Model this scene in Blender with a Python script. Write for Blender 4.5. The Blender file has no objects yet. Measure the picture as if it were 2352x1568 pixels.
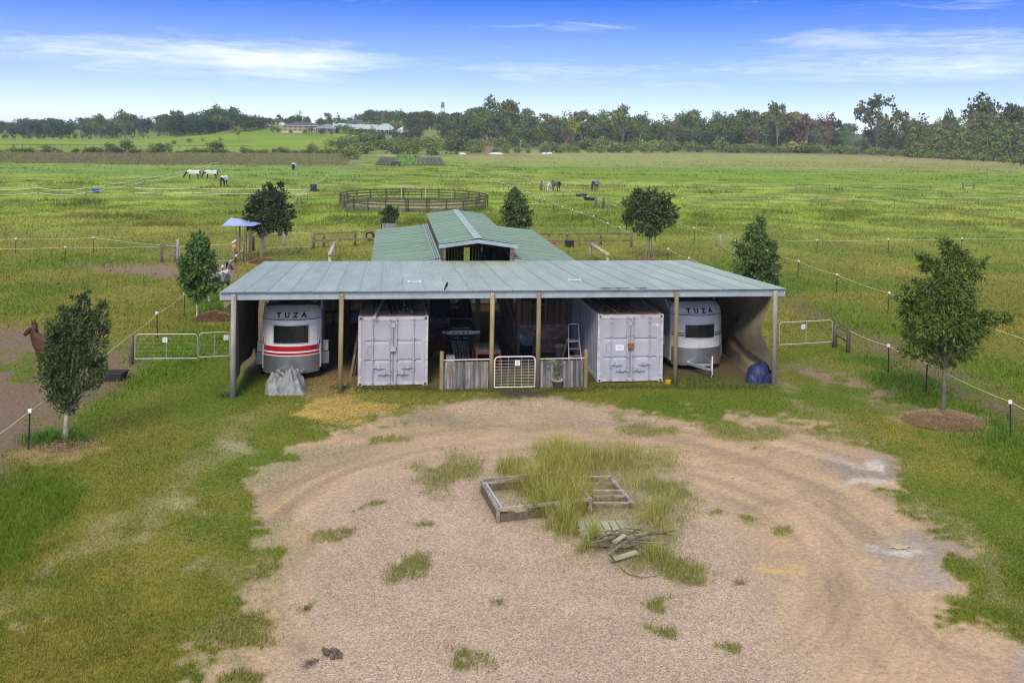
import bpy, bmesh, math, random
import numpy as np
from mathutils import Vector, Matrix
R = math.radians
random.seed(7)
rng = np.random.default_rng(7)
sc = bpy.context.scene
col = sc.collection

# ------------------------------------------------------------------ camera
YAW, PIT, ROL, FPX, PPY, H = R(7.42), 0.0206, 0.0162, 2153.8, 344.1, 9.075
FW = np.array([math.sin(YAW)*math.cos(PIT), math.cos(YAW)*math.cos(PIT), -math.sin(PIT)])
_r = np.array([math.cos(YAW), -math.sin(YAW), 0.0]); _u = np.cross(_r, FW)
RT = math.cos(ROL)*_r + math.sin(ROL)*_u
UP = -math.sin(ROL)*_r + math.cos(ROL)*_u
cam_data = bpy.data.cameras.new('camera'); cam = bpy.data.objects.new('camera', cam_data); col.objects.link(cam)
cam.matrix_world = Matrix(((RT[0], UP[0], -FW[0], 0), (RT[1], UP[1], -FW[1], 0), (RT[2], UP[2], -FW[2], H), (0, 0, 0, 1)))
cam_data.sensor_fit = 'HORIZONTAL'; cam_data.sensor_width = 36
cam_data.lens = FPX/2352*36
cam_data.shift_y = -(784-PPY)/2352
cam_data.clip_start = 0.2; cam_data.clip_end = 6000
sc.camera = cam

def ray(px, py):
    d = FW + (px-1176)/FPX*RT - (py-PPY)/FPX*UP
    return d
def at(px, py, z=0.0):
    """point of the place seen at photo position (px, py), at height z"""
    d = ray(px, py); t = (z-H)/d[2]
    return Vector((d[0]*t, d[1]*t, z))
def atY(px, py, Y):
    d = ray(px, py); t = Y/d[1]
    return Vector((d[0]*t, Y, H+d[2]*t))
def pix(x, y, z):
    dx, dy, dz = x, y, z-H
    w = dx*FW[0]+dy*FW[1]+dz*FW[2]
    w = np.where(np.abs(w) < .5, .5, w)
    return (1176+FPX*(dx*RT[0]+dy*RT[1]+dz*RT[2])/w, PPY-FPX*(dx*UP[0]+dy*UP[1]+dz*UP[2])/w, w)

# ------------------------------------------------------------------ sky and light
SUN_EL, SUN_AZ = R(42), R(198)          # sun behind the camera, a little to its left, veiled by high cloud
world = bpy.data.worlds.new("World"); sc.world = world; world.use_nodes = True
nt = world.node_tree; N = nt.nodes; L = nt.links; N.clear()
def wn(t, **k):
    n = N.new(t)
    for a, b in k.items(): setattr(n, a, b)
    return n
def wmath(op, a, b=None, clamp=False):
    n = wn('ShaderNodeMath', operation=op, use_clamp=clamp)
    for i, v in enumerate((a, b)):
        if v is None: continue
        if isinstance(v, (int, float)): n.inputs[i].default_value = v
        else: L.new(v, n.inputs[i])
    return n.outputs[0]
tc = wn('ShaderNodeTexCoord'); sep = wn('ShaderNodeSeparateXYZ'); L.new(tc.outputs['Generated'], sep.inputs[0])
# a clear, strongly coloured sky: the blue deepens quickly above the horizon
vz = wmath('MULTIPLY', sep.outputs[2], 4.2)
cmb = wn('ShaderNodeCombineXYZ'); L.new(sep.outputs[0], cmb.inputs[0]); L.new(sep.outputs[1], cmb.inputs[1]); L.new(vz, cmb.inputs[2])
nrm = wn('ShaderNodeVectorMath', operation='NORMALIZE'); L.new(cmb.outputs[0], nrm.inputs[0])
sky = wn('ShaderNodeTexSky', sky_type='NISHITA', sun_disc=False, sun_elevation=SUN_EL, sun_rotation=SUN_AZ, altitude=0, air_density=1.0, dust_density=0.6, ozone_density=3.0)
L.new(nrm.outputs[0], sky.inputs[0])
hs = wn('ShaderNodeHueSaturation'); hs.inputs['Hue'].default_value = .522; hs.inputs['Saturation'].default_value = 1.62; hs.inputs['Value'].default_value = 2.12; L.new(sky.outputs[0], hs.inputs['Color'])
# pale air near the horizon
hz = wmath('POWER', wmath('SUBTRACT', 1.0, wmath('MULTIPLY', wmath('MAXIMUM', sep.outputs[2], 0.0), 6.4), True), 1.35)
mix1 = wn('ShaderNodeMixRGB'); L.new(wmath('MULTIPLY', hz, .93), mix1.inputs[0]); L.new(hs.outputs[0], mix1.inputs[1]); mix1.inputs[2].default_value = (6.9, 7.4, 8.8, 1)
# thin cirrus drawn out along the horizon
mp = wn('ShaderNodeMapping'); mp.inputs['Scale'].default_value = (2.2, 2.2, 20.0); mp.inputs['Rotation'].default_value = (0, R(1.6), R(10)); L.new(tc.outputs['Generated'], mp.inputs[0])
n1 = wn('ShaderNodeTexNoise'); n1.inputs['Scale'].default_value = 1.7; n1.inputs['Detail'].default_value = 9; n1.inputs['Roughness'].default_value = .58; n1.inputs['Distortion'].default_value = .75
L.new(mp.outputs[0], n1.inputs[0])
mp2 = wn('ShaderNodeMapping'); mp2.inputs['Scale'].default_value = (7, 7, 62.0); mp2.inputs['Rotation'].default_value = (0, R(-3.0), R(10)); L.new(tc.outputs['Generated'], mp2.inputs[0])
n2 = wn('ShaderNodeTexNoise'); n2.inputs['Scale'].default_value = 2.2; n2.inputs['Detail'].default_value = 8; n2.inputs['Roughness'].default_value = .62; n2.inputs['Distortion'].default_value = 1.1
L.new(mp2.outputs[0], n2.inputs[0])
cov = None
for (px, py, sx, sz, amp) in ((560, 128, .13, .018, .31), (700, 150, .07, .015, .2), (90, 108, .10, .02, .2), (1330, 68, .08, .008, .2), (1260, 165, .10, .012, .21),
                              (1900, 92, .06, .012, .25), (2250, 92, .11, .012, .27), (1850, 158, .16, .016, .17), (2260, 150, .12, .014, .22), (2200, 12, .08, .006, .17)):
    d = ray(px, py); d = d/np.linalg.norm(d)
    az0 = math.atan2(d[0], d[1])
    az = wn('ShaderNodeMath', operation='ARCTAN2'); L.new(sep.outputs[0], az.inputs[0]); L.new(sep.outputs[1], az.inputs[1])
    ga = wmath('POWER', wmath('DIVIDE', wmath('SUBTRACT', az.outputs[0], az0), sx), 2.0)
    gz = wmath('POWER', wmath('ABSOLUTE', wmath('DIVIDE', wmath('SUBTRACT', sep.outputs[2], float(d[2])), sz)), 2.0)
    g = wmath('MULTIPLY', wmath('EXPONENT', wmath('MULTIPLY', wmath('ADD', ga, gz), -1.0)), amp)
    cov = g if cov is None else wmath('ADD', cov, g)
high = wmath('MULTIPLY', wmath('MULTIPLY', wmath('SUBTRACT', sep.outputs[2], .15), 3.0, True), .50)   # more of the same cirrus overhead
mixn = wmath('ADD', wmath('MULTIPLY', n1.outputs[0], .42), wmath('MULTIPLY', n2.outputs[0], .58))
cl = wmath('MULTIPLY', wmath('SUBTRACT', wmath('ADD', wmath('ADD', mixn, cov), high), .56), 2.0, True)
cl = wmath('POWER', cl, 1.3)
mix2 = wn('ShaderNodeMixRGB'); L.new(wmath('MULTIPLY', cl, .9), mix2.inputs[0]); L.new(mix1.outputs[0], mix2.inputs[1]); mix2.inputs[2].default_value = (9.6, 10.1, 10.9, 1)
bg = wn('ShaderNodeBackground'); bg.inputs[1].default_value = .085; L.new(mix2.outputs[0], bg.inputs[0])
wo = wn('ShaderNodeOutputWorld'); L.new(bg.outputs[0], wo.inputs[0])

sun_data = bpy.data.lights.new('sun', 'SUN'); sun = bpy.data.objects.new('sun', sun_data); col.objects.link(sun)
sun_data.energy = 1.5; sun_data.angle = R(18); sun_data.color = (1.0, .90, .72)
sd = Vector((math.sin(SUN_AZ)*math.cos(SUN_EL), math.cos(SUN_AZ)*math.cos(SUN_EL), math.sin(SUN_EL)))
sun.rotation_euler = sd.to_track_quat('Z', 'Y').to_euler()
sun.location = (0, -20, 60)
sc.view_settings.view_transform = 'Standard'; sc.view_settings.look = 'None'
sc.view_settings.exposure = 0.68; sc.view_settings.gamma = 1; sc.view_settings.use_curve_mapping = False
sc.render.engine = 'CYCLES'
sc.cycles.max_bounces = 6; sc.cycles.diffuse_bounces = 3; sc.cycles.glossy_bounces = 2; sc.cycles.transmission_bounces = 3
sc.cycles.transparent_max_bounces = 4; sc.cycles.volume_bounces = 0; sc.cycles.use_denoising = True; sc.cycles.denoiser = 'OPENIMAGEDENOISE'; sc.cycles.denoising_input_passes = 'RGB_ALBEDO_NORMAL'; sc.cycles.denoising_prefilter = 'NONE'; sc.cycles.use_adaptive_sampling = False; sc.cycles.pixel_filter_type = 'BLACKMAN_HARRIS'; sc.cycles.filter_width = 1.15
sc.cycles.caustics_reflective = False; sc.cycles.caustics_refractive = False

# ------------------------------------------------------------------ helpers
ORD = 'first second third fourth fifth sixth seventh eighth ninth tenth eleventh twelfth thirteenth fourteenth fifteenth sixteenth seventeenth eighteenth nineteenth twentieth twenty-first twenty-second twenty-third twenty-fourth twenty-fifth twenty-sixth twenty-seventh twenty-eighth twenty-ninth thirtieth'.split()
def tag(o, label=None, cat=None, group=None, kind=None):
    if label: o['label'] = label
    if cat: o['category'] = cat
    if group: o['group'] = group
    if kind: o['kind'] = kind
    return o
def empty(name, loc=(0, 0, 0), rz=0.0, label=None, cat=None, group=None):
    o = bpy.data.objects.new(name, None); col.objects.link(o); o.location = loc; o.rotation_euler = (0, 0, rz)
    o.empty_display_size = .3
    return tag(o, label, cat, group)
def link(name, me, m, parent=None, loc=None):
    o = bpy.data.objects.new(name, me); col.objects.link(o)
    if m is not None and not me.materials: me.materials.append(m)
    if parent: o.parent = parent
    if loc is not None: o.location = loc
    return o
class MB:
    def __init__(s): s.v = []; s.f = []
    def add(s, vs, fs):
        b = len(s.v); s.v.extend([tuple(p) for p in vs]); s.f.extend([tuple(i+b for i in f) for f in fs]); return s
    def box(s, x0, x1, y0, y1, z0, z1):
        return s.add([(x0,y0,z0),(x1,y0,z0),(x1,y1,z0),(x0,y1,z0),(x0,y0,z1),(x1,y0,z1),(x1,y1,z1),(x0,y1,z1)],
                     [(0,3,2,1),(4,5,6,7),(0,1,5,4),(1,2,6,5),(2,3,7,6),(3,0,4,7)])
    def beam(s, p, q, w, h=None, up=(0, 0, 1), w1=None):
        h = w if h is None else h; w1 = 1 if w1 is None else w1
        p = Vector(p); q = Vector(q); d = (q-p).normalized(); u = Vector(up)
        if abs(d.dot(u)) > .98: u = Vector((0, 1, 0))
        a = d.cross(u).normalized()*(w/2); b = a.cross(d).normalized()*(h/2)
        vs = []
        for c, k in ((p, 1), (q, w1)): vs += [c-a*k-b*k, c+a*k-b*k, c+a*k+b*k, c-a*k+b*k]
        return s.add(vs, [(0,3,2,1),(4,5,6,7),(0,1,5,4),(1,2,6,5),(2,3,7,6),(3,0,4,7)])
    def tube(s, pts, r, n=6, cap=True):
        pts = [Vector(p) for p in pts]; k = len(pts)
        rs = r if isinstance(r, (list, tuple)) else [r]*k
        vs = []; prev = None
        for i, p in enumerate(pts):
            d = (pts[min(i+1, k-1)]-pts[max(i-1, 0)])
            d = d.normalized() if d.length > 1e-9 else Vector((0, 0, 1))
            if prev is None:
                u = Vector((0, 0, 1)) if abs(d.z) < .9 else Vector((1, 0, 0))
                a = d.cross(u).normalized()
            else: a = (prev-d*prev.dot(d)).normalized()
            prev = a; b = d.cross(a)
            for j in range(n):
                t = 2*math.pi*j/n; vs.append(p+(a*math.cos(t)+b*math.sin(t))*rs[i])
        fs = [(i*n+j, i*n+(j+1) % n, (i+1)*n+(j+1) % n, (i+1)*n+j) for i in range(k-1) for j in range(n)]
        if cap: fs += [tuple(range(n-1, -1, -1)), tuple(range((k-1)*n, k*n))]
        return s.add(vs, fs)
    def lathe(s, prof, n=16, c=(0, 0, 0), sx=1, sy=1):
        vs = [(c[0]+r*sx*math.cos(2*math.pi*j/n), c[1]+r*sy*math.sin(2*math.pi*j/n), c[2]+z) for r, z in prof for j in range(n)]
        fs = [(i*n+j, i*n+(j+1) % n, (i+1)*n+(j+1) % n, (i+1)*n+j) for i in range(len(prof)-1) for j in range(n)]
        return s.add(vs, fs)
    def torus(s, c, R0, r, ax, n=20, m=8):
        ax = Vector(ax).normalized(); u = ax.orthogonal().normalized(); w = ax.cross(u); c = Vector(c); vs = []
        for i in range(n):
            t = 2*math.pi*i/n; d = u*math.cos(t)+w*math.sin(t)
            for j in range(m):
                q = 2*math.pi*j/m; vs.append(c+d*(R0+r*math.cos(q))+ax*(r*math.sin(q)))
        return s.add(vs, [(i*m+j, ((i+1) % n)*m+j, ((i+1) % n)*m+(j+1) % m, i*m+(j+1) % m) for i in range(n) for j in range(m)])
    def grid(s, f, nu, nv):
        vs = [f(i/nu, j/nv) for j in range(nv+1) for i in range(nu+1)]
        return s.add(vs, [(j*(nu+1)+i, j*(nu+1)+i+1, (j+1)*(nu+1)+i+1, (j+1)*(nu+1)+i) for j in range(nv) for i in range(nu)])
    def prism(s, poly, y0, y1):                    # poly in (x, z)
        n = len(poly); vs = [(x, y0, z) for x, z in poly]+[(x, y1, z) for x, z in poly]
        return s.add(vs, [tuple(range(n)), tuple(range(2*n-1, n-1, -1))]+[(i, i+n, (i+1) % n+n, (i+1) % n) for i in range(n)])
    def mesh(s, name, smooth=False):
        me = bpy.data.meshes.new(name); me.from_pydata(s.v, [], s.f); me.update()
        if smooth: me.polygons.foreach_set('use_smooth', [True]*len(me.polygons)); me.update()
        return me
    def build(s, name, m, parent=None, loc=None, smooth=False):
        return link(name, s.mesh(name, smooth), m, parent, loc)
def copy_tree(o, parent=None):
    c = o.copy(); col.objects.link(c)
    if parent is not None: c.parent = parent
    for ch in [k for k in col.objects if k.parent == o]: copy_tree(ch, c)
    return c
def text_mb(s, size, depth=.004, fat=0.0):
    cu = bpy.data.curves.new('lettering', 'FONT'); cu.body = s; cu.size = size; cu.align_x = 'CENTER'; cu.align_y = 'CENTER'; cu.extrude = depth; cu.resolution_u = 2; cu.offset = fat
    o = bpy.data.objects.new('lettering', cu); col.objects.link(o)
    bpy.context.view_layer.update()
    dg = bpy.context.evaluated_depsgraph_get(); me = bpy.data.meshes.new_from_object(o.evaluated_get(dg))
    mb = MB(); mb.add([v.co.copy() for v in me.vertices], [tuple(p.vertices) for p in me.polygons])
    bpy.data.objects.remove(o); bpy.data.curves.remove(cu); bpy.data.meshes.remove(me)
    return mb

def np_mesh(name, V, F, colr=None, smooth=False):
    """fast mesh from arrays: V (n,3), F (m,k); colr per vertex (n,3)"""
    me = bpy.data.meshes.new(name); n, (m, k) = len(V), F.shape
    me.vertices.add(n); me.vertices.foreach_set('co', np.ascontiguousarray(V, dtype=np.float32).ravel())
    me.loops.add(m*k); me.loops.foreach_set('vertex_index', np.ascontiguousarray(F, dtype=np.int32).ravel())
    me.polygons.add(m); me.polygons.foreach_set('loop_start', np.arange(0, m*k, k, dtype=np.int32))
    if smooth: me.polygons.foreach_set('use_smooth', np.ones(m, dtype=bool))
    if colr is not None:
        a = me.attributes.new('col', 'FLOAT_COLOR', 'POINT')
        a.data.foreach_set('color', np.concatenate([colr, np.ones((n, 1))], 1).astype(np.float32).ravel())
    me.update(calc_edges=True); me.validate()
    return me

# ------------------------------------------------------------------ noise
def _hash(ix, iy, s):
    h = (ix.astype(np.int64)*374761393 + iy.astype(np.int64)*668265263 + s*1442695041) & 0x7fffffff
    h = (h ^ (h >> 13))*1274126177 & 0x7fffffff
    return ((h ^ (h >> 16)) & 0xffff)/65535.0
def vnoise(x, y, s=0):
    x = np.asarray(x, float); y = np.asarray(y, float)
    ix = np.floor(x); iy = np.floor(y); fx = x-ix; fy = y-iy; fx = fx*fx*(3-2*fx); fy = fy*fy*(3-2*fy)
    a = _hash(ix, iy, s); b = _hash(ix+1, iy, s); c = _hash(ix, iy+1, s); d = _hash(ix+1, iy+1, s)
    return (a*(1-fx)+b*fx)*(1-fy)+(c*(1-fx)+d*fx)*fy
def fbm(x, y, s=0, o=4):
    t = 0; a = .5; f = 1
    for i in range(o): t = t+a*vnoise(x*f+17.3*i, y*f-9.1*i, s+i*7); a *= .5; f *= 2.03
    return t/(1-.5**o)
def ss(a, b, x):
    t = np.clip((x-a)/(b-a), 0, 1); return t*t*(3-2*t)
def sdpoly(px, py, poly):
    """signed distance (+ inside)"""
    P = np.array(poly, float); d2 = np.full(px.shape, 1e18); ins = np.zeros(px.shape, bool); n = len(P)
    for i in range(n):
        ax, ay = P[i]; bx, by = P[(i+1) % n]; ex, ey = bx-ax, by-ay
        t = np.clip(((px-ax)*ex+(py-ay)*ey)/(ex*ex+ey*ey+1e-9), 0, 1)
        d2 = np.minimum(d2, (px-ax-t*ex)**2+(py-ay-t*ey)**2)
        c = ((ay > py) != (by > py)) & (px < (bx-ax)*(py-ay)/(by-ay+1e-12)+ax); ins ^= c
    return np.sqrt(d2)*np.where(ins, 1, -1)

# ------------------------------------------------------------------ materials
def M(name, c, rough=.75, metal=0.0, var=.18, scale=2.0, bump=0.0, bscale=30.0, c2=None, c2scale=1.2, c2th=.55, c2w=.12, stretch=(1, 1, 1), coat=0.0, spec=.4):
    m = bpy.data.materials.new(name); m.use_nodes = True; t = m.node_tree; b = t.nodes['Principled BSDF']; ln = t.links
    b.inputs['Roughness'].default_value = rough; b.inputs['Metallic'].default_value = metal; b.inputs['Specular IOR Level'].default_value = spec
    if coat: b.inputs['Coat Weight'].default_value = coat
    g = t.nodes.new('ShaderNodeTexCoord'); mp = t.nodes.new('ShaderNodeMapping'); mp.inputs['Scale'].default_value = stretch; ln.new(g.outputs['Object'], mp.inputs[0])
    oi = t.nodes.new('ShaderNodeObjectInfo'); ad = t.nodes.new('ShaderNodeVectorMath'); ad.operation = 'MULTIPLY_ADD'
    ln.new(oi.outputs['Random'], ad.inputs[0]); ad.inputs[1].default_value = (37, 91, 53); ln.new(mp.outputs[0], ad.inputs[2])
    n = t.nodes.new('ShaderNodeTexNoise'); n.inputs['Scale'].default_value = scale; n.inputs['Detail'].default_value = 6; n.inputs['Roughness'].default_value = .6; ln.new(ad.outputs[0], n.inputs[0])
    mr = t.nodes.new('ShaderNodeMapRange'); mr.inputs[1].default_value = .3; mr.inputs[2].default_value = .7; mr.inputs[3].default_value = 1-var; mr.inputs[4].default_value = 1+var; ln.new(n.outputs[0], mr.inputs[0])
    rv = t.nodes.new('ShaderNodeMapRange'); rv.inputs[3].default_value = 1-var*.6; rv.inputs[4].default_value = 1+var*.6; ln.new(oi.outputs['Random'], rv.inputs[0])
    mm = t.nodes.new('ShaderNodeMath'); mm.operation = 'MULTIPLY'; ln.new(mr.outputs[0], mm.inputs[0]); ln.new(rv.outputs[0], mm.inputs[1])
    base = t.nodes.new('ShaderNodeRGB'); base.outputs[0].default_value = (*c, 1); cur = base.outputs[0]
    if c2:
        n2 = t.nodes.new('ShaderNodeTexNoise'); n2.inputs['Scale'].default_value = c2scale; n2.inputs['Detail'].default_value = 7; n2.inputs['Roughness'].default_value = .65; ln.new(ad.outputs[0], n2.inputs[0])
        r2 = t.nodes.new('ShaderNodeMapRange'); r2.inputs[1].default_value = c2th-c2w; r2.inputs[2].default_value = c2th+c2w; ln.new(n2.outputs[0], r2.inputs[0])
        mx = t.nodes.new('ShaderNodeMixRGB'); ln.new(r2.outputs[0], mx.inputs[0]); ln.new(cur, mx.inputs[1]); mx.inputs[2].default_value = (*c2, 1); cur = mx.outputs[0]
    mu = t.nodes.new('ShaderNodeVectorMath'); mu.operation = 'SCALE'; ln.new(cur, mu.inputs[0]); ln.new(mm.outputs[0], mu.inputs['Scale']); ln.new(mu.outputs[0], b.inputs['Base Color'])
    if bump:
        n3 = t.nodes.new('ShaderNodeTexNoise'); n3.inputs['Scale'].default_value = bscale; n3.inputs['Detail'].default_value = 4; ln.new(mp.outputs[0], n3.inputs[0])
        bp = t.nodes.new('ShaderNodeBump'); bp.inputs['Strength'].default_value = bump; bp.inputs['Distance'].default_value = .03; ln.new(n3.outputs[0], bp.inputs['Height']); ln.new(bp.outputs[0], b.inputs['Normal'])
    return m
def attr_mat(name, rough=.8, trans=0.0, fine=0.0, fscale=20, orand=0.0, spec=.25):
    """colour comes from the mesh's own colour attribute (leaf, blade, stone by stone)"""
    m = bpy.data.materials.new(name); m.use_nodes = True; t = m.node_tree; b = t.nodes['Principled BSDF']; ln = t.links
    b.inputs['Roughness'].default_value = rough; b.inputs['Specular IOR Level'].default_value = spec
    a = t.nodes.new('ShaderNodeAttribute'); a.attribute_name = 'col'; cur = a.outputs['Color']
    if orand:
        oi = t.nodes.new('ShaderNodeObjectInfo'); h = t.nodes.new('ShaderNodeHueSaturation')
        r1 = t.nodes.new('ShaderNodeMapRange'); r1.inputs[3].default_value = 1-orand; r1.inputs[4].default_value = 1+orand; ln.new(oi.outputs['Random'], r1.inputs[0])
        w = t.nodes.new('ShaderNodeTexWhiteNoise'); w.noise_dimensions = '1D'; ln.new(oi.outputs['Random'], w.inputs['W'])
        r2 = t.nodes.new('ShaderNodeMapRange'); r2.inputs[3].default_value = .5-orand*.06; r2.inputs[4].default_value = .5+orand*.05; ln.new(w.outputs['Value'], r2.inputs[0])
        ln.new(r1.outputs[0], h.inputs['Value']); ln.new(r2.outputs[0], h.inputs['Hue']); ln.new(cur, h.inputs['Color']); cur = h.outputs[0]
    ln.new(cur, b.inputs['Base Color'])
    if trans:
        tr = t.nodes.new('ShaderNodeBsdfTranslucent'); ln.new(cur, tr.inputs[0]); mx = t.nodes.new('ShaderNodeMixShader'); mx.inputs[0].default_value = trans
        ln.new(b.outputs[0], mx.inputs[1]); ln.new(tr.outputs[0], mx.inputs[2]); ln.new(mx.outputs[0], t.nodes['Material Output'].inputs[0])
    return m
m_post = M('treated_pine', (.30, .235, .12), .85, var=.3, scale=6, bump=.3, bscale=40, c2=(.20, .145, .075), stretch=(1, 1, .15))
m_greypost = M('weathered_post', (.36, .33, .28), .9, var=.25, scale=5, c2=(.22, .2, .16), stretch=(1, 1, .2))
m_grey_wood = M('grey_boards', (.25, .235, .225), .9, var=.45, scale=4, bump=.4, bscale=30, c2=(.11, .1, .095), c2scale=2.5, stretch=(3, 3, .3))
m_darkwood = M('dark_boards', (.125, .097, .068), .9, var=.4, scale=4, bump=.3, stretch=(3, 3, .3))
m_brownwood = M('brown_timber', (.15, .105, .07), .9, var=.35, scale=4, c2=(.25, .2, .15), c2scale=3)
m_rail = M('old_rails', (.15, .13, .085), .9, var=.3, scale=3, c2=(.22, .21, .1), c2scale=1.5)
m_log = M('stripped_log', (.42, .37, .25), .85, var=.25, scale=4, c2=(.28, .24, .15))
m_steel = M('galvanised_steel', (.62, .63, .63), .45, .6, var=.1)
m_whitemetal = M('white_metal', (.78, .77, .73), .5, 0, var=.08)
m_gategrey = M('gate_zinc', (.47, .49, .47), .5, .3, var=.1)
m_picket = M('star_picket', (.045, .03, .025), .7, var=.2)
m_cap = M('white_cap', (.85, .84, .78), .5, var=.03)
m_rope = M('electric_rope', (.62, .6, .40), .7, var=.05)
m_tape = M('white_tape', (.82, .82, .76), .6, var=.05)
m_black = M('black_plastic', (.02, .02, .024), .5, var=.2)
m_rubber = M('rubber', (.022, .022, .024), .8, var=.2)
m_sign = M('white_sign', (.8, .8, .83), .5, var=.04)
m_ink = M('dark_ink', (.03, .03, .035), .6, var=.02)
# ------------------------------------------------------------------ terrain
def terrain(x, y):
    x = np.asarray(x, float); y = np.asarray(y, float)
    d = x*FW[0]+y*FW[1]; lat = x*RT[0]+y*RT[1]
    px = 1176+FPX*lat/np.maximum(d, 5)
    A = .06+.94*ss(270, 600, px)
    st = 375+70*ss(900, 1300, px)-55*ss(2000, 2352, px)
    h = A*9.0*ss(0, 1, (d-st)/260)
    h = h+2.2*A*np.exp(-((px-690)/170)**2)*np.exp(-((d-560)/90)**2)
    h = h+(9.6-7.4*A)*ss(650, 1040, d)
    h = h+.5*(fbm(x/60, y/60, 3, 3)-.5)*ss(150, 400, d)
    h = h-.22*ss(-3.6, -6.5, x)*ss(27, 31, y)*ss(40, 35, y)      # the yard falls away a little at the shed's left end
    return h
def T1(x, y): return float(terrain(np.array([x]), np.array([y]))[0])
def atg(px, py):
    """where the line of sight at (px, py) meets the terrain"""
    d = ray(px, py); d = d/np.dot(d, FW)
    D = np.concatenate([np.arange(10, 120, .25), np.arange(120, 1800, 1.0)])
    z = H+d[2]*D; t = terrain(d[0]*D, d[1]*D); k = np.argmax(z <= t)
    if k == 0: k = len(D)-1
    a = D[k-1]; b = D[k]
    for _ in range(18):
        m = (a+b)/2
        if H+d[2]*m <= T1(d[0]*m, d[1]*m): b = m
        else: a = m
    return Vector((d[0]*b, d[1]*b, T1(d[0]*b, d[1]*b)))
def pos(px, D):
    d = ray(px, 300); d = d/np.dot(d, FW); x, y = d[0]*D, d[1]*D
    return Vector((x, y, T1(x, y)))
def depth(p): return p[0]*FW[0]+p[1]*FW[1]

LUSH = np.array([.06, .125, .006]); GRN = np.array([.098, .136, .012]); OLV = np.array([.148, .155, .020]); DRY = np.array([.235, .195, .036])
BRN = np.array([.20, .135, .085]); TAN = np.array([.41, .28, .16]); GRV = np.array([.44, .32, .215]); STRAW = np.array([.46, .33, .09]); DARK = np.array([.045, .035, .028])
P_GRAVEL = [(440, 1575), (452, 1525), (520, 1490), (560, 1420), (525, 1365), (600, 1320), (612, 1230), (560, 1150), (590, 1095), (655, 1035), (760, 1000), (870, 970), (960, 940), (1085, 921), (1210, 926), (1310, 922),
            (1400, 945), (1560, 958), (1650, 985), (1730, 1003), (1700, 960), (1760, 955), (1900, 985), (2000, 1032), (2060, 1085), (2105, 1160), (2190, 1250), (2130, 1295), (2200, 1365), (2270, 1415), (2370, 1490),
            (2700, 1800), (3600, 4500), (-400, 4500), (250, 2300)]
P_COARSE = [(680, 1570), (720, 1400), (760, 1260), (740, 1180), (820, 1120), (940, 1070), (1100, 1045), (1300, 1040), (1480, 1070), (1600, 1130), (1700, 1230), (1780, 1380), (1850, 1568), (1900, 2600), (350, 2600)]
P_ISLAND = [(1125, 1095), (1225, 1040), (1300, 1028), (1420, 1025), (1500, 1060), (1570, 1130), (1580, 1200), (1560, 1240), (1590, 1315), (1480, 1312), (1420, 1290), (1330, 1270), (1310, 1200), (1240, 1180), (1200, 1195), (1160, 1150)]
P_WEED = [(918, 1080), (985, 1048), (1098, 1050), (1088, 1085), (1030, 1100), (1068, 1140), (1000, 1145), (945, 1108)]
P_DIRTL = [(-300, 720), (0, 745), (120, 770), (260, 800), (330, 815), (300, 850), (230, 905), (170, 940), (120, 985), (60, 1045), (-60, 1110), (-300, 1250)]
P_DIRTM = [(190, 612), (420, 606), (540, 606), (560, 625), (520, 648), (440, 645), (330, 632)]
P_TRACK = [(1790, 690), (1830, 690), (1960, 745), (2080, 800), (2250, 870), (2360, 935), (2500, 1000), (2500, 1060), (2360, 985), (2200, 905), (2080, 850), (1990, 800), (1890, 740)]
P_TRACK2 = [(1780, 840), (1870, 840), (1990, 870), (2090, 925), (2060, 940), (1950, 905), (1850, 870)]
P_STRAW = [(690, 945), (730, 925), (800, 918), (905, 935), (870, 955), (790, 968), (740, 972)]
P_LUSH = [[(310, 815), (460, 750), (530, 750), (530, 800), (420, 850), (280, 920), (200, 975), (130, 1000), (230, 900)], [(1960, 810), (2030, 830), (2150, 880), (2360, 990), (2500, 1060), (2500, 1200), (2360, 1110), (2200, 1000), (2040, 890)],
          [(1800, 680), (1900, 700), (2050, 740), (2100, 800), (1990, 770), (1880, 725)], [(-100, 1060), (60, 1075), (170, 1100), (190, 1180), (80, 1280), (-100, 1330)], [(430, 700), (520, 640), (545, 690), (505, 740), (420, 745)],
          [(80, 582), (330, 588), (370, 600), (300, 612), (60, 606)], [(2120, 800), (2360, 840), (2500, 900), (2500, 960), (2300, 900), (2150, 850)]]
P_FLOOR = [(540, 850), (600, 690), (1575, 690), (1775, 850), (1780, 880), (1560, 868), (1240, 872), (1000, 880), (840, 868), (700, 872)]

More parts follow.
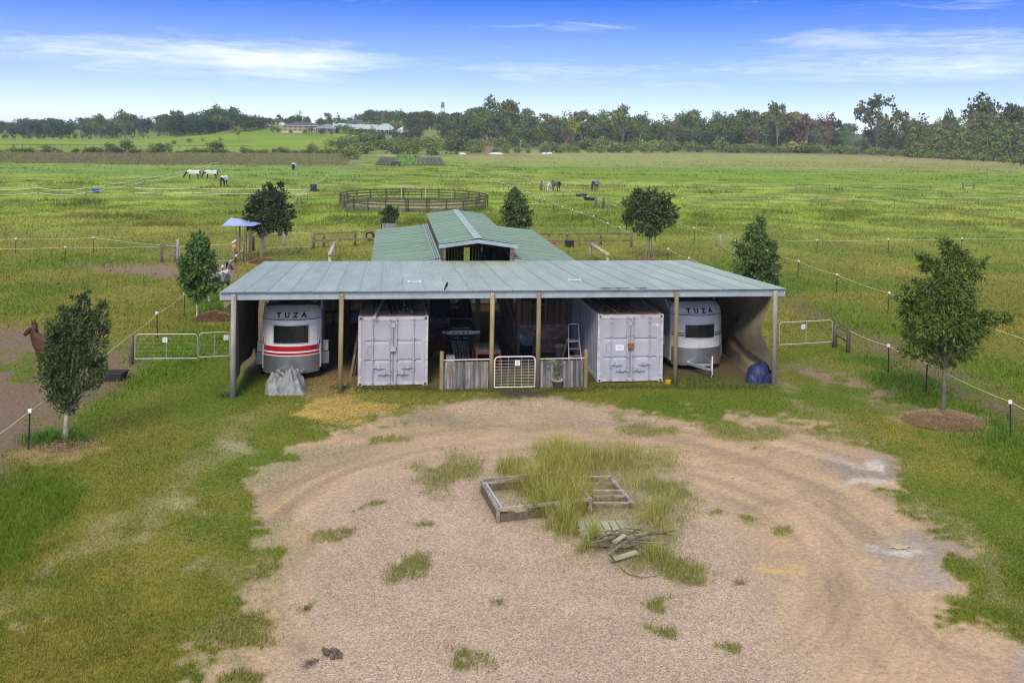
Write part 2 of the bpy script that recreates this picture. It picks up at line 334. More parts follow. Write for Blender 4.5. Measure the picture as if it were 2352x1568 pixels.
def ground_state(x, y):
    wx = x+.9*(fbm(x*.9, y*.9, 11, 4)-.5)*2.0; wy = y+.9*(fbm(x*.9+40, y*.9, 12, 4)-.5)*2.0
    k = ss(8, 14, np.hypot(x, y))
    z = terrain(x, y)
    px, py, w = pix(wx*k+x*(1-k), wy*k+y*(1-k), z)
    front = w > 4
    px = np.where(front, px, 1200); py = np.where(front, py, 4000)
    w = np.maximum(w, 2); mpp = w/FPX
    hy = 296+(px-938)*math.tan(ROL)
    n1 = fbm(x/9, y/9, 21); n2 = fbm(x/2.6, y/2.6, 22); n3 = fbm(x/.7, y/.7, 23, 3); n4 = fbm(x/15, y/13, 24, 4)
    far = ss(50, 120, w)
    # near lawn against pasture
    a = ss(.28, .52, n1*.45+n2*.55)[:, None]
    c = GRN*(1-a)+OLV*a
    b = ss(.47, .66, fbm(x/5+9, y/5, 26)*.6+n3*.4)[:, None]; c = c*(1-b*.55)+DRY*b*.55
    b = ss(.54, .70, fbm(x/6-5, y/6+3, 27)*.8+n3*.2)[:, None]; c = c*(1-b*.5)+LUSH*b*.5
    # pasture: broad drifts of green and yellow green
    pc = np.array([.22, .275, .04]); pd = np.array([.168, .235, .026]); py_ = np.array([.285, .29, .06])
    a = ss(.40, .66, n4)[:, None]; q = pc*(1-a)+pd*a
    a = ss(.52, .70, fbm(x/30+3, y/24, 28, 3)*.7+n2*.3)[:, None]; q = q*(1-a*.6)+py_*a*.6
    q = q*(.70+.60*ss(.3, .7, fbm(x/3.4, y/3.4, 29, 4)))[:, None]
    c = c*(1-far[:, None])+q*far[:, None]
    grass = np.ones(len(x)); hgt = .05+.08*ss(36, 46, w)+.12*far
    def paint(mask, colr, kill=1.0):
        nonlocal c, grass
        c = c*(1-mask[:, None])+np.asarray(colr)*mask[:, None]; grass = grass*(1-mask*kill)
    def pm(poly, soft=.5, grow=0.0): return ss(-soft, soft, sdpoly(px, py, poly)*mpp*1.6+grow)
    for P in P_LUSH:
        paint(pm(P, .8)*(.4+.5*n3), LUSH*1.25, 0); hgt = hgt+pm(P, .8)*.09
    paint(pm(P_DIRTL, .9)*ss(.28, .5, n2*.5+n3*.5), BRN*(.85), .9)
    paint(pm(P_DIRTM, .5), BRN*1.05, .9)
    paint(pm(P_TRACK, .9)*ss(.3, .55, n2*.6+n3*.4)*.85, BRN*.72, .75)
    paint(pm(P_TRACK2, .5)*ss(.35, .55, n3)*.9, BRN*1.25, .8)
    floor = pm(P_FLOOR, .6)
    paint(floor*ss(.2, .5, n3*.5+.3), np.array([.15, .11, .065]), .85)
    m = pm([(715, 868), (800, 845), (835, 850), (820, 905), (700, 930), (690, 900)], .5); paint(m*.8, np.array([.27, .19, .085]), .5)
    m = ss(.35, .62, pm(P_STRAW, .7)*.7+n3*.4); paint(m*.85, STRAW, .8)
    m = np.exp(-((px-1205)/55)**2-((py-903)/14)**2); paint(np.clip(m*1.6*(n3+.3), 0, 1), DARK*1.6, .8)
    # mulch rings and bare edges round the young trees
    for (mx, my, rr) in ((2170, 967, 1.7), (150, 1030, 1.3), (490, 735, 1.2), (605, 605, 1.1), (1480, 602, 1.6)):
        p = at(mx, my); dd = np.hypot(wx-p.x, wy-p.y); paint(ss(rr, rr*.45, dd+1.3*(n3-.5))*.7, np.array([.33, .225, .11]), .7)
    for P in ([(0, 1380), (180, 1270), (370, 1130), (520, 1000), (600, 940), (620, 950), (545, 1015), (400, 1150), (210, 1295), (0, 1420)], [(1790, 850), (1860, 930), (1980, 985), (2080, 1040), (2060, 1050), (1960, 1000), (1830, 935), (1770, 860)], [(2140, 1150), (2260, 1290), (2370, 1390), (2370, 1430), (2240, 1310), (2120, 1170)]):
        paint(pm(P, .5)*ss(.3, .55, n3*.6+n2*.4)*.6, np.array([.27, .235, .11]), .4)
    # pale scuffs in the lawn on the left
    for (mx, my, sx, sy) in ((540, 1028, 40, 12), (420, 1165, 60, 30), (470, 1290, 60, 26), (330, 1225, 30, 18), (500, 1320, 40, 22), (390, 1300, 45, 12), (90, 1430, 20, 10), (580, 1370, 40, 20)):
        m = np.exp(-((px-mx)/sx)**2-((py-my)/sy)**2); paint(np.clip(m*1.5*ss(.4, .62, n3*.75+n2*.25), 0, 1)*.6, np.array([.36, .31, .18]), .55)
    # yard
    wx = wx+.7*(fbm(x*2.7, y*2.7, 13, 3)-.5)*2; ragg = 1.7*(fbm(x*1.5, y*1.5, 14, 5)-.5)+1.0*(fbm(x*5, y*5, 15, 2)-.5); g = ss(-.3, .3, sdpoly(px, py, P_GRAVEL)*mpp*1.6+ragg); gp = ss(-.05, .25, sdpoly(px, py, P_GRAVEL)*mpp*1.6)
    cs = pm(P_COARSE, 1.3); ctr = at(1330, 1250); rr = np.hypot(x-ctr.x, y-ctr.y); th = np.arctan2(y-ctr.y, x-ctr.x)
    streak = fbm(rr*2.6, th*3.0, 31, 4)
    tan = TAN*(.78+.5*streak)[:, None]
    tn = ss(.5, .75, fbm(rr*3.1+8, th*2.0, 32, 3))[:, None]; tan = tan*(1-tn*.6)+np.array([.24, .165, .105])*tn*.6
    sdg = sdpoly(px, py, P_GRAVEL)*mpp*1.6+.5*(fbm(x*.6, y*.6, 34, 3)-.5)
    for o_, w_, k_ in ((1.1, .16, .42), (1.5, .1, .25), (2.75, .18, .38), (3.2, .1, .22), (4.4, .22, .2)):
        m = np.exp(-((sdg-o_)/w_)**2)*k_*ss(.3, .6, fbm(th*5+o_, rr*.3, 35, 3))*(py < 1560); tan = tan*(1-m[:, None])+np.array([.21, .15, .095])*m[:, None]
    gc = GRV*(.85+.3*fbm(rr*1.4+3, th*4, 33, 4))[:, None]
    yc = tan*(1-cs[:, None])+gc*cs[:, None]
    c = c*(1-g[:, None])+yc*g[:, None]; grass = grass*(1-np.clip(g*1.15, 0, 1))
    thinb = ss(-.2, .1, sdpoly(px, py, P_GRAVEL)*mpp*1.6+ragg)*ss(1.9, .2, sdpoly(px, py, P_GRAVEL)*mpp*1.6)*ss(1500, 1150, px)*ss(.3, .6, n2*.4+n3*.6)*(py < 1700)*.75
    c = c*(1-thinb[:, None])+np.array([.26, .235, .12])*thinb[:, None]
    isl = pm(P_ISLAND, .9)*.8; thin = ss(.42, .6, n3*.6+n2*.4)
    c = c*(1-(isl*.75)[:, None])+np.array([.19, .19, .085])*(isl*.75)[:, None]
    wd = np.maximum(pm(P_WEED, .35)*ss(.3, .5, n3), 0)
    # stray weeds in the gravel
    spots = ((952, 1217, .28), (957, 1303, .55), (740, 1238, .5), (1480, 1392, .3), (1590, 1345, .4), (1705, 1350, .22), (1500, 1462, .3), (1060, 1510, .45), (575, 1543, .4), (560, 1310, .7), (590, 1450, .5), (1730, 1195, .35), (1775, 1212, .25), (1640, 1180, .3),
             (1560, 1312, .8), (1520, 1300, .8), (1120, 1390, .16), (850, 1165, .2), (1680, 1490, .3), (520, 1440, .5), (700, 1400, .2), (1450, 1080, .6), (1530, 1120, .8), (1480, 985, .9), (1700, 990, 1.2), (1760, 995, .8), (1890, 1000, .8), (880, 1010, .5))
    for (mx, my, rr_) in spots:
        p = at(mx, my); dd = np.hypot((wx*.6+x*.4-p.x)*.8, (wy*.6+y*.4-p.y)); wd = np.maximum(wd, ss(rr_, rr_*.45, dd)*ss(.25, .5, n3+.1))
    c = c*(1-(wd*.85)[:, None])+np.array([.17, .165, .045])*(wd*.85)[:, None]
    wd = wd*g; rim = ss(-.2, .1, sdpoly(px, py, P_GRAVEL)*mpp*1.6)*ss(1.6, .5, sdpoly(px, py, P_GRAVEL)*mpp*1.6)*ss(980, 930, py)*ss(1000, 1060, px)*.8; c = c*(1-rim[:, None])+GRV*rim[:, None]
    # clay stains where water stands on the track
    for (mx, my, sx, sy, cc) in ((1985, 1075, 60, 26, (.25, .20, .155)), (1958, 1060, 24, 9, (.52, .46, .38)), (1982, 1104, 44, 7, (.50, .43, .34)), (2080, 1255, 90, 26, (.27, .215, .165)), (2040, 1252, 34, 10, (.52, .46, .37)), (2090, 1310, 50, 40, (.33, .26, .20)), (2325, 1530, 50, 22, (.33, .26, .21)),
                                 (1010, 965, 80, 10, (.26, .2, .13)), (1395, 967, 90, 8, (.3, .23, .16)), (1780, 1318, 18, 7, (.55, .36, .12)), (765, 1502, 18, 12, (.05, .035, .025))):
        m = np.clip(np.exp(-((px-mx)/sx)**2-((py-my)/sy)**2)*1.5*(.5+n3*.9), 0, .85)*g; c = c*(1-m[:, None])+np.array(cc)*m[:, None]
    # the far fields
    sel = ss(150, 175, w)
    yy = py-hy
    def band(m, colr, var=.25, kill=0.0): paint(np.clip(m, 0, 1)*sel, np.asarray(colr)*1.0*(1-var+2*var*(.6*fbm(x/14, y/7, 41, 4)+.4*fbm(x/40, y/30, 42, 4)))[:, None], kill)
    left = ss(880, 760, px); right = ss(1020, 1090, px)
    band(right*ss(68, 82, yy)*ss(118, 104, yy)*ss(1200, 1300, px)*.9, (.175, .255, .022))
    band(right*ss(86, 70, yy)*.85, (.27, .275, .085))
    band(right*ss(64, 52, yy)*ss(1850, 2000, px), (.29, .235, .09))
    band(right*ss(62, 54, yy)*ss(1250, 1150, px), (.22, .17, .085))
    band(left*ss(84, 92, yy)*ss(150, 120, yy)*.7, (.17, .26, .045))
    band(left*ss(93, 86, yy)*ss(62-.013*px, 69-.013*px, yy), (.2, .17, .08))
    band(left*ss(69-.013*px, 63-.013*px, yy)*ss(10, 16, yy), (.185, .26, .022), .4)
    band(ss(820, 640, px)*ss(300, 520, px)*ss(54, 46, yy)*ss(0, 6, yy), (.175, .255, .014), .5)
    band(ss(820, 900, px)*ss(1060, 1000, px)*ss(64, 56, yy), (.18, .2, .06))
    band(ss(1100, 1200, px)*ss(48, 38, yy), (.09, .11, .045))
    return c, np.clip(np.maximum(grass, thinb*.45), 0, 1), hgt, g*cs, g, isl, wd, px, py, w

# the sheet itself: polar rows round the camera, fine where the yard is
rows = [0.0, 3, 6, 9]; r = 11.0
while r < 1120: rows.append(r); r *= 1.0078 if r < 120 else (1.011 if r < 700 else 1.03)
rows = np.array(rows)
fine = np.linspace(-44, 44, 400); ang = np.concatenate([np.linspace(-180, -48, 22), fine, np.linspace(48, 176, 21)])
ar = np.radians(ang)+YAW
RR, AA = np.meshgrid(rows, ar, indexing='ij')
gx = (RR*np.sin(AA)).ravel(); gy = (RR*np.cos(AA)).ravel(); gz = terrain(gx, gy)
gst = ground_state(gx, gy)
near_b = ss(60, 30, RR.ravel())
gz = gz + near_b*.03*(fbm(gx/1.3, gy/1.3, 51, 3)-.5)*(1-.5*gst[4])
nr, na = RR.shape
ii, jj = np.meshgrid(np.arange(nr-1), np.arange(na), indexing='ij'); j2 = (jj+1) % na
F = np.stack([ii*na+jj, (ii+1)*na+jj, (ii+1)*na+j2, ii*na+j2], -1).reshape(-1, 4)
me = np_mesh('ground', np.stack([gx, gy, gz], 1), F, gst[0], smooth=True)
for nm, arr in (('coarse', gst[3]), ('yard', gst[4])):
    a = me.attributes.new(nm, 'FLOAT', 'POINT'); a.data.foreach_set('value', arr.astype(np.float32))
mg = bpy.data.materials.new('ground'); mg.use_nodes = True; t = mg.node_tree; ln = t.links; b = t.nodes['Principled BSDF']
b.inputs['Roughness'].default_value = .95; b.inputs['Specular IOR Level'].default_value = .15
def gn(tp, **k):
    n = t.nodes.new(tp)
    for a_, v in k.items(): setattr(n, a_, v)
    return n
def gattr(nm): n = gn('ShaderNodeAttribute'); n.attribute_name = nm; return n
def gmath(op, a_, b_=None, cl=False):
    n = gn('ShaderNodeMath', operation=op, use_clamp=cl)
    for i, v in enumerate((a_, b_)):
        if v is None: continue
        if isinstance(v, (int, float)): n.inputs[i].default_value = v
        else: ln.new(v, n.inputs[i])
    return n.outputs[0]
geo = gn('ShaderNodeNewGeometry')
vo = gn('ShaderNodeTexVoronoi'); vo.inputs['Scale'].default_value = 40; ln.new(geo.outputs['Position'], vo.inputs['Vector'])
vs_ = gn('ShaderNodeSeparateColor'); ln.new(vo.outputs['Color'], vs_.inputs[0])
vo2 = gn('ShaderNodeTexVoronoi'); vo2.inputs['Scale'].default_value = 11; ln.new(geo.outputs['Position'], vo2.inputs['Vector'])
vs2 = gn('ShaderNodeSeparateColor'); ln.new(vo2.outputs['Color'], vs2.inputs[0])
st1 = gn('ShaderNodeMapRange'); st1.inputs[3].default_value = .42; st1.inputs[4].default_value = 1.62; ln.new(vs_.outputs[0], st1.inputs[0])
st2 = gn('ShaderNodeMapRange'); st2.inputs[3].default_value = .9; st2.inputs[4].default_value = 1.1; ln.new(vs2.outputs[1], st2.inputs[0])
stone = gmath('MULTIPLY', st1.outputs[0], st2.outputs[0])
nz = gn('ShaderNodeTexNoise'); nz.inputs['Scale'].default_value = 9; nz.inputs['Detail'].default_value = 8; nz.inputs['Roughness'].default_value = .7; ln.new(geo.outputs['Position'], nz.inputs[0])
nzr = gn('ShaderNodeMapRange'); nzr.inputs[1].default_value = .3; nzr.inputs[2].default_value = .7; nzr.inputs[3].default_value = .62; nzr.inputs[4].default_value = 1.38; ln.new(nz.outputs[0], nzr.inputs[0])
cs_ = gattr('coarse'); yd = gattr('yard')
f1 = gn('ShaderNodeMix'); ln.new(gmath('ADD', gmath('MULTIPLY', cs_.outputs['Fac'], .42), gmath('MULTIPLY', yd.outputs['Fac'], .22)), f1.inputs[0]); ln.new(nzr.outputs[0], f1.inputs[2]); ln.new(stone, f1.inputs[3])
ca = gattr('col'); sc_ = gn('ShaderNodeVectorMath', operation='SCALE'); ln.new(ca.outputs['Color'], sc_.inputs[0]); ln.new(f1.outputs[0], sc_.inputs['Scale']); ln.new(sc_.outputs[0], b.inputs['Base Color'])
bp = gn('ShaderNodeBump'); bp.inputs['Strength'].default_value = .55; bp.inputs['Distance'].default_value = .04
hgt_ = gmath('ADD', gmath('MULTIPLY', vo.outputs['Distance'], gmath('MULTIPLY', cs_.outputs['Fac'], 1.6)), nz.outputs[0]); ln.new(hgt_, bp.inputs['Height']); ln.new(bp.outputs[0], b.inputs['Normal'])
ground = link('ground', me, mg); tag(ground, 'flat paddock ground with a gravel turning circle, grass and bare earth', kind='structure')
# ------------------------------------------------------------------ the open shed
SX0, SX1, SY0, SY1, ZF, ZB = -5.61, 14.36, 32.53, 43.84, 3.46, 2.90
m_roof = M('green_roof_sheet', (.345, .405, .30), .42, .2, var=.10, scale=.9, c2=(.42, .455, .375), c2scale=.45, c2th=.5, c2w=.2, stretch=(2.2, .45, 1))
m_roof2 = M('barn_roof_sheet', (.165, .25, .175), .45, .2, var=.08, scale=.9, c2=(.2, .28, .2), c2scale=.5)
m_flash = M('roof_flashing', (.32, .41, .32), .45, .2, var=.06)
m_beam = M('painted_beam', (.36, .42, .44), .6, var=.12, scale=4, c2=(.29, .34, .36))
m_paleb = M('pale_boards', (.46, .44, .42), .9, var=.25, scale=3)
m_cloth = M('shade_cloth', (.24, .195, .115), .95, var=.25, scale=2.5, bump=.3, bscale=60)
shed = empty('open_shed', (SX0, SY0, 0), label='long open fronted shed with pale green corrugated roof on timber posts', cat='shed')
def sheet_mesh(width, waves, length, z0, z1, amp=.016, seg=6, th=0):
    mb = MB(); n = waves*seg
    mb.grid(lambda u, v: (u*width, v*length, z0+(z1-z0)*v+amp*math.cos(2*math.pi*waves*u)), n, 1)
    return mb.mesh('roof_sheet', True)
NS = 26; sw = (SX1-SX0)/NS
shm = sheet_mesh(sw+.02, 10, SY1-SY0+.15, ZF, ZB)
for i in range(NS):
    o = link('roof_sheet', shm, m_roof, shed, (i*sw, -.10, .008+(i % 2)*.004))
    o.rotation_euler = (0, 0, 0)
# front beam, posts, rafters and purlins under the sheets
MB().box(-.02, SX1-SX0+.02, .02, .075, ZF-.27, ZF-.02).build('front_beam', m_beam, shed)
MB().box(0, SX1-SX0, SY1-SY0-.05, SY1-SY0, ZB-.22, ZB-.02).build('rear_beam', m_beam, shed)
pf = []
for px, py, d in ((534.5, 903, .19), (781.6, 889, .17), (1128, 887, .17), (1234.5, 887.5, .17), (1550, 886.5, .17), (1776, 886, .18)):
    x = at(px, py).x*(SY0-.06)/at(px, py).y; zg = T1(x, SY0)
    pf.append(x)
    p = MB().tube([(x-SX0, -.07, zg-.3), (x-SX0, -.07, 1.7), (x-SX0, -.07, ZF-.05)], [d/2, d/2*.96, d/2*.93], 12).build('post', m_greypost if px in (534.5, 1776) else m_post, shed, smooth=True)
    for k in (.09, .19): MB().tube([(x-SX0+.02, -.07-d/2-.012, ZF-k-.02), (x-SX0+.02, -.07-d/2+.03, ZF-k-.02)], .022, 6).build('bolt', m_steel, p)
for x in pf:
    x -= SX0
    MB().beam((x, .08, ZF-.17), (x, SY1-SY0-.06, ZB-.13), .07, .2).build('rafter', m_darkwood, shed)
    for yy in (5.5, SY1-SY0-.3):
        z = ZF-.2+(ZB-ZF)*yy/(SY1-SY0)
        MB().tube([(x, yy, -.2), (x, yy, z)], .075, 8).build('rear_post', m_darkwood, shed)
for k in range(9):
    yy = .5+k*1.28; z = ZF+(ZB-ZF)*yy/(SY1-SY0)-.055
    MB().box(.02, SX1-SX0-.02, yy, yy+.05, z-.07, z).build('purlin', m_darkwood, shed)
mb = MB(); mb.prism([(.1, ZF-.27), (.45, ZF-.27), (.45, ZF-.3), (.18, ZF-.52), (.1, ZF-.52)], .085, .12); mb.build('corner_brace', m_post, shed)
# board screens added along the rear to darken the bays beside the barn
for xa, xb in ((.1, 4.05), (15.9, 19.8)):
    mb = MB(); n = int((xb-xa)/.15)
    for i in range(n):
        w = (xb-xa)/n; mb.box(xa+i*w, xa+i*w+w*.94, SY1-SY0-.5-.01*(i % 2), SY1-SY0-.47, .05, ZB-.12)
    mb.build('added_rear_screen', m_darkwood, shed)
# odd sheets of tin and leaf litter lying on the roof
def on_roof(px, py):
    p = at(px, py, 3.2)
    for _ in range(4): p = at(px, py, ZF+(ZB-ZF)*(p.y-SY0)/(SY1-SY0)+.03)
    return p
m_tin = M('bleached_bracket', (.7, .74, .72), .5, .3, var=.1)
for (px, py, lb) in ((952, 649, 'pale curled scrap of plastic lying on the shed roof left of its middle'), (1319, 645, 'pale curled scrap of plastic lying on the shed roof right of its middle')):
    p = on_roof(px, py); mb = MB()
    mb.grid(lambda u, v: ((u-.5)*.46, (v-.5)*.10+.03*math.sin(u*3.1), .03+.05*abs(u-.5)*2*(u-.5)**2*4+.015*math.sin(v*3)), 8, 2)
    mb.box(-.25, -.19, -.05, .04, 0, .075).box(.18, .25, -.05, .03, 0, .07)
    tag(mb.build('roof_scrap', m_tin, None, p), lb, 'scrap', 'scraps on the shed roof')
p = on_roof(1430, 663); mb = MB()
for k in range(26):
    x = random.uniform(-.8, .8); mb.beam((x-.12, random.uniform(-.05, .12), random.uniform(.01, .035)), (x+.14, random.uniform(-.05, .12), random.uniform(.01, .04)), .022, .012)
tag(mb.build('dry_twigs', m_rail, None, p), 'line of dry twigs caught at the front edge of the shed roof', 'twigs', kind='stuff')
# bird on the roof edge
def bird(px, py, lb, s=1.0):
    p = on_roof(px, py); b = MB()
    b.lathe([(0, -.09), (.03, -.06), (.048, 0), (.042, .05), (.03, .085), (.033, .11), (.025, .14), (0, .155)], 10)
    o = b.build('bird', m_black, None, (p.x, p.y, p.z+.12), smooth=True); o.scale = (s, s, s); o.rotation_euler = (R(25), 0, R(40))
    MB().beam((0, .02, -.07), (0, .04, -.2), .05, .012).build('tail', m_black, o)
    MB().beam((.01, 0, -.06), (.01, -.02, -.16), .01).build('leg', m_black, o); MB().beam((-.015, 0, -.06), (-.015, -.02, -.16), .01).build('leg', m_black, o)
    MB().tube([(0, -.02, .12), (0, -.07, .11)], [.012, .002], 5).build('beak', m_black, o)
    tag(o, lb, 'bird')
bird(1025, 664, 'small black bird perched near the front edge of the shed roof')
# ------------------------------------------------------------------ shade cloths at both ends
def cloth(name, lab, x, y0, y1, z0f, sag, seed, lean=.0, droop=0):
    mb = MB()
    def f(u, v):
        yy = y0+(y1-y0)*u
        zt = 3.2-.3*u; zb = z0f(u); z = zb+(zt-zb)*v
        w = .16*math.sin(u*9+v*3+seed)*(1-v)*.6+.10*math.sin(u*4.3+seed*2)*math.sin(v*3.1)+.05*math.sin(u*23+v*5)
        w += droop*(math.exp(-((v-.15-.55*(u-.1))/.05)**2)*.3+.22*math.sin((u*1.2+v)*7)*math.sin(math.pi*min(1, max(0, v))))
        return (x+w+lean*(1-v), yy, z)
    mb.grid(f, 60, 50)
    o = mb.build(name, m_cloth, None, None, True); tag(o, lab, 'shade cloth', 'shade cloths closing the shed ends')
    return o
c1 = cloth('shade_cloth', 'brown shade cloth hung along the open left end of the shed', SX0+.32, SY0+.1, SY0+7.2, lambda u: -.1+.5*u, .1, 1.0)
c2 = cloth('shade_cloth', 'brown sagging shade cloth hung along the right end of the shed', SX1-.42, SY0+.1, SY0+8.5, lambda u: -.02+.1*u, .1, 2.2, -.25, 1.0)
MB().tube([(SX1-.52-.05*math.sin(t*3), SY0+.2+7*t, 1.55+.75*t+.3*(t-.5)**2-.35*math.sin(t*3.14)) for t in [k/14 for k in range(15)]], .03, 6).build('hem', m_cloth, c2)
# ------------------------------------------------------------------ the barn behind
p0 = at(1096, 549, 3.9); p1 = at(1048, 482.6, 3.9)
BX = (p0.x+p1.x)/2; BY0 = max(p0.y, SY1+.25); BY1 = p1.y; CW = 1.72; OW = 5.05
ZA, ZE, ZI, ZO = 3.9, 3.64, 2.96, 2.62
barn = empty('stable_barn', (BX, BY0, 0), label='green roofed stable barn with a raised centre aisle behind the open shed', cat='barn')
BL = BY1-BY0; nb = int(round(BL/.762)); bw = BL/nb
def slope_sheet(xa, za, xb, zb, width):
    mb = MB(); w = width+.02
    mb.grid(lambda u, v: (xa+(xb-xa)*v, u*w, za+(zb-za)*v+.012*math.cos(2*math.pi*10*u)), 60, 1)
    return mb.mesh('roof_sheet', True)
for (xa, za, xb, zb, nm) in ((-CW+.1, ZI, -OW, ZO, 0), (CW-.1, ZI, OW, ZO, 1), (0, ZA, -CW-.14, ZE, 2), (0, ZA, CW+.14, ZE, 3)):
    sm = slope_sheet(xa, za, xb, zb, bw)
    for i in range(nb): link('roof_sheet', sm, m_roof2, barn, (0, i*bw, .008+.004*(i % 2)))
mb = MB()
for s in (-1, 1): mb.add([(0, -.03, ZA+.045), (s*.2, -.03, ZA+.022), (s*.2, BL+.03, ZA+.022), (0, BL+.03, ZA+.045)], [(0, 1, 2, 3)])
mb.build('ridge_cap', m_flash, barn)
for s in (-1, 1):
    mb = MB()
    for k, (xa, xb) in enumerate(((.0, .09), (.13, .2), (.24, .33))):
        zz = lambda q: ZI+(ZO-ZI)*(q/(OW-CW+.1))+.03
        mb.add([(s*(CW+.02+xa), -.02, zz(xa)), (s*(CW+.02+xb), -.02, zz(xb)), (s*(CW+.02+xb), BL, zz(xb)), (s*(CW+.02+xa), BL, zz(xa)), (s*(CW+.02+(xa+xb)/2), -.02, zz(xa)+.03), (s*(CW+.02+(xa+xb)/2), BL, zz(xa)+.03)], [(0, 4, 5, 3), (4, 1, 2, 5)])
    mb.build('flashing', m_flash, barn)
    MB().box(min(s*CW, s*(CW-.05)), max(s*CW, s*(CW-.05)), 0, BL, ZI-.1, ZE-.03).build('clerestory_wall', m_darkwood, barn)
    MB().add([(s*(CW+.02), -.015, ZI-.16), (s*OW, -.015, ZO-.16), (s*OW, -.015, ZO-.01), (s*(CW+.02), -.015, ZI-.01), (s*(CW+.02), .03, ZI-.16), (s*OW, .03, ZO-.16), (s*OW, .03, ZO-.01), (s*(CW+.02), .03, ZI-.01)], [(0,1,2,3),(4,7,6,5),(0,4,5,1),(1,5,6,2),(2,6,7,3),(3,7,4,0)]).build('barge_board', m_beam, barn)
    MB().add([(0, -.04, ZA-.19), (s*(CW+.16), -.04, ZE-.19), (s*(CW+.16), -.04, ZE-.015), (0, -.04, ZA-.015), (0, .01, ZA-.19), (s*(CW+.16), .01, ZE-.19), (s*(CW+.16), .01, ZE-.015), (0, .01, ZA-.015)], [(0,1,2,3),(4,7,6,5),(0,4,5,1),(1,5,6,2),(2,6,7,3),(3,7,4,0)]).build('gable_board', m_beam, barn)
    for yy in (.12, BL/2, BL-.12): MB().box(s*(CW-.1)-.08, s*(CW-.1)+.08, yy-.08, yy+.08, -.1, ZE-.05).build('aisle_post', m_brownwood, barn)
    # outer wall of upright boards
    n = int(BL/.19)
    mb = MB()
    for i in range(n): mb.box(s*(OW-.25)-.012, s*(OW-.25)+.012, i*BL/n, i*BL/n+.175, 0, ZO-.05)
    mb.build('side_wall', m_grey_wood, barn)
    # loose-box fronts along the aisle
    for k in range(7):
        mb = MB(); mb.box(s*(CW-.1)-.018, s*(CW-.1)+.018, .3, BL-.2, .08+k*.19, .08+k*.19+.175); mb.build('stall_board', m_darkwood, barn)
mb = MB()
for k in range(4): mb.box(-CW, CW, BL*.2*(k+1), BL*.2*(k+1)+.06, 3.1, 3.24)
mb.build('tie_beam', m_darkwood, barn)
for s in (-1, 1):
    n = 15
    for i in range(n):
        xa = CW+.05+(OW-.3-CW)*i/n
        MB().box(min(s*xa, s*(xa+.2)), max(s*xa, s*(xa+.2)), BL-.1, BL-.07, 0, 2.5).build('rear_board', m_grey_wood, barn)
mb = MB(); nb_ = 18
for k in range(nb_):
    x = -CW+2*CW*k/nb_
    if 12 <= k <= 13: continue
    mb.box(x+.005, x+2*CW/nb_-.005, BL-.14, BL-.11, .05, ZE+.2*(1-abs(x+CW/nb_)/CW)-.05)
mb.build('added_aisle_screen', m_darkwood, barn)  # boards added across the aisle's far end to keep the gable opening dark
pw = empty('pale_board_wall', (atY(975, 700, 48.5).x, 48.5, 0), 0, 'pale grey board wall glimpsed at the back of the barn aisle', 'wall'); wl = atY(1190, 700, 48.5).x-atY(975, 700, 48.5).x
for k in range(22):
    if k in (3, 9, 17): continue
    MB().box(k*wl/22+.005, (k+1)*wl/22-.008, 0, .025, .05, 1.9).build('board', m_paleb, pw)
# strap lying on the left roof plane
for (px, py, L_) in ((967, 569, .75), (972, 557-1, .5)):
    p = at(px, py, 2.85); mb = MB(); mb.grid(lambda u, v: ((u-.5)*L_, (v-.5)*.10+.12*u, .07+.04*math.sin(u*6)), 8, 1)
    tag(mb.build('roof_strip', m_tin, None, (p.x, p.y, 2.83)), 'pale loose strip of tin curling on the left barn roof, ' + ('the longer one' if L_ > .6 else 'the shorter one near the step'), 'strip')
# ------------------------------------------------------------------ shipping containers
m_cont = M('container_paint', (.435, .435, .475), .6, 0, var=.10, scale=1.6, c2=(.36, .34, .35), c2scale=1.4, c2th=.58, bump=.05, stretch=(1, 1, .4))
m_cont_side = M('container_side', (.27, .28, .34), .65, 0, var=.14, scale=2, c2=(.2, .2, .24), c2scale=1.0)  # darker, bluer copy of the door paint: the sides' dim light put into colour
m_cont_top = M('container_roof', (.30, .23, .17), .8, 0, var=.25, scale=3, c2=(.16, .1, .07), c2scale=1.6)
m_cont_frame = M('container_frame', (.50, .49, .5), .65, 0, var=.16, scale=3, c2=(.34, .25, .19), c2scale=2.2, c2th=.62)
m_rust = M('rust', (.3, .12, .04), .85, var=.3, scale=8)
def rib_sheet(f, n, amp):
    """trapezoid corrugation along u"""
    mb = MB(); us = []
    for i in range(n):
        for a, b in ((0, 0), (.35, 0), (.5, 1), (.85, 1)): us.append(((i+a)/n, b))
    us.append((1, 0)); vs = [f(u, d*amp, v) for v in (0, 1) for u, d in us]; k = len(us)
    return mb.add(vs, [(i, i+1, k+i+1, k+i) for i in range(k-1)])
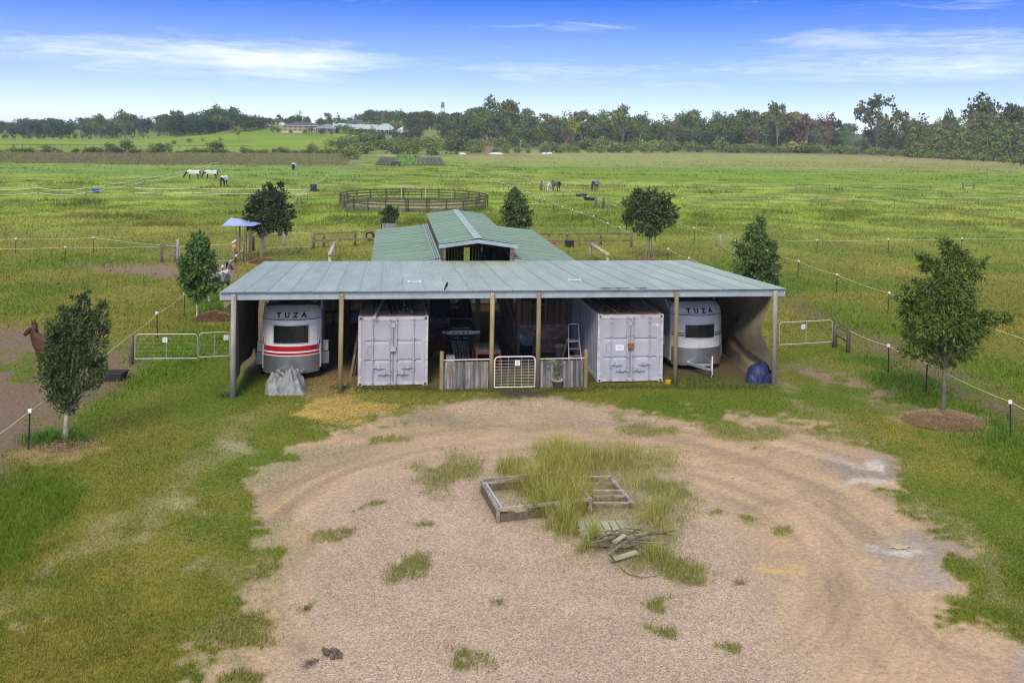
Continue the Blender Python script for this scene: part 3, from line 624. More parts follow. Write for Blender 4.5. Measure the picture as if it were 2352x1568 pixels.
def container(x, y, label, sign, number, boxmat, hatch):
    W, D_, Hc = 2.438, 6.06, 2.44
    t = empty('shipping_container', (x, y, .03), label=label, cat='shipping container', group='grey shipping containers under the shed')
    fr = MB()
    for xx in (0, W-.1):
        fr.box(xx, xx+.1, 0, .1, .02, Hc); fr.box(xx, xx+.1, D_-.1, D_, .02, Hc)
        fr.box(xx, xx+.1, .1, D_-.1, .02, .17); fr.box(xx+.01, xx+.09, .1, D_-.1, Hc-.09, Hc-.005)
    fr.box(.1, W-.1, .005, .1, .02, .15); fr.box(.1, W-.1, .005, .1, Hc-.13, Hc-.01); fr.box(.1, W-.1, D_-.1, D_, Hc-.13, Hc-.01); fr.box(.1, W-.1, D_-.1, D_, .02, .15)
    fr.build('frame', m_cont_frame, t)
    for xx in (0, W-.17):
        for zz in (.0, Hc-.118):
            c = MB().box(xx-.004, xx+.174, -.012, .16, zz, zz+.122).build('corner_casting', m_cont_frame, t)
            MB().lathe([(0, 0), (.036, 0), (.036, .02), (0, .02)], 10).build('hole', m_ink, c, (xx+.085, -.014, zz+.062)).rotation_euler = (R(90), 0, 0)
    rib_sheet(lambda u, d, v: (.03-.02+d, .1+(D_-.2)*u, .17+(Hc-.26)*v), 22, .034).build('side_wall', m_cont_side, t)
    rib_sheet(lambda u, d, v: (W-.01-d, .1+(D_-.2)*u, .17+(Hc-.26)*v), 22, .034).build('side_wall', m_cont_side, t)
    rib_sheet(lambda u, d, v: (.08+(W-.16)*v, .1+(D_-.2)*u, Hc-.045+d), 24, .024).build('roof', m_cont_top, t)
    MB().box(.1, W-.1, D_-.06, D_-.03, .15, Hc-.13).build('rear_wall', m_cont_side, t)
    MB().box(.1, W-.1, .12, D_-.12, .12, .16).build('floor', m_darkwood, t)
    for s in (0, 1):
        xa, xb = (.105, W/2-.012) if s == 0 else (W/2+.012, W-.105)
        d = MB(); zs = [.155, .81, .93, 1.48, 1.60, Hc-.135]; ra, rb = (xa+.14, xb-.09) if s == 0 else (xa+.09, xb-.14)
        y0 = .02
        d.box(xa, ra, y0, y0+.05, zs[0], zs[-1]); d.box(rb, xb, y0, y0+.05, zs[0], zs[-1])
        for a, b_ in ((0, 1), (2, 3), (4, 5)): d.box(ra, rb, y0+.004, y0+.05, zs[a], zs[b_])
        for a, b_ in ((1, 2), (3, 4)):    # pressed recess: dark upper lip, sloped lower lip
            d.add([(ra, y0+.004, zs[b_]), (rb, y0+.004, zs[b_]), (rb, y0+.046, zs[b_]-.012), (ra, y0+.046, zs[b_]-.012), (ra, y0+.046, zs[a]+.045), (rb, y0+.046, zs[a]+.045), (rb, y0+.004, zs[a]), (ra, y0+.004, zs[a])], [(0, 3, 2, 1), (3, 4, 5, 2), (4, 7, 6, 5)])
        door = d.build('door', m_cont, t)
        for zz in (.3, .92, 1.56, 2.2):
            xh = xa-.03 if s == 0 else xb+.03
            MB().box(xh-.06, xh+.06, -.012, .018, zz-.035, zz+.035).build('hinge', m_cont_frame, door)
        bars = (xa+.40, xb-.10) if s == 0 else (xa+.10, xb-.40)
        for k, xx in enumerate(bars):
            b = MB(); b.tube([(xx, -.03, .07), (xx, -.03, Hc-.05)], .02, 8)
            for zz in (.12, .55, .95, 1.7, Hc-.25, Hc-.09): b.box(xx-.045, xx+.045, -.055, .022, zz-.022, zz+.022)
            b.build('locking_bar', m_cont, door, smooth=False)
            hz = .66 if ((s == 0 and k == 0) or (s == 1 and k == 1)) else .44
            e = 1 if k == 0 else -1
            h = MB(); h.beam((xx, -.06, hz+.01), (xx+e*.42, -.06, hz-.01), .04, .02); h.box(xx+e*.2-.05, xx+e*.2+.05, -.085, .02, hz-.04, hz+.055); h.box(xx-.03, xx+.03, -.075, -.02, hz-.045, hz+.045)
            h.build('door_handle', m_cont, door)
    MB().box(W/2-.022, W/2+.022, -.008, .03, .16, Hc-.14).build('door_seal', m_cont_side, t)
    lb = MB().box(W/2-.1, W/2+.09, -.13, .015, 1.24, 1.39); lb.box(W/2-.115, W/2+.105, -.145, .012, 1.375, 1.40); lb.build('lock_box', boxmat, t)
    MB().box(W/2-.09, W/2+.06, -.02, .02, 2.06, 2.2).build('hasp', m_cont, t)
    o = MB()
    for (xa, xb, za, zb) in ((.33, .54, 1.07, 1.085), (.33, .54, 1.36, 1.375), (.33, .345, 1.085, 1.36), (.525, .54, 1.085, 1.36)): o.box(xa, xb, .016, .026, za, zb)
    o.build('plate_outline', m_cont_side, t)
    if sign:
        sg = MB().box(.67, .97, -.004, .022, 1.13, 1.34).build('paper_sign', m_sign, t)
        b = MB()
        for k, (a, c) in enumerate(((.06, .24), (.05, .25), (.1, .2))): b.box(.67+a, .67+c, -.0065, -.003, 1.27-k*.04, 1.278-k*.04)
        b.build('print', m_cont_side, sg)
    tm = text_mb(number, .15, .003, .004); tm.v = [(W-.33+x*.8, .0165-z, 2.06+y) for x, y, z in tm.v]; tm.build('number', M('faded_number', (.62, .62, .66), .7, var=.3, scale=20), t)
    return t
cont_a = container(-1.01, 33.10, 'grey shipping container with white lock box, timber poles on its roof', False, '772', m_cont_frame, 0)
cont_b = container(7.53, 33.02, 'grey shipping container with paper sign and rusty lock box on its doors', True, '1131862', m_rust, 1)
# poles, posts and pipes stacked on the container roofs
m_pole = M('old_poles', (.13, .115, .095), .9, var=.35, scale=5)
polesA = [((.56, -.28, 0), (1.02, 3.3, .3), .05), ((.62, 1.0, 0), (.66, 4.2, .05), .07), ((.72, .95, 0), (.8, 4.6, .1), .04), ((1.1, .25, 0), (1.0, 3.6, 0), .035), ((1.18, .5, 0), (1.05, 3.9, .02), .03), ((1.26, .55, 0), (1.12, 4.2, .02), .03), ((1.44, .75, 0), (1.36, 4.5, 0), .045),
          ((1.58, .9, 0), (1.5, 5.0, 0), .06), ((1.72, 1.0, 0), (1.7, 5.2, 0), .06), ((.45, 1.4, 0), (.4, 5.0, 0), .06), ((.9, 1.2, .08), (.95, 4.5, .1), .05), ((1.62, 1.3, .1), (1.6, 5, .12), .05), ((1.85, .45, 0), (1.86, 3.5, 0), .075)]
ordn = ['steel pipe jutting out over the container doors', 'thick dark log nearest the left edge', 'thin pole beside the thick dark log', 'pale thin pole left of a close bundle', 'middle thin pole of a close bundle', 'right thin pole of a close bundle', 'pale pole right of the close bundle', 'dark round log in a group of three', 'dark round log second of three', 'dark log lying deepest on the left', 'pole resting on top of others in the middle', 'log resting on top at the right', 'thick square ended post at the right']
for (a, b_, r_), nm in zip(polesA, ordn):
    zb = 2.44+.025+r_
    tag(MB().tube([Vector((-1.01+a[0], 33.1+a[1], zb+a[2])), Vector((-1.01+b_[0], 33.1+b_[1], zb+b_[2]))], r_, 8).build('pole', m_steel if r_ == .05 and a[1] < 0 else m_pole, None), nm+', on the left container roof', 'pole', 'poles stored on the left container roof')
for k in range(17):
    x0 = 7.53+.18+k*.085+random.uniform(-.02, .02); r_ = random.choice((.02, .025, .03)); y0 = 33.02+.12+random.random()*.5; sk = -.08+.16*random.random()
    o = MB().tube([(x0+sk, y0, 2.49+r_+(k % 3)*.03), (x0-.12, y0+4.6, 2.49+r_+(k % 3)*.03)], r_, 6).build('pipe', m_rail if k % 2 else m_pole, None)
    tag(o, ORD[k]+' thin pipe from the left in the bundle on the right container roof', 'pipe', 'pipes bundled on the right container roof')
# ------------------------------------------------------------------ horse floats
m_white = M('float_white', (.80, .80, .79), .4, var=.06, scale=1.5, coat=.2, c2=(.62, .59, .53), c2scale=1.3, c2th=.62)
m_grayw = M('float_grey', (.68, .68, .68), .4, var=.06, scale=1.5, coat=.2, c2=(.5, .48, .44), c2scale=1.3, c2th=.6)
m_red = M('float_red', (.42, .012, .02), .35, var=.06, coat=.3)
m_plate = M('checker_plate', (.42, .43, .45), .35, .85, var=.1, scale=3)
m_glass = M('dark_glass', (.012, .014, .02), .08, var=.05, spec=.6)
m_orange = M('orange_lens', (.7, .22, .02), .3)
m_cap_top = M('float_roof', (.62, .58, .52), .55, var=.12, scale=3)
m_top2 = M('float_roof_dark', (.17, .16, .16), .85, var=.2, scale=2)
def horse_float(name, loc, rz, label, scheme):
    t = empty(name, loc, rz, label, 'horse float', 'horse floats parked in the shed')
    hw, L_ = 1.04, 3.3
    def surf(x, z, off=0.0):
        """front face of the body at (x, z): bowed nose, leaning back above the groove"""
        k = x/hw; y = .40*k*k + .10*abs(k)**8
        y += max(0, z-2.12)*.45 + max(0, z-2.38)**2*3.2
        return (x, y-off, z)
    def band(xa, xb, za, zb, off, nx=24, nz=2):
        b = MB(); b.grid(lambda u, v: surf(xa+(xb-xa)*u, za+(zb-za)*v, off), nx, nz); k = len(b.v)
        b.grid(lambda u, v: surf(xa+(xb-xa)*(1-u), za+(zb-za)*v, off-.03), nx, nz)
        w = nx+1
        for j in range(nz): b.f += [(j*w, (j+1)*w, k+(j+1)*w+nx, k+j*w+nx), (j*w+nx, k+j*w, k+(j+1)*w, (j+1)*w+nx)]
        b.f += [(i, k+nx-i, k+nx-i-1, i+1) for i in range(nx)]+[(nz*w+i, nz*w+i+1, k+nz*w+nx-i-1, k+nz*w+nx-i) for i in range(nx)]
        return b
    def shell(za, zb, nz, inset=0.0):
        b = MB(); prof = []
        xs = [-1+2*i/28 for i in range(29)]
        zs = [za+(zb-za)*j/nz for j in range(nz+1)]
        for z in zs:
            r_ = max(0, z-2.30); ins = inset+r_*r_*1.6
            ring = [surf(x*(hw-ins), z) for x in xs]+[(hw-ins, L_-r_, z), (-(hw-ins), L_-r_, z)]
            prof.append(ring)
        n = len(prof[0]); b.add([p for r_ in prof for p in r_], [(j*n+i, j*n+(i+1) % n, (j+1)*n+(i+1) % n, (j+1)*n+i) for j in range(nz) for i in range(n)])
        b.f.append(tuple(range((nz)*n, (nz+1)*n))); b.f.append(tuple(range(n-1, -1, -1)))
        return b
    body = shell(.42, 2.20, 8).build('body', m_white if scheme == 'red' else m_grayw, t)
    cap = shell(2.225, 2.66, 8, .0).build('roof', m_cap_top if scheme == 'red' else m_grayw, t)
    shell(2.2, 2.226, 1, .02).build('groove', m_ink, t)
    rt = MB(); rt.grid(lambda u, v: ((u-.5)*1.86, .55+v*2.4, 2.645+.045*(1-(2*u-1)**2)+.02*math.sin(v*14)), 12, 8); rt.build('roof_cover', m_top2, t)
    shell(.30, .42, 1, .05).build('chassis', m_top2, t)
    if scheme == 'red':
        sk = band(-.99, .99, .37, .93, .012, 30, 2).build('checker_plate', m_plate, t)
        ck = MB()
        for j in range(9):
            for i in range(34):
                x = -.96+1.92*i/33; z = .41+.5*j/8; p = Vector(surf(x, z, .016)); e = .018*(1 if (i+j) % 2 else -1)
                ck.add([p+Vector((-.016, 0, -e)), p+Vector((0, -.006, -.006)), p+Vector((.016, 0, e)), p+Vector((0, -.006, .006))], [(0, 1, 2, 3)])
        ck.build('tread_pattern', m_plate, sk)
        for za, zb, mm in ((.965, 1.04, m_red), (1.10, 1.28, m_red)): band(-.97, .97, za, zb, .007, 30, 1).build('stripe', mm, t)
        for s in (-1, 1):
            q = MB()
            for a, b_ in ((.97, 1.0),): q.add([surf(s*.955, 1.28, .01), surf(s*1.0, 1.28, .01), surf(s*1.01, 1.6, .01), surf(s*.99, 1.55, .01), surf(s*.985, 1.45, .01)], [(0, 1, 2, 3, 4)] if s > 0 else [(4, 3, 2, 1, 0)])
            q.build('stripe', m_red, t)
    else:
        sk = band(-1.0, 1.0, .37, .97, .012, 30, 2).build('metal_skirt', m_plate, t)
        MB().add([surf(-.42, .42, .02), surf(.42, .42, .02), surf(.22, .66, .02), surf(-.2, .66, .02)], [(0, 1, 2, 3)]).build('stone_guard', m_steel, t)
        for za, zb, mm in ((1.50, 1.535, m_ink), (1.40, 1.47, m_top2)): band(-1.0, 1.0, za, zb, .007, 30, 1).build('stripe', mm, t)
    wz = (1.40, 2.02) if scheme == 'red' else (1.37, 1.86)
    ww = .60 if scheme == 'red' else .575
    fr = band(-ww-.035, ww+.035, wz[0]-.035, wz[1]+.035, .022, 10, 1).build('window', m_steel, t)
    band(-ww, ww, wz[0], wz[1], .030, 10, 1).build('pane', m_glass, fr)
    for ch, x in zip('TUZA', (-.42, -.14, .14, .42)):
        tm = text_mb(ch, .24, .004, .011)
        tm.v = [tuple(Vector(surf(x*1.05+px*1.05, 2.37+py*.95, .014+pz))) for px, py, pz in tm.v]
        tm.build('letter', m_ink, t)
    pl = MB(); zs = (2.26, 2.50)
    for z in zs: pl.tube([surf(-.62+1.24*k/10, z, .004) for k in range(11)], .006, 4)
    for s in (-1, 1): pl.tube([surf(s*.62, zs[0], .004), surf(s*(.62 if scheme == 'red' else .72), zs[1], .004)], .006, 4)
    pl.build('name_plate', m_top2, t)
    for s in (-1, 1):
        g = MB(); g.box(s*1.17-.13, s*1.17+.13, 1.0, 2.5, .42, .86); mg_ = g.build('mudguard', m_plate, t)
        MB().box(s*1.17-.10, s*1.17+.10, .99, 1.05, .9, 1.28).build('light_guard', m_cap_top, mg_)
        for yy in (1.35, 2.15):
            w = MB(); w.torus((s*1.13, yy, .31), .22, .09, (1, 0, 0), 18, 8); ty = w.build('wheel', m_rubber, t)
            MB().lathe([(0, -.04), (.15, -.04), (.17, .04), (0, .05)], 12).build('rim', m_steel, ty, (s*1.13, yy, .31)).rotation_euler = (0, R(90), 0)
    db = MB()
    for s in (-1, 1): db.beam((s*.62, .45, .40), (.0+s*.05, -1.0, .40), .06, .1)
    db.beam((-.3, -.3, .40), (.3, -.3, .40), .05, .08); dbo = db.build('drawbar', m_steel, t)
    MB().tube([(0, -1.0, .4), (0, -1.2, .42)], .05, 8).build('coupling', m_steel, dbo)
    if scheme != 'red': MB().tube([(.14, -.85, .05), (.14, -.85, .85)], .03, 8).build('jockey_stand', m_whitemetal, dbo)
    MB().lathe([(0, 0), (.11, 0), (.11, .05), (0, .05)], 14).build('jockey_wheel', m_black, dbo, (.14, -.85, .06)).rotation_euler = (0, R(90), 0)
    for s in (-1, 1):
        MB().box(s*.80-.05, s*.80+.05, surf(.8, 2.52)[1]-.03, surf(.8, 2.52)[1]+.02, 2.5, 2.55).build('marker_light', m_orange, t)
        MB().beam(surf(s*.92, .98, .012), surf(s*.92, 2.18, .012), .012, .012).build('seam', m_top2, t)
        MB().tube([(s*1.0, .75+k*.12, 2.3+.34*math.sin(k*.35)) for k in range(5)], .045, 6).build('corner_fin', m_white, t)
    return t
pa = atY(667, 871, 34.0); pb = atY(1636-6, 866, 34.3)
fa = horse_float('horse_float', (pa.x, 34.0, -.03), R(1.0), 'white horse float with red stripes and checker plate nose', 'red')
fb = horse_float('horse_float', (pb.x-.36, 34.4, -.08), R(3), 'pale grey horse float with black side lines and smooth metal skirt', 'grey')
# ------------------------------------------------------------------ tarpaulins
def heap(name, lab, c, rx, ry, h, m, seed, folds=7):
    mb = MB(); n, k = 64, 22
    def f(u, v):
        a = 2*math.pi*u; r_ = v
        w = 1+.16*math.sin(a*3+seed)+.08*math.sin(a*7+seed*2.3)
        z = h*(1-r_**2.2)**.8*(1+.22*math.sin(a*2+seed)*r_) if r_ < 1 else 0
        fold = .10*math.sin(a*folds+seed*3+r_*2)*r_*(1.25-r_*.6)+.035*math.sin(a*13+seed-r_*5)*r_
        z = max(.0, z+fold*1.5+.10*h*(1-abs(2*((a*1.6+seed+r_*1.3) % 1)-1))*math.sin(min(1, r_)*3.1)); rr = (r_*w+fold*.8)
        pk = .10*math.exp(-((r_-.35)/.3)**2)*math.cos(a-seed)
        return (rx*rr*math.cos(a), ry*rr*math.sin(a), z+pk)
    mb.grid(f, n, k); o = mb.build(name, m, None, c, False); return tag(o, lab, 'tarpaulin')
m_gtarp = M('grey_tarp', (.30, .31, .285), .6, 0, var=.25, scale=3, c2=(.2, .19, .17), c2scale=2, bump=.25, bscale=9)
m_btarp = M('blue_tarp', (.028, .04, .12), .5, 0, var=.3, scale=4, bump=.3, bscale=9)
def bundle(lab, c, lumps, rx, ry, m, sd, crease=.09):
    n = 80; gx_, gy_ = np.meshgrid(np.linspace(-1.25, 1.25, n), np.linspace(-1.25, 1.25, n)); X, Y = gx_*rx, gy_*ry
    z = np.zeros_like(X)
    for lx, ly, lr, lh in lumps: z = np.maximum(z, lh*np.sqrt(np.clip(1-((X-lx)**2+(Y-ly)**2)/lr**2, 0, 1))**.8)
    th_ = np.arctan2(Y+.05, X); rad = np.hypot(X, Y); rdg = (1-np.abs(2*fbm(th_*1.9+sd, rad*1.3+z*.8, sd, 2)-1)*2.2)*np.clip(rad*2.2, 0, 1); rdg2 = 1-np.abs(2*fbm(th_*4.5+sd+X*2, rad*2.4+z*1.5, sd+3, 3)-1)*1.8
    z = np.where(z > .02, z+crease*rdg+.035*rdg2, z); k = np.hypot(gx_, gy_)*(1+.25*(fbm(gx_*2, gy_*2, sd+9, 2)-.5))
    P = np.stack([X+.06*(rdg2-.5), Y+.06*(rdg-.5), z-.03], -1).reshape(-1, 3); keep_ = (z.ravel() > .03)
    F_ = [(j*n+i, j*n+i+1, (j+1)*n+i+1, (j+1)*n+i) for j in range(n-1) for i in range(n-1) if keep_[j*n+i] or keep_[j*n+i+1] or keep_[(j+1)*n+i] or keep_[(j+1)*n+i+1]]
    mb = MB(); mb.add([tuple(p) for p in P], F_); return tag(mb.build('tarp', m, None, c, True), lab, 'tarpaulin')
def tent(lab, c, m):
    mb = MB(); n, k = 110, 60
    def f(u, v):
        x = -.72+1.44*u; y = -.62+1.2*v; fr_ = max(0, (-.10-y)/.5)
        bul = .60*max(0, 1-((x+.36)/.38)**2-((y+.02)/.56)**2)**.55
        ten = .72*max(0, 1-(abs(x-.16)/.52)**1.35)**.8*(1-.9*fr_**1.6)
        ten2 = .58*max(0, 1-(abs(x+.06+.25*fr_)/.2)**1.3)*(1-.62*fr_)
        z = max(bul, ten, ten2); pl_ = abs(((x*5.2+.9*y+.4*math.sin(y*6)) % 1)-.5)*2
        z *= 1-.16*pl_*(.4+fr_); z += .03*math.sin(x*23+y*9)*(z > .05)+.05*math.sin(x*9-y*13)*(z > .1)
        e = max(abs(x)/.72, abs(y)/.62); z = z if e < .97 else min(z, 0)
        return (x*(1+.05*math.sin(y*9)), y-.05*pl_*fr_, max(z, -.02))
    mb.grid(f, n, k); mb.f = [q for q in mb.f if max(mb.v[i][2] for i in q) > .015]
    return tag(mb.build('tarp', m, None, c, True), lab, 'tarpaulin')
tent('grey tarpaulin bundled over the drawbar of the red striped float', (pa.x-.02, 32.86, 0), m_gtarp)
pt = at(1744, 878); bundle('dark blue tarpaulin draped in a rounded heap beside the right shed post', (pt.x, pt.y+.15, -.02), [(0, 0, .40, .68), (.12, .02, .30, .72), (-.22, -.08, .26, .36), (.2, -.16, .24, .34)], .46, .42, m_btarp, 11, .06)
# ------------------------------------------------------------------ front fences and gate between the posts
FY = SY0-.07
m_pale = [M('paling_%s' % n, c, .92, var=.4, scale=5, bump=.4, bscale=25, c2=c2, c2scale=2.6, stretch=(3, 3, .35)) for n, c, c2 in (('grey', (.27, .25, .24), (.12, .11, .1)), ('dark', (.15, .14, .135), (.08, .075, .07)), ('brown', (.28, .24, .2), (.14, .12, .1)))]
m_pipe = M('dull_pipe', (.52, .5, .45), .6, .1, var=.15, scale=5)
def paling_fence(pa_, pb_, top, label, postside):
    xa = at(pa_, 892).x*FY/at(pa_, 892).y; xb = at(pb_, 890).x*FY/at(pb_, 890).y
    t = empty('paling_fence', (xa, FY, 0), label=label, cat='fence', group='low paling fences either side of the mesh gate')
    n = 17; w = (xb-xa)/n
    for i in range(n):
        h = top-.06+random.uniform(-.012, .0); MB().box(i*w+.003, (i+1)*w-.006, random.uniform(-.006, .006), .022+random.uniform(-.005, .005), .02, h).build('paling', random.choice(m_pale), t)
    MB().tube([(-.03, -.01, top), (xb-xa+.03, -.01, top+.01)], .024, 8).build('top_pipe', m_pipe, t)
    for z in (.25, top-.25): MB().box(0, xb-xa, .03, .07, z, z+.08).build('fence_rail', m_darkwood, t)
    x = -.1 if postside < 0 else xb-xa+.09
    MB().tube([(x, .02, -.2), (x, .02, top+.3)], .075, 10).build('post', m_post, t)
    return t, xa, xb
paling_fence(1020.5, 1121.5, 1.06, 'low paling fence of weathered boards left of the mesh gate', -1)
paling_fence(1241, 1339, 1.05, 'low paling fence of weathered boards right of the mesh gate, pot in front', 1)
def mesh_gate(loc, rz, w, h, label, rows, cols_, signx, round_top=True, name='mesh_gate', group=None, r=.022, wire=.0042, fm=None):
    t = empty(name, loc, rz, label, 'gate', group)
    c = .14; pts = [(0, 0, .06), (0, 0, h-c)]+[(c-c*math.cos(a), 0, h-c+c*math.sin(a)) for a in (.4, .8, 1.2, 1.57)]+[(w-c+c*math.sin(a), 0, h-c+c*math.cos(a)) for a in (0, .4, .8, 1.2, 1.57)]+[(w, 0, .06), (0, 0, .06)]
    fm = fm or m_whitemetal; MB().tube(pts, r, 8).build('frame', fm, t)
    wf = MB()
    for k in range(rows):
        z = .06+(h-.06)*(k+1)/(rows+1)*(.96 if k < rows-1 else .97); wf.tube([(.01, 0, z), (w-.01, 0, z)], wire, 5)
    wf.build('wire_mesh', fm, t)
    cf = MB()
    for k in range(cols_): x = w*(k+1)/(cols_+1); cf.tube([(x, 0, .07), (x, 0, h-.1 if k % 2 == 0 else h-.02)], wire if cols_ > 2 else .016, 5)
    if cols_: cf.build('stay', fm, t)
    if signx is not None:
        s_ = MB().box(signx-.09, signx+.09, -.03, -.022, h-.31, h-.12).build('gate_sign', m_sign, t)
        b = MB(); b.box(signx-.06, signx+.06, -.033, -.0305, h-.175, h-.16); b.box(signx-.05, signx+.055, -.033, -.0305, h-.235, h-.225); b.box(signx-.05, signx+.03, -.033, -.0305, h-.265, h-.255); b.build('print', m_cont_side, s_)
    return t
ga = at(1134.5, 886); gx0 = pf[2]+.11; gx1 = pf[3]-.10
mesh_gate((gx0, FY-.02, .02), 0, gx1-gx0, 1.13, 'white framed mesh gate with small sign between the two middle posts', 9, 5, (gx1-gx0)*.56)
# ------------------------------------------------------------------ things in the middle bay
def thing_at(px, py): p = at(px, py); return p
# barbecue
m_bbqblk = M('bbq_black', (.018, .018, .022), .3, 0, var=.1, spec=.6)
m_bbqsil = M('bbq_silver', (.7, .69, .64), .35, .5, var=.06)
p = at(1058, 809); t = empty('barbecue', p, 0, 'black barbecue with silver control panel and closed hood', 'barbecue')
MB().box(-.46, .46, -.02, .5, .08, .74).build('cabinet', m_bbqblk, t)
for s in (-1, 1):
    d = MB().box(s*.23-.215, s*.23+.215, -.045, -.02, .1, .70).build('door', m_bbqblk, t); MB().box(s*.18-.09, s*.18+.09, -.07, -.045, .6, .615).build('handle', m_bbqsil, d)
b = MB(); b.prism([(-.78, .80), (-.45, .745), (.45, .745), (.78, .80), (.78, .885), (-.78, .885)], -.06, -.02); b.build('control_panel', m_bbqsil, t)
for x in (-.61, -.28, -.09, .1, .29):
    k = MB().lathe([(0, 0), (.034, 0), (.03, .03), (0, .032)], 12).build('knob', m_black, t, (x, -.06, .815)); k.rotation_euler = (R(90), 0, 0)
for s in (-1, 1): MB().box(s*.63-.16, s*.63+.16, -.02, .48, .85, .88).build('side_shelf', m_bbqblk, t)
h = MB(); h.prism([(-.43, 0), (.43, 0), (.43, .001), (-.43, .001)], 0, .001)
h = MB(); h.grid(lambda u, v: ((u-.5)*.86, .0+.5*v, .89+.40*math.sin(math.pi*min(1, .12+v*.76))**.7), 10, 12)
for s in (-1, 1): h.add([(s*.43, .5*v, .89+.40*math.sin(math.pi*min(1, .12+v*.76))**.7) for v in [k/12 for k in range(13)]]+[(s*.43, 0, .86), (s*.43, .5, .86)], [tuple([13]+list(range(13))+[14])])
hd = h.build('hood', m_bbqblk, t, smooth=False); MB().tube([(-.35, -.03, .99), (.35, -.03, .99)], .014, 6).build('handle', m_bbqsil, hd); MB().box(-.43, .43, -.025, .0, .888, .905).build('hood_trim', m_bbqsil, hd)
for x in (-.4, .4):
    for y in (.05, .42): MB().tube([(x, y, 0), (x, y, .09)], .025, 8).build('leg', m_black, t)
# red framed table
m_redtim = M('red_timber', (.26, .07, .04), .7, var=.25, scale=5)
a = at(1093, 807, .72); b_ = at(1150.6, 807, .72); c = at(1141, 785, .72)
t = empty('work_table', (a.x, a.y, 0), 0, 'low work table with grey plank top and red painted frame', 'table'); w = b_.x-a.x; d = min(c.y-a.y, 1.4)
for k in range(6): MB().box(k*w/6+.004, (k+1)*w/6-.004, 0, d, .70, .73).build('plank', m_grey_wood, t)
MB().box(0, w, -.03, 0, .62, .715).build('apron', m_redtim, t)
for x in (.03, w-.03):
    for y in (.03, d-.04): MB().box(x-.035, x+.035, y-.03, y+.03, 0, .70).build('leg', m_redtim, t)
bt = at(1127.5, 795, .73); o = MB().lathe([(0, 0), (.035, 0), (.038, .02), (.038, .14), (.02, .18), (.012, .2), (.012, .24), (0, .245)], 12).build('bottle', M('yellow_plastic', (.75, .5, .02), .4, var=.05), None, bt, True); tag(o, 'slim yellow bottle standing on the red framed table', 'bottle')
# slatted bench end leaning in front of the barbecue
p = at(1066, 828); t = empty('slatted_pallet', (p.x, p.y, 0), 0, 'slatted grey pallet leaning behind the left paling fence', 'pallet')
for k in range(6): MB().beam((-.35+k*.11, 0, .02), (-.42+k*.11, .75, .62), .075, .02).build('slat', m_grey_wood, t)
for y, z in ((.1, .08), (.65, .52)): MB().beam((-.42, y, z), (.28, y, z), .05, .05).build('bearer', m_darkwood, t)
# white box with dark print standing behind the fence
p = at(1034.5, 843); t = empty('white_crate', (p.x, p.y, 0), 0, 'small white crate with dark print standing behind the left paling fence', 'crate')
MB().box(-.15, .15, 0, .24, 0, .40).build('box', m_sign, t); MB().box(-.16, .16, -.02, .26, .385, .42).build('lid', m_sign, t)
b = MB()
for s in (-1, 1): b.box(s*.065-.05, s*.065+.05, -.006, -.002, .29, .31); b.box(s*.065-.03, s*.065+.03, -.006, -.002, .33, .35); b.box(s*.08-.035, s*.08+.02, -.006, -.002, .25, .27)
b.build('print', m_ink, t)
# bin with a clear bag
m_bin = M('green_bin', (.012, .035, .028), .5, var=.15); m_bag = M('clear_bag', (.16, .2, .19), .22, var=.5, scale=7, bump=.8, bscale=14, spec=.8)
p = at(1208, 812); t = empty('rubbish_bin', (p.x, p.y, 0), 0, 'dark green rubbish bin with a shiny plastic bag pulled over it', 'bin')
MB().lathe([(0, 0), (.24, 0), (.29, .75), (.31, .78), (.31, .83), (.28, .83), (.27, .1), (0, .1)], 18).build('bin_body', m_bin, t, smooth=True)
def bagf(u, v): a = 2*math.pi*u; r_ = .33+.05*math.sin(a*5)+.04*math.sin(a*11+v*4)+.07*math.sin(v*3.1); return (r_*math.cos(a), r_*math.sin(a), .42+.52*v-.05*math.sin(a*3)*(1-v))
MB().grid(bagf, 48, 10).build('bag', m_bag, t, smooth=False)
MB().torus((0, 0, .97), .3, .018, (0, 0, 1), 24, 6).build('rim', M('olive_rim', (.28, .28, .06), .5), t)
# tyres
def tyre(loc, ax, R0, r_, lab, m=None): o = MB().torus((0, 0, 0), R0, r_, ax, 24, 8).build('tyre', m or m_rubber, None, loc, True); return tag(o, lab, 'tyre')
p = at(1275.5, 797); tyre((p.x, p.y+.1, .38), (.35, 1, .12), .28, .10, 'black tyre standing on edge against the slatted stall wall')
p = at(1144, 800); q = atY(1144.4, 738.5, p.y); tyre((q.x, q.y, q.z), (.1, 1, 0), .17, .06, 'black tyre hung on the stall partition behind the gate')
MB().lathe([(0, 0), (.17, 0), (.17, .02), (0, .02)], 18).build('hole', m_ink, bpy.data.objects['tyre.001'] if 'tyre.001' in bpy.data.objects else None, (0, .03, 0)).rotation_euler = (R(90), 0, 0)
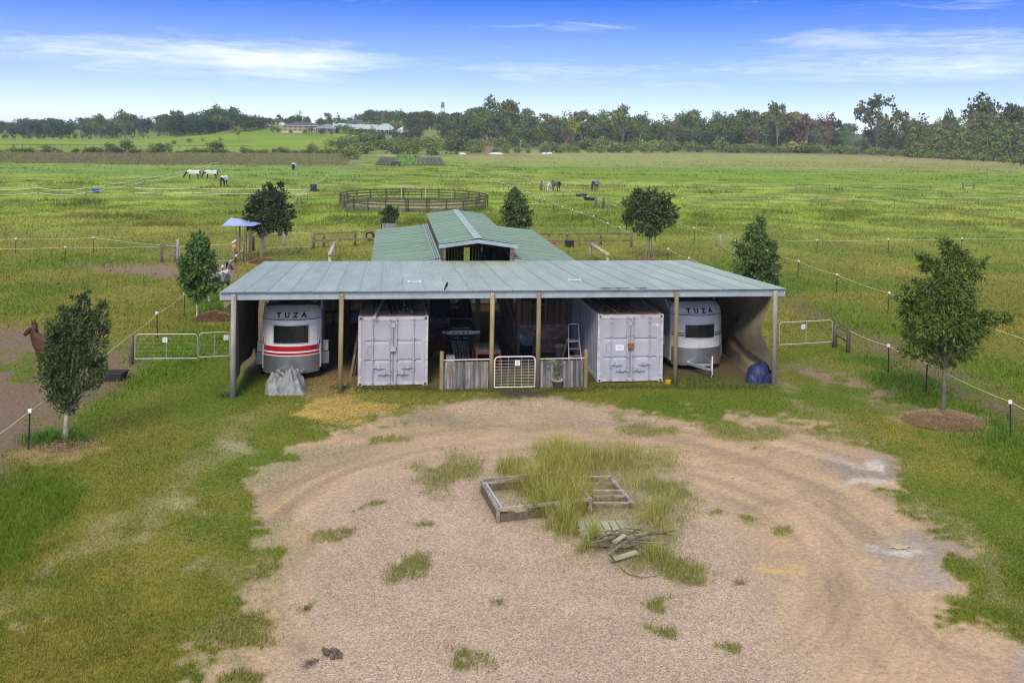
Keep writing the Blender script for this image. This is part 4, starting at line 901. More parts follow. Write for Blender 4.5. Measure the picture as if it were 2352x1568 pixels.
# bucket, tub
m_bucket = M('white_bucket', (.5, .49, .46), .5, var=.15)
p = at(1285.5, 817); t = empty('bucket', (p.x, p.y, 0), 0, 'big dirty white bucket beside the step ladder', 'bucket')
MB().lathe([(0, 0), (.17, 0), (.235, .40), (.25, .40), (.25, .43), (.225, .43), (.165, .03), (0, .03)], 18).build('bucket_body', m_bucket, t, smooth=True)
MB().tube([(.24*math.cos(a), -.02, .42-.12*math.sin(a)) for a in [math.pi*k/8 for k in range(9)]], .008, 5).build('handle', m_steel, t)
p = at(1247, 806); o = MB().box(-.2, .2, -.1, .15, 0, .28); o = o.build('toolbox', m_black, None, (p.x, p.y, 0)); MB().box(-.11, .11, -.108, -.098, .17, .24).build('label_plate', m_bucket, o); MB().tube([(-.1, 0, .28), (-.08, 0, .34), (.08, 0, .34), (.1, 0, .28)], .012, 5).build('handle', m_black, o); tag(o, 'black toolbox with pale plate at the foot of the stall wall', 'toolbox')
# platform step ladder
p = at(1320, 846); t = empty('step_ladder', (p.x-.02, p.y+.1, 0), R(8), 'white platform step ladder with hand rail beside the right container', 'ladder')
for s in (-1, 1): MB().tube([(s*.27, -.25, 0), (s*.22, .02, 1.02), (s*.2, .1, 1.62)], .02, 7).build('front_rail', m_whitemetal, t)
MB().tube([(-.2, .1, 1.62), (-.17, .11, 1.67), (.17, .11, 1.67), (.2, .1, 1.62)], .02, 7).build('hand_rail', m_whitemetal, t)
for s in (-1, 1): MB().tube([(s*.24, .12, 1.0), (s*.32, .62, 0)], .018, 7).build('rear_leg', m_steel, t)
MB().box(-.23, .23, .0, .32, 1.0, 1.06).build('platform', m_cap_top, t)
for z in (.2, .46, .73): MB().box(-.25+.03*z, .25-.03*z, -.24+.25*z, -.13+.25*z, z, z+.03).build('step', m_steel, t)
# slatted stall wall on the right of the bay
pL = at(1190, 812); pR = at(1307, 809); t = empty('stall_wall', (pL.x, pL.y, 0), math.atan2(pR.y-pL.y, pR.x-pL.x), 'dark slatted stall wall at the back of the middle bay', 'stall wall'); wl = (pR-pL).length
n = 24
for i in range(n):
    if i in (6, 11, 19): continue
    MB().box(i*wl/n+.004, (i+1)*wl/n-.014-.03*(i % 3 == 1), 0, .022, 1.18, 2.2+random.uniform(-.05, .02)).build('slat', m_darkwood, t)
MB().box(0, wl, -.05, 0, 1.08, 1.18).build('rail', m_grey_wood, t); MB().box(0, wl, .03, .07, 1.95, 2.03).build('rail', m_darkwood, t)
for k in range(6): MB().box(0, wl, 0, .02, .02+k*.178, .02+k*.178+.172).build('kick_board', m_brownwood, t)
MB().box(-.07, .07, -.06, .08, 0, 2.6).build('post', m_darkwood, t)
# boarded aisle partition running back from it
a = at(1188, 812); t = empty('aisle_partition', (a.x-.12, a.y+.1, 0), 0, 'sloping topped board partition running back from the slatted stall wall', 'partition')
for k in range(9):
    z1 = 1.1+.15*k; MB().box(-.02, .02, k*.55, k*.55+.54, .03, min(z1, 2.2)).build('board', m_brownwood, t)
MB().beam((0, 0, 1.15), (0, 4.6, 2.3), .05, .09).build('capping', m_greypost, t)
# left stall front with rail, post and covers thrown over it
a = at(983, 800); b_ = at(1098.5, 800); t = empty('stall_front', (a.x, a.y, 0), 0, 'half height dark stall front with a top rail left of the aisle', 'stall wall'); wl = b_.x-a.x
MB().box(0, wl, -.05, .02, 1.13, 1.24).build('rail', m_grey_wood, t)
for k in range(5): MB().box(0, wl, .02, .045, .04+k*.2, .04+k*.2+.19).build('board', m_darkwood, t)
MB().box(wl-.09, wl+.07, -.08, .08, 0, 2.55).build('post', m_brownwood, t); MB().box(-.07, .05, -.05, .08, 0, 2.5).build('post', m_darkwood, t)
m_cover = M('dark_canvas', (.022, .024, .034), .85, var=.35, scale=4, bump=.4, bscale=8)
def drape(x0, x1, zt, zb, seed, y0, lab):
    mb = MB(); mb.grid(lambda u, v: (x0+(x1-x0)*(.5+(u-.5)*(.62+.38*(1-v)**.5)), y0+.22*math.sin(math.pi*u)*(.4-v)+.05*math.sin(u*17+seed+v*3), zb+(zt-zb)*v*(1-.10*abs(u-.5)*2*v)+.02*math.sin(u*9+seed)), 26, 12)
    mb.grid(lambda u, v: (x0+(x1-x0)*(.5+(u-.5)*(.62+.38*(v)**.5)), y0+.2+.5*v, zt-(zt-zb)*v*.5-.06*abs(u-.5)), 20, 4)
    return tag(mb.build('horse_rug', m_cover, None, None, True), lab, 'rug', 'dark rugs hung in the left stall')
drape(a.x+.0, a.x+.98, 2.12, 1.22, 1, a.y+.35, 'wide black horse rug hung over a rack in the left stall')
drape(a.x+1.2, a.x+1.85, 2.0, 1.2, 3, a.y+.3, 'narrow black horse rug hanging next to the aisle post')
o = MB().lathe([(0, 0), (.16, .0), (.19, .3), (.18, .33), (0, .33)], 14).build('feed_bin', m_black, None, (a.x+1.02, a.y+.3, 1.24), True); tag(o, 'shiny black feed bin standing on the stall rail between two rugs', 'bin')
# pot with shrub in front of the right fence
m_terra = M('pale_clay', (.42, .33, .26), .85, var=.18, scale=6)
p = at(1281.5, 896); t = empty('plant_pot', (p.x, p.y+.15, 0), 0, 'pale clay pot with a wispy shrub in front of the right paling fence', 'pot')
MB().lathe([(0, 0), (.13, 0), (.19, .30), (.205, .30), (.205, .35), (.175, .35), (.165, .28), (0, .28)], 18).build('pot', m_terra, t, smooth=True)
MB().lathe([(0, .27), (.168, .285)], 14).build('soil', M('potting_soil', (.03, .022, .016), .95), t)
MB().torus((0, 0, .36), .07, .012, (0, 1, .2), 14, 5).build('handle', m_bucket, t)
V = []; Cc = []
for k in range(260):
    st = random.random(); a_ = random.uniform(0, 6.28); hh = .35+.75*random.random(); sp = .62*(hh-.25)
    q = np.array([sp*math.cos(a_)*random.random()-.1*hh, .3*sp*math.sin(a_), hh]); s_ = .028
    d1 = rng.normal(size=3)*s_; d2 = rng.normal(size=3)*s_*.5; V += [q-d1, q+d2, q+d1, q-d2]; cc = np.array([.2, .26, .13])*random.uniform(.6, 1.3); Cc += [cc]*4
m_leafpot = attr_mat('shrub_leaf', .7, .2)
link('foliage', np_mesh('foliage', np.array(V), np.arange(len(V)).reshape(-1, 4), np.array(Cc)), m_leafpot, t)
mb = MB()
for k in range(7): a_ = random.uniform(0, 6.28); mb.tube([(0, 0, .27), (.06*math.cos(a_), .05*math.sin(a_), .6), (.22*math.cos(a_)-.05, .1*math.sin(a_), 1.0)], .008, 4)
mb.build('stem', m_rail, t)
# yellow scoop by the post
p = at(1537, 884); o = MB().lathe([(0, 0), (.09, 0), (.11, .16), (.1, .16), (.08, .02), (0, .02)], 12).build('scoop', M('yellow_scoop', (.75, .42, .02), .4), None, (p.x-.02, p.y+.05, 0.0)); MB().beam((.08, 0, .1), (.24, .03, .12), .03, .03).build('handle', m_black, o); tag(o, 'yellow scoop on the ground between the right container and a post', 'scoop')
# hay stack on a dark rack, feed bags, and leaning timbers in the left bay
m_hay = M('hay', (.27, .2, .1), .95, var=.4, scale=9, bump=.6, bscale=40)
p = at(752, 800); rk = empty('hay_rack', (p.x-.35, 38.6, 0), 0, 'dark timber rack carrying hay bales in the left bay', 'rack')
for x in (0, 1.7):
    for y in (0, 1.0): MB().box(x, x+.09, y, y+.09, 0, 1.75).build('upright', m_darkwood, rk)
MB().box(-.05, 1.85, -.05, 1.15, 1.58, 1.62).build('shelf', m_darkwood, rk); MB().box(-.02, 1.82, .98, 1.02, .05, 1.56).build('back_panel', m_darkwood, rk)
for k, (x, z, lb) in enumerate(((.4, 1.63, 'left'), (1.35, 1.63, 'right'))):
    mb = MB(); mb.grid(lambda u, v: (0, 0, 0), 1, 1); mb = MB()
    for i in range(5): mb.box(-.44+i*.178, -.44+i*.178+.172, random.uniform(-.01, .02), .5, random.uniform(0, .015), .36+random.uniform(-.02, .02))
    o = mb.build('hay_bale', m_hay, None, (p.x-.35+x, 38.62, z)); tag(o, 'rectangular hay bale on the rack in the left bay, the %s one' % lb, 'hay bale', 'hay bales on the rack')
    st = MB()
    for i in (-.2, .2): st.box(i-.008, i+.008, -.025, .51, -.005, .385)
    st.build('twine', m_rope, o)
m_bluebag = M('blue_bag', (.16, .19, .34), .6, var=.2)
for k, (x, lb) in enumerate(((.35, 'brown paper feed bag hanging under the hay bales'), (.85, 'pale blue feed bag hanging under the hay bales'), (1.5, 'small blue feed bag hanging nearest the container'))):
    mb = MB(); mb.grid(lambda u, v: ((u-.5)*.42, -.08*math.sin(math.pi*u)*math.sin(math.pi*v), -.42*v), 8, 6); mb.grid(lambda u, v: ((.5-u)*.42, .06*math.sin(math.pi*u)*math.sin(math.pi*v)+.01, -.42*v), 8, 6)
    tag(mb.build('feed_bag', m_hay if k == 0 else m_bluebag, None, (p.x-.35+x, 38.5, 1.56), True), lb, 'bag')
for k, (px, py, dx, h_, w_) in enumerate(((806, 866, .35, 2.3, .09), (813, 864, .28, 2.0, .07), (818, 860, .15, 1.7, .11))):
    p = at(px, py); o = MB().beam((p.x, p.y, 0), (p.x+dx, p.y+.7, h_), w_, .04).build('leaning_timber', m_brownwood, None)
    tag(o, ('longest weathered timber leaning against the left container', 'middle length timber leaning against the left container', 'short wide timber leaning against the left container')[k], 'timber', 'timbers leaning on the left container')
# ------------------------------------------------------------------ rope fences
pk_mb = MB(); pk_mb.box(-.022, .022, -.005, .005, -.25, 1.0).box(-.005, .005, -.022, .022, -.25, 1.0); PK = pk_mb.mesh('post')
cp_mb = MB(); cp_mb.box(-.045, .045, -.045, .045, .97, 1.065); CP = cp_mb.mesh('cap')
pk_thin = MB().tube([(0, 0, -.2), (0, 0, 1.0)], .03, 5).mesh('post')
PK.materials.append(m_picket); CP.materials.append(m_cap); pk_thin.materials.append(m_rail)
def sagline(mb, a, b, r, sag=.05, n=5):
    a = Vector(a); b = Vector(b)
    mb.tube([a.lerp(b, k/n)-Vector((0, 0, sag*4*(k/n)*(1-k/n))) for k in range(n+1)], r, 4, False)
def rope_fence(name, label, tops, h=1.05, start=None, end=None, r=.011, levels=(1.0,), mat=None, group='electric rope fences round the paddocks', cap=True, thin=False, scale=1.0, sag=.06, posts=True, cat='fence'):
    """tops: photo positions of the post tops"""
    P = []
    for px, py in tops:
        q = at(px, py, h); zt = T1(q.x, q.y)
        if q.y > 220: q = at(px, py, h+zt)
        P.append(Vector((q.x, q.y, T1(q.x, q.y))))
    t = empty(name, P[0], 0, label, cat, group)
    if posts:
        for q in P:
            o = link('post', pk_thin if thin else PK, None, t, q-P[0]); o.scale = (scale, scale, h); o.rotation_euler = (R(random.uniform(-2, 2)), R(random.uniform(-2, 2)), random.uniform(0, 3))
            if cap: c = link('cap', CP, None, o, None); c.scale = (1, 1, 1)
    seq = list(P)
    if start is not None: seq = [Vector(start)]+seq
    if end is not None: seq = seq+[Vector(end)]
    for lv in levels:
        mb = MB()
        for a, b in zip(seq[:-1], seq[1:]): sagline(mb, a-P[0]+Vector((0, 0, h*lv)), b-P[0]+Vector((0, 0, h*lv)), r, sag)
        mb.build('rope', mat or m_rope, t)
    return t, P
def strainer(px, py, h, d, lab, m=None, name='gate_post', group='round timber gate posts'):
    q = at(px, py); zz = T1(q.x, q.y); o = MB().tube([(0, 0, -.2), (0, 0, h*.6), (0, 0, h)], [d/2, d/2*.97, d/2*.92], 10).build(name, m or m_darkpost, None, (q.x, q.y, zz), True)
    tag(o, lab, 'post', group); return o
m_darkpost = M('dark_posts', (.10, .082, .062), .9, var=.35, scale=5, c2=(.18, .15, .11), stretch=(1, 1, .2))
s1 = strainer(302.5, 829, 1.12, .15, 'dark round post holding the left paddock gates')
q = at(302.5, 829)
rope_fence('rope_fence', 'nearest white capped rope fence on the left, in front of the bay horse', [(-150, 1095), (66, 945)], end=(q.x, q.y, 0))
rope_fence('rope_fence', 'rope fence climbing from the left gates past the slender tree to the blue shelter', [(362, 719.5), (423, 676), (471, 640), (512.7, 612), (542.4, 587.7)], start=(q.x, q.y, 0), end=at(560, 603))
def tube_gate(pxa, pya, pxb, pyb, h, label, stay, signf, z0=.15):
    a = at(pxa, pya); b = at(pxb, pyb); a.z = T1(a.x, a.y); d = b-a; w = math.hypot(d.x, d.y)
    g = mesh_gate((a.x, a.y, a.z+z0), math.atan2(d.y, d.x), w, h, label, 5, stay, None if signf is None else w*signf, name='paddock_gate', r=.018, wire=.0013, fm=m_gategrey, group='galvanised tube gates'); return g
tube_gate(310, 829, 453, 828, 1.0, 'wide tube gate left of the shed, hung on the dark post', 1, .48)
tube_gate(457, 826, 527, 822, 1.0, 'narrow tube gate between the wide gate and the shed post', 1, .88)
s2 = strainer(1917, 797, .98, .19, 'round brown post at the end of the right gate'); s3 = strainer(1948, 809, 1.06, .17, 'second round brown post right of the gate, where the rope starts')
a = at(1917, 797); b = at(1948, 809); rl = empty('short_rail', a, 0, 'two short rails joining the pair of brown posts by the right gate', 'rail')
for z in (.5, .9): MB().beam((.08, 0, z), (b.x-a.x-.08, b.y-a.y, z-.02), .04, .06).build('rail', m_darkpost, rl)
tube_gate(1789, 803, 1911, 796, 1.0, 'tube gate right of the shed with small white sign', 1, .44)
qb = at(1948, 809)
rope_fence('rope_fence', 'nearest rope fence on the right, passing the big feathery tree', [(2041.8, 794.5), (2129, 834), (2323, 924), (2560, 1035)], start=(qb.x, qb.y, -.12))
rope_fence('rope_fence', 'rope fence on the far side of the right hand track', [(1533.6, 572), (1583, 593)], end=at(1640, 655))
rope_fence('rope_fence', 'long rope fence between the right track and the big pasture', [(1690, 553), (1762, 577), (1833, 600), (1922, 631), (2040.6, 673), (2236, 737), (2480, 818)])
rope_fence('rope_fence', 'rope fence running back from the small right gate past the multi stemmed tree', [(1412.6, 472), (1478, 491), (1551, 510.6), (1595.3, 524)], end=at(1654, 569), start=at(1386, 478))
rope_fence('rope_fence', 'further run of rope fence behind the leaning pickets by the black tubs', [(1161, 395), (1176, 399), (1192, 404), (1210, 410.6), (1223, 415.7), (1240, 420), (1258, 426), (1275, 431), (1295, 437.6), (1310, 441), (1328, 445), (1348, 451.7)], end=at(1386, 478), sag=.04)
rope_fence('rope_fence', 'rope fence right of the round yard running to the timber rail', [(1055.5, 377), (1063, 381), (1072, 386), (1080, 390), (1088, 393.5), (1097, 397), (1107, 401), (1123, 407), (1134, 411.5), (1146, 417), (1157, 421), (1167.7, 425.5), (1178, 429), (1200, 437.6), (1212, 441.5), (1226, 448), (1239, 454.3), (1250, 458), (1271, 465.4), (1291, 475.4), (1315.5, 482), (1336, 489), (1363, 497), (1394.5, 512.6), (1421.8, 522)], end=at(1450, 566), sag=.04)
rope_fence('rope_fence', 'rope fence crossing the right pasture nearest the camera', [(1877, 551.7), (2041.8, 550), (2209.5, 548), (2385, 546)], start=at(1800, 583), sag=.08)
rope_fence('rope_fence', 'middle rope fence crossing the right pasture', [(1569, 456), (1666, 456), (1765.7, 455.6), (1864, 456), (1960.5, 455.6), (2055, 455), (2150, 454), (2247.6, 453.5), (2340, 452), (2440, 451)], r=.01)
rope_fence('rope_fence', 'rope fence along the bright green strip of the right pasture', [(1305, 421.6), (1370, 421.4), (1435.5, 421), (1519, 421), (1600, 421.5), (1679, 422), (1753, 422), (1828, 422), (1905, 422), (1985, 421), (2061, 422), (2138, 423), (2206, 423)], r=.01)
rope_fence('rope_fence', 'short rope fence slanting away at the far right of the pasture', [(2277, 424), (2326, 427), (2390, 431)], r=.012, start=at(2237, 434))
rope_fence('rope_fence', 'faint furthest rope fence across the right pasture', [(1225, 396), (1278, 396), (1333, 396), (1394, 396), (1455, 396.5), (1520, 397), (1600, 397.5), (1729, 398), (1850, 398.5), (1980, 399), (2100, 399.5), (2210, 400), (2330, 401)], r=.008, cap=True)
for k, (px, lb) in enumerate(((2211.6, 'left dark post of the timber stile in the far right pasture'), (2237, 'right dark post of the timber stile in the far right pasture'))): strainer(px, 434, 1.25, .22, lb, group='stile posts')
a = at(2211.6, 434); b = at(2237, 434); rl = empty('stile_rail', a, 0, 'low rail between the two stile posts in the far right pasture', 'rail'); MB().beam((.1, 0, .55), (b.x-a.x-.1, b.y-a.y, .55), .06, .12).build('rail', m_darkpost, rl)
q = at(409, 606)
rope_fence('rope_fence', 'upper rope fence crossing the left pasture to the tall grey post', [(-140, 551), (36, 549), (214.7, 546)], end=(q.x, q.y, .1))
rope_fence('rope_fence', 'lower rope fence crossing the left pasture to the short timber fence', [(-60, 571), (149.6, 568)], end=at(371, 602))
strainer(408, 606, 1.62, .17, 'tall grey post at the left tube gate', m_greypost)
tube_gate(412, 609, 536, 603, 1.12, 'tube gate behind the slender tree on the left', 1, None, .1)
# short timber fence and the blue roofed feeder
def timber_fence(label, posts, rails, m=None, name='timber_fence', d=.17):
    a = at(*posts[0][:2]); t = empty(name, a, 0, label, 'fence')
    for px, py, h in posts: q = at(px, py)-a; MB().tube([(q.x, q.y, -.2), (q.x, q.y, h)], [d/2, d/2*.9], 9).build('post', m or m_rail, t, smooth=True)
    for (p0, p1, z0, z1, hh) in rails: q = at(*p0)-a; w = at(*p1)-a; MB().beam((q.x, q.y-.08, z0), (w.x, w.y-.08, z1), .05, hh).build('rail', m or m_rail, t)
    return t
timber_fence('short two rail timber fence at the left edge of the bare paddock', [(371, 602, 1.2), (403.6, 601, 1.22)], [((366, 602), (408, 601), 1.05, 1.05, .15), ((366, 602), (408, 601), .45, .47, .16)], m_brownwood, d=.22)
timber_fence('two rail timber fence behind the barn on the left', [(608, 571, 1.15), (720.3, 570.6, 1.22), (743.6, 568, 1.1), (815.5, 564, 1.18), (880, 563, 1.1)], [((720, 570.6), (850, 563), 1.08, 1.08, .12), ((720, 570.6), (880, 563), .58, .55, .15)], m_rail, d=.2)
tube_gate(609, 572, 712, 571, 1.1, 'tube gate in line with the timber fence behind the round headed tree', 1, None, .05)
timber_fence('two rail timber fence behind the barn on the right', [(1262, 563, 1.0), (1302.4, 563, .95), (1379.5, 562.6, 1.02), (1450, 566.8, 1.12)], [((1238, 563), (1452, 564), .88, .96, .14), ((1250, 563), (1450, 564), .32, .42, .14)], m_rail, d=.2)
a = at(541, 600); t = empty('feeder_shelter', a, 0, 'small feed shelter with pale blue skillion roof on thin posts', 'shelter')
w = at(566, 597)-a; zr = 2.35; m_blue = M('blue_roof', (.30, .37, .62), .45, .1, var=.06)
MB().add([(-.95, .1, zr), (1.15, .1, zr), (1.55, .9, zr+.1), (-.55, 1.4, zr+.42), (-.95, .1, zr+.03), (1.15, .1, zr+.03), (1.55, .9, zr+.13), (-.55, 1.4, zr+.45)], [(3, 2, 1, 0), (4, 5, 6, 7), (0, 1, 5, 4), (1, 2, 6, 5), (2, 3, 7, 6), (3, 0, 4, 7)]).build('roof', m_blue, t)
for x, y, r_ in ((0, .2, .05), (w.x, .2, .08), (w.x+.25, .5, .09), (.1, 1.0, .05)): MB().tube([(x, y, -.2), (x, y, zr+.02)], r_, 8).build('post', m_brownwood, t)
MB().beam((0, .2, 1.35), (w.x, .2, 1.35), .05, .09).build('shelf', m_darkpost, t); MB().beam((.1, .2, .55), (w.x, .2, .55), .05, .07).build('brace', m_darkpost, t)
o = strainer(538, 602.6, 1.3, .19, 'dark post with orange tag in front of the blue feeder shelter', m_brownwood); MB().box(-.1, .1, -.13, -.1, 1.0, 1.22).build('orange_tag', M('orange_tag', (.75, .33, .01), .5), o); MB().beam((-.15, -.1, 1.3), (.1, .02, 1.5), .08, .08).build('insulator', m_cap, o)
o = strainer(581.5, 576, 1.08, .2, 'black flared stump post right of the blue feeder shelter', m_picket)
strainer(560, 603, 1.25, .07, 'thin leg post under the blue feeder shelter', m_picket)
strainer(652, 571-6, 1.1, .2, 'grey slab post behind the round headed tree', m_greypost)
o = strainer(826.6, 563.7, 1.2, .07, 'bright yellow plastic post near the tyre left of the barn', M('yellow_post', (.75, .62, .02), .5)); MB().tube([(.0, 0, 1.2), (.3, .1, 1.22), (.45, .2, .6), (.5, .2, .35)], .014, 5).build('yellow_tape', m_rope, o)
q = at(849, 560); tyre((q.x, q.y, .62), (.15, 1, 0), .30, .09, 'black tyre hung on the timber fence left of the barn')
# log hitching rails either side
def hitch(pa_, za, pb_, zb, lab):
    a = at(pa_[0], pa_[1], za); b = at(pb_[0], pb_[1], zb); t = empty('hitching_rail', (a.x, a.y, 0), 0, lab, 'rail', 'log hitching rails behind the shed')
    d = b-a; e = d.normalized()*.12; MB().tube([(-e.x, -e.y, za), (d.x*.5, d.y*.5, (za+zb)/2+.01), (d.x+e.x, d.y+e.y, zb)], [.13, .135, .125], 12).build('log', m_log, t, smooth=True)
    for q in (Vector((0, 0, 0)), Vector((d.x, d.y, 0))): MB().tube([(q.x, q.y, -.2), (q.x, q.y, za-.1)], .1, 9).build('post', m_log, t, smooth=True)
hitch((768.6, 558), .95, (757.5, 584), .95, 'pale log hitching rail left of the barn'); hitch((1357, 561), .95, (1396, 585), .95, 'pale log hitching rail right of the barn')
m_darktub = M('dark_tub', (.02, .032, .035), .5, var=.15)
def tub(px, py, w, d, h, lab, m, name='tub', rz=0.0):
    q = at(px, py); t = empty(name, (q.x, q.y, T1(q.x, q.y)), rz, lab, name.replace('_', ' '))
    b = MB(); b.add([(-w*.42, -d*.42, 0), (w*.42, -d*.42, 0), (w*.42, d*.42, 0), (-w*.42, d*.42, 0), (-w/2, -d/2, h), (w/2, -d/2, h), (w/2, d/2, h), (-w/2, d/2, h), (-w*.44, -d*.42, h-.02), (w*.44, -d*.42, h-.02), (w*.44, d*.42, h-.02), (-w*.44, d*.42, h-.02), (-w*.38, -d*.36, .06), (w*.38, -d*.36, .06), (w*.38, d*.36, .06), (-w*.38, d*.36, .06)],
          [(0, 3, 2, 1), (0, 1, 5, 4), (1, 2, 6, 5), (2, 3, 7, 6), (3, 0, 4, 7), (4, 5, 9, 8), (5, 6, 10, 9), (6, 7, 11, 10), (7, 4, 8, 11), (8, 9, 13, 12), (9, 10, 14, 13), (10, 11, 15, 14), (11, 8, 12, 15), (12, 13, 14, 15)]); b.build('shell', m, t)
    r_ = MB(); pts = [(-w/2, -d/2, h), (w/2, -d/2, h), (w/2, d/2, h), (-w/2, d/2, h), (-w/2, -d/2, h)]; r_.tube(pts, .025, 5); r_.build('rim', m, t); return t
tub(1307.6, 567, .68, .55, .48, 'dark green feed tub by the right timber fence', m_darktub)
tub(1270, 566, .35, .3, .32, 'red bucket tub partly hidden by the barn roof', M('red_tub', (.5, .06, .04), .5))
tub(258, 858, .95, .6, .28, 'black rubber trough on bare earth behind the left front tree', M('trough_rubber', (.028, .027, .026), .7, var=.2), 'trough', R(-8))
tub(219.6, 443, .75, .7, .5, 'bright blue water tub beside the white tape fence', M('blue_tub', (.03, .1, .5), .45))
tub(720, 440, .9, .8, 1.0, 'dark box trough at the corner of the white tape fence', m_darktub)
tub(1335.5, 451.5, 1.5, 1.0, .35, 'further black tub lying beside the leaning pickets', m_black); tub(1356, 460.5, 1.7, 1.1, .42, 'nearer black tub lying beside the leaning pickets', m_black)
strainer(1386, 480, 1.35, .3, 'thick dark strainer post where two right fences meet', group='fence strainers'); strainer(1368, 470, .9, .25, 'short dark post beside the thick strainer', group='fence strainers')
strainer(1654, 569, 1.05, .16, 'grey post at the small gate on the right track', m_greypost); strainer(1645, 566, .95, .14, 'second grey post at the small gate on the right track', m_greypost)
tube_gate(1657, 570, 1688, 588, 1.0, 'narrow tube gate on the right track behind a bushy tree', 0, None, .1)
# white tape fences
T_ = dict(group='white tape fences on the left', mat=m_tape, r=.024, cap=False, thin=True)
rope_fence('tape_fence', 'white double tape fence running from the blue tub to the brown crop', [(198.75, 431), (245, 423.5), (292, 416), (332, 408.5), (365.8, 403.5), (393.8, 398.5), (422, 392), (447.5, 386), (468.8, 381.5), (487, 374), (504, 373)], h=1.0, levels=(1.0, .45), sag=.12, **T_)
rope_fence('tape_fence', 'white double tape fence at the far left with one slack tape', [(-60, 430), (88.75, 431), (196, 432)], h=1.0, levels=(1.0, .4), sag=.3, **T_)
rope_fence('tape_fence', 'white double tape fence in front of the rugged horses', [(309, 431.8), (443, 432), (599, 434), (711.7, 434.8)], h=1.0, levels=(1.0, .42), sag=.12, **T_)
rope_fence('post_row', 'row of white capped posts along the far side of the tape paddock', [(20, 382), (59, 381.5), (94, 378), (126, 377), (152, 375.5), (181, 374), (203, 373), (228, 371.5)], h=1.0, levels=(), posts=True, r=.01)
rope_fence('rope_fence', 'close posted fence left of the round yard', [(640, 490), (672, 466), (683.7, 448), (691.8, 447), (698.5, 440.6), (706, 438.8), (726, 420.7), (733.3, 416), (738, 413.5), (743, 411.7), (748.7, 404.4), (753, 402), (757.7, 399), (762, 394.5), (767, 389), (773, 384.6), (782, 379)], thin=True, sag=.03)
# ------------------------------------------------------------------ round yard
pn = at(951, 457.2, 1.49); RY = 8.6; cx, cy = pn.x+.25, pn.y+RY
ry = empty('round_yard', (cx, cy, 0), 0, 'circular timber rail horse yard with solid kick boards', 'round yard')
NP = 24; m_ry = M('mossy_rails', (.085, .075, .04), .9, var=.3, scale=1.5, c2=(.14, .13, .045), c2scale=.6); m_kick = M('kick_boards', (.15, .14, .085), .9, var=.35, scale=1.5)
for i in range(NP):
    a0 = 2*math.pi*(i+.5)/NP-math.pi/2; a1 = 2*math.pi*(i+1.5)/NP-math.pi/2
    p = (RY*math.cos(a0), RY*math.sin(a0)); q = (RY*math.cos(a1), RY*math.sin(a1))
    MB().tube([(p[0], p[1], -.1), (p[0], p[1], 1.52)], .085, 7).build('post', m_ry, ry)
    if i in (0, 23): MB().tube([(p[0]+.25, p[1], -.1), (p[0]+.25, p[1], 1.52)], .08, 7).build('gate_post', m_ry, ry)
    for z in (.78, 1.12, 1.45): MB().beam((p[0]*.985, p[1]*.985, z), (q[0]*.985, q[1]*.985, z), .06, .14).build('rail', m_ry, ry)
    for k in range(2): MB().beam((p[0]*.975, p[1]*.975, .12+k*.22), (q[0]*.975, q[1]*.975, .12+k*.22), .04, .21).build('kick_board', m_kick, ry)
MB().lathe([(RY*.97, .03), (RY*.8, .09), (RY*.5, .05), (0, .05)], 48).build('sand_floor', M('yard_floor', (.27, .25, .13), .95, var=.3, scale=.7, c2=(.2, .24, .06), c2scale=.5), ry)
q = at(958, 458+0, 0); gt = empty('lintel_gate', (cx+.2, cy+RY*.93, 0), 0, 'pale timber lintel over the back gate of the round yard', 'gate frame')
for x in (-1.6, 1.4): MB().box(x-.06, x+.06, -.06, .06, 0, 2.0).build('post', m_log, gt)
MB().beam((-1.65, 0, 1.98), (1.45, 0, 1.98), .1, .1).build('lintel', m_log, gt); MB().beam((1.4, 0, 1.9), (1.9, 0, 1.6), .07, .07).build('brace', m_log, gt)
q = at(1036.5, 481); o = MB().tube([(0, 0, 0), (.02, 0, 2.5), (.06, 0, 4.1)], [.035, .03, .02], 6).build('whip_pole', m_log, None, q); tag(o, 'tall thin pale pole standing at the near side of the round yard', 'pole')
# vegetable plots
m_soil = M('tilled_soil', (.105, .085, .05), .95, var=.3, scale=1.5)
for (pl, mm, lb, h, nr_) in (([(860, 380.5), (905, 380.5), (912, 363), (872, 363)], m_soil, 'dark ploughed plot left of the green crop', .25, 6), ([(903, 381), (960, 381), (960, 362.5), (912, 362.5)], None, 'bright green crop rows between two dark plots', .9, 9), ([(961, 380.5), (1023, 380.5), (1014, 363), (961, 363)], m_soil, 'dark ploughed plot right of the green crop', .25, 6)):
    pts = [at(*p) for p in pl]; c = sum(pts, Vector())/4; t = empty('vegetable_plot', c, 0, lb, 'vegetable plot')
    MB().add([p-c+Vector((0, 0, -.3)) for p in pts]+[p-c+Vector((0, 0, .12)) for p in pts], [(4, 5, 6, 7), (0, 1, 5, 4), (1, 2, 6, 5), (2, 3, 7, 6), (3, 0, 4, 7)]).build('soil', m_soil, t)
    for k in range(nr_):
        f = (k+.5)/nr_; a = pts[0].lerp(pts[1], f)-c; b = pts[3].lerp(pts[2], f)-c
        if mm: MB().beam(a+Vector((0, 0, .2)), b+Vector((0, 0, .2)), (pts[1]-pts[0]).length/nr_*.6, h).build('ridge', m_soil, t)
        else:
            V = []; Cc = []
            for j in range(120):
                q = a.lerp(b, random.random()); s_ = .35; p_ = np.array([q.x+random.gauss(0, .18), q.y, .2+.7*random.random()]); d1 = rng.normal(size=3)*s_; d2 = rng.normal(size=3)*s_; V += [p_, p_+d1, p_+d2]; Cc += [np.array([.2, .36, .07])*random.uniform(.6, 1.3)]*3
            link('crop_row', np_mesh('crop_row', np.array(V), np.arange(len(V)).reshape(-1, 3), np.array(Cc)), m_leafpot, t)
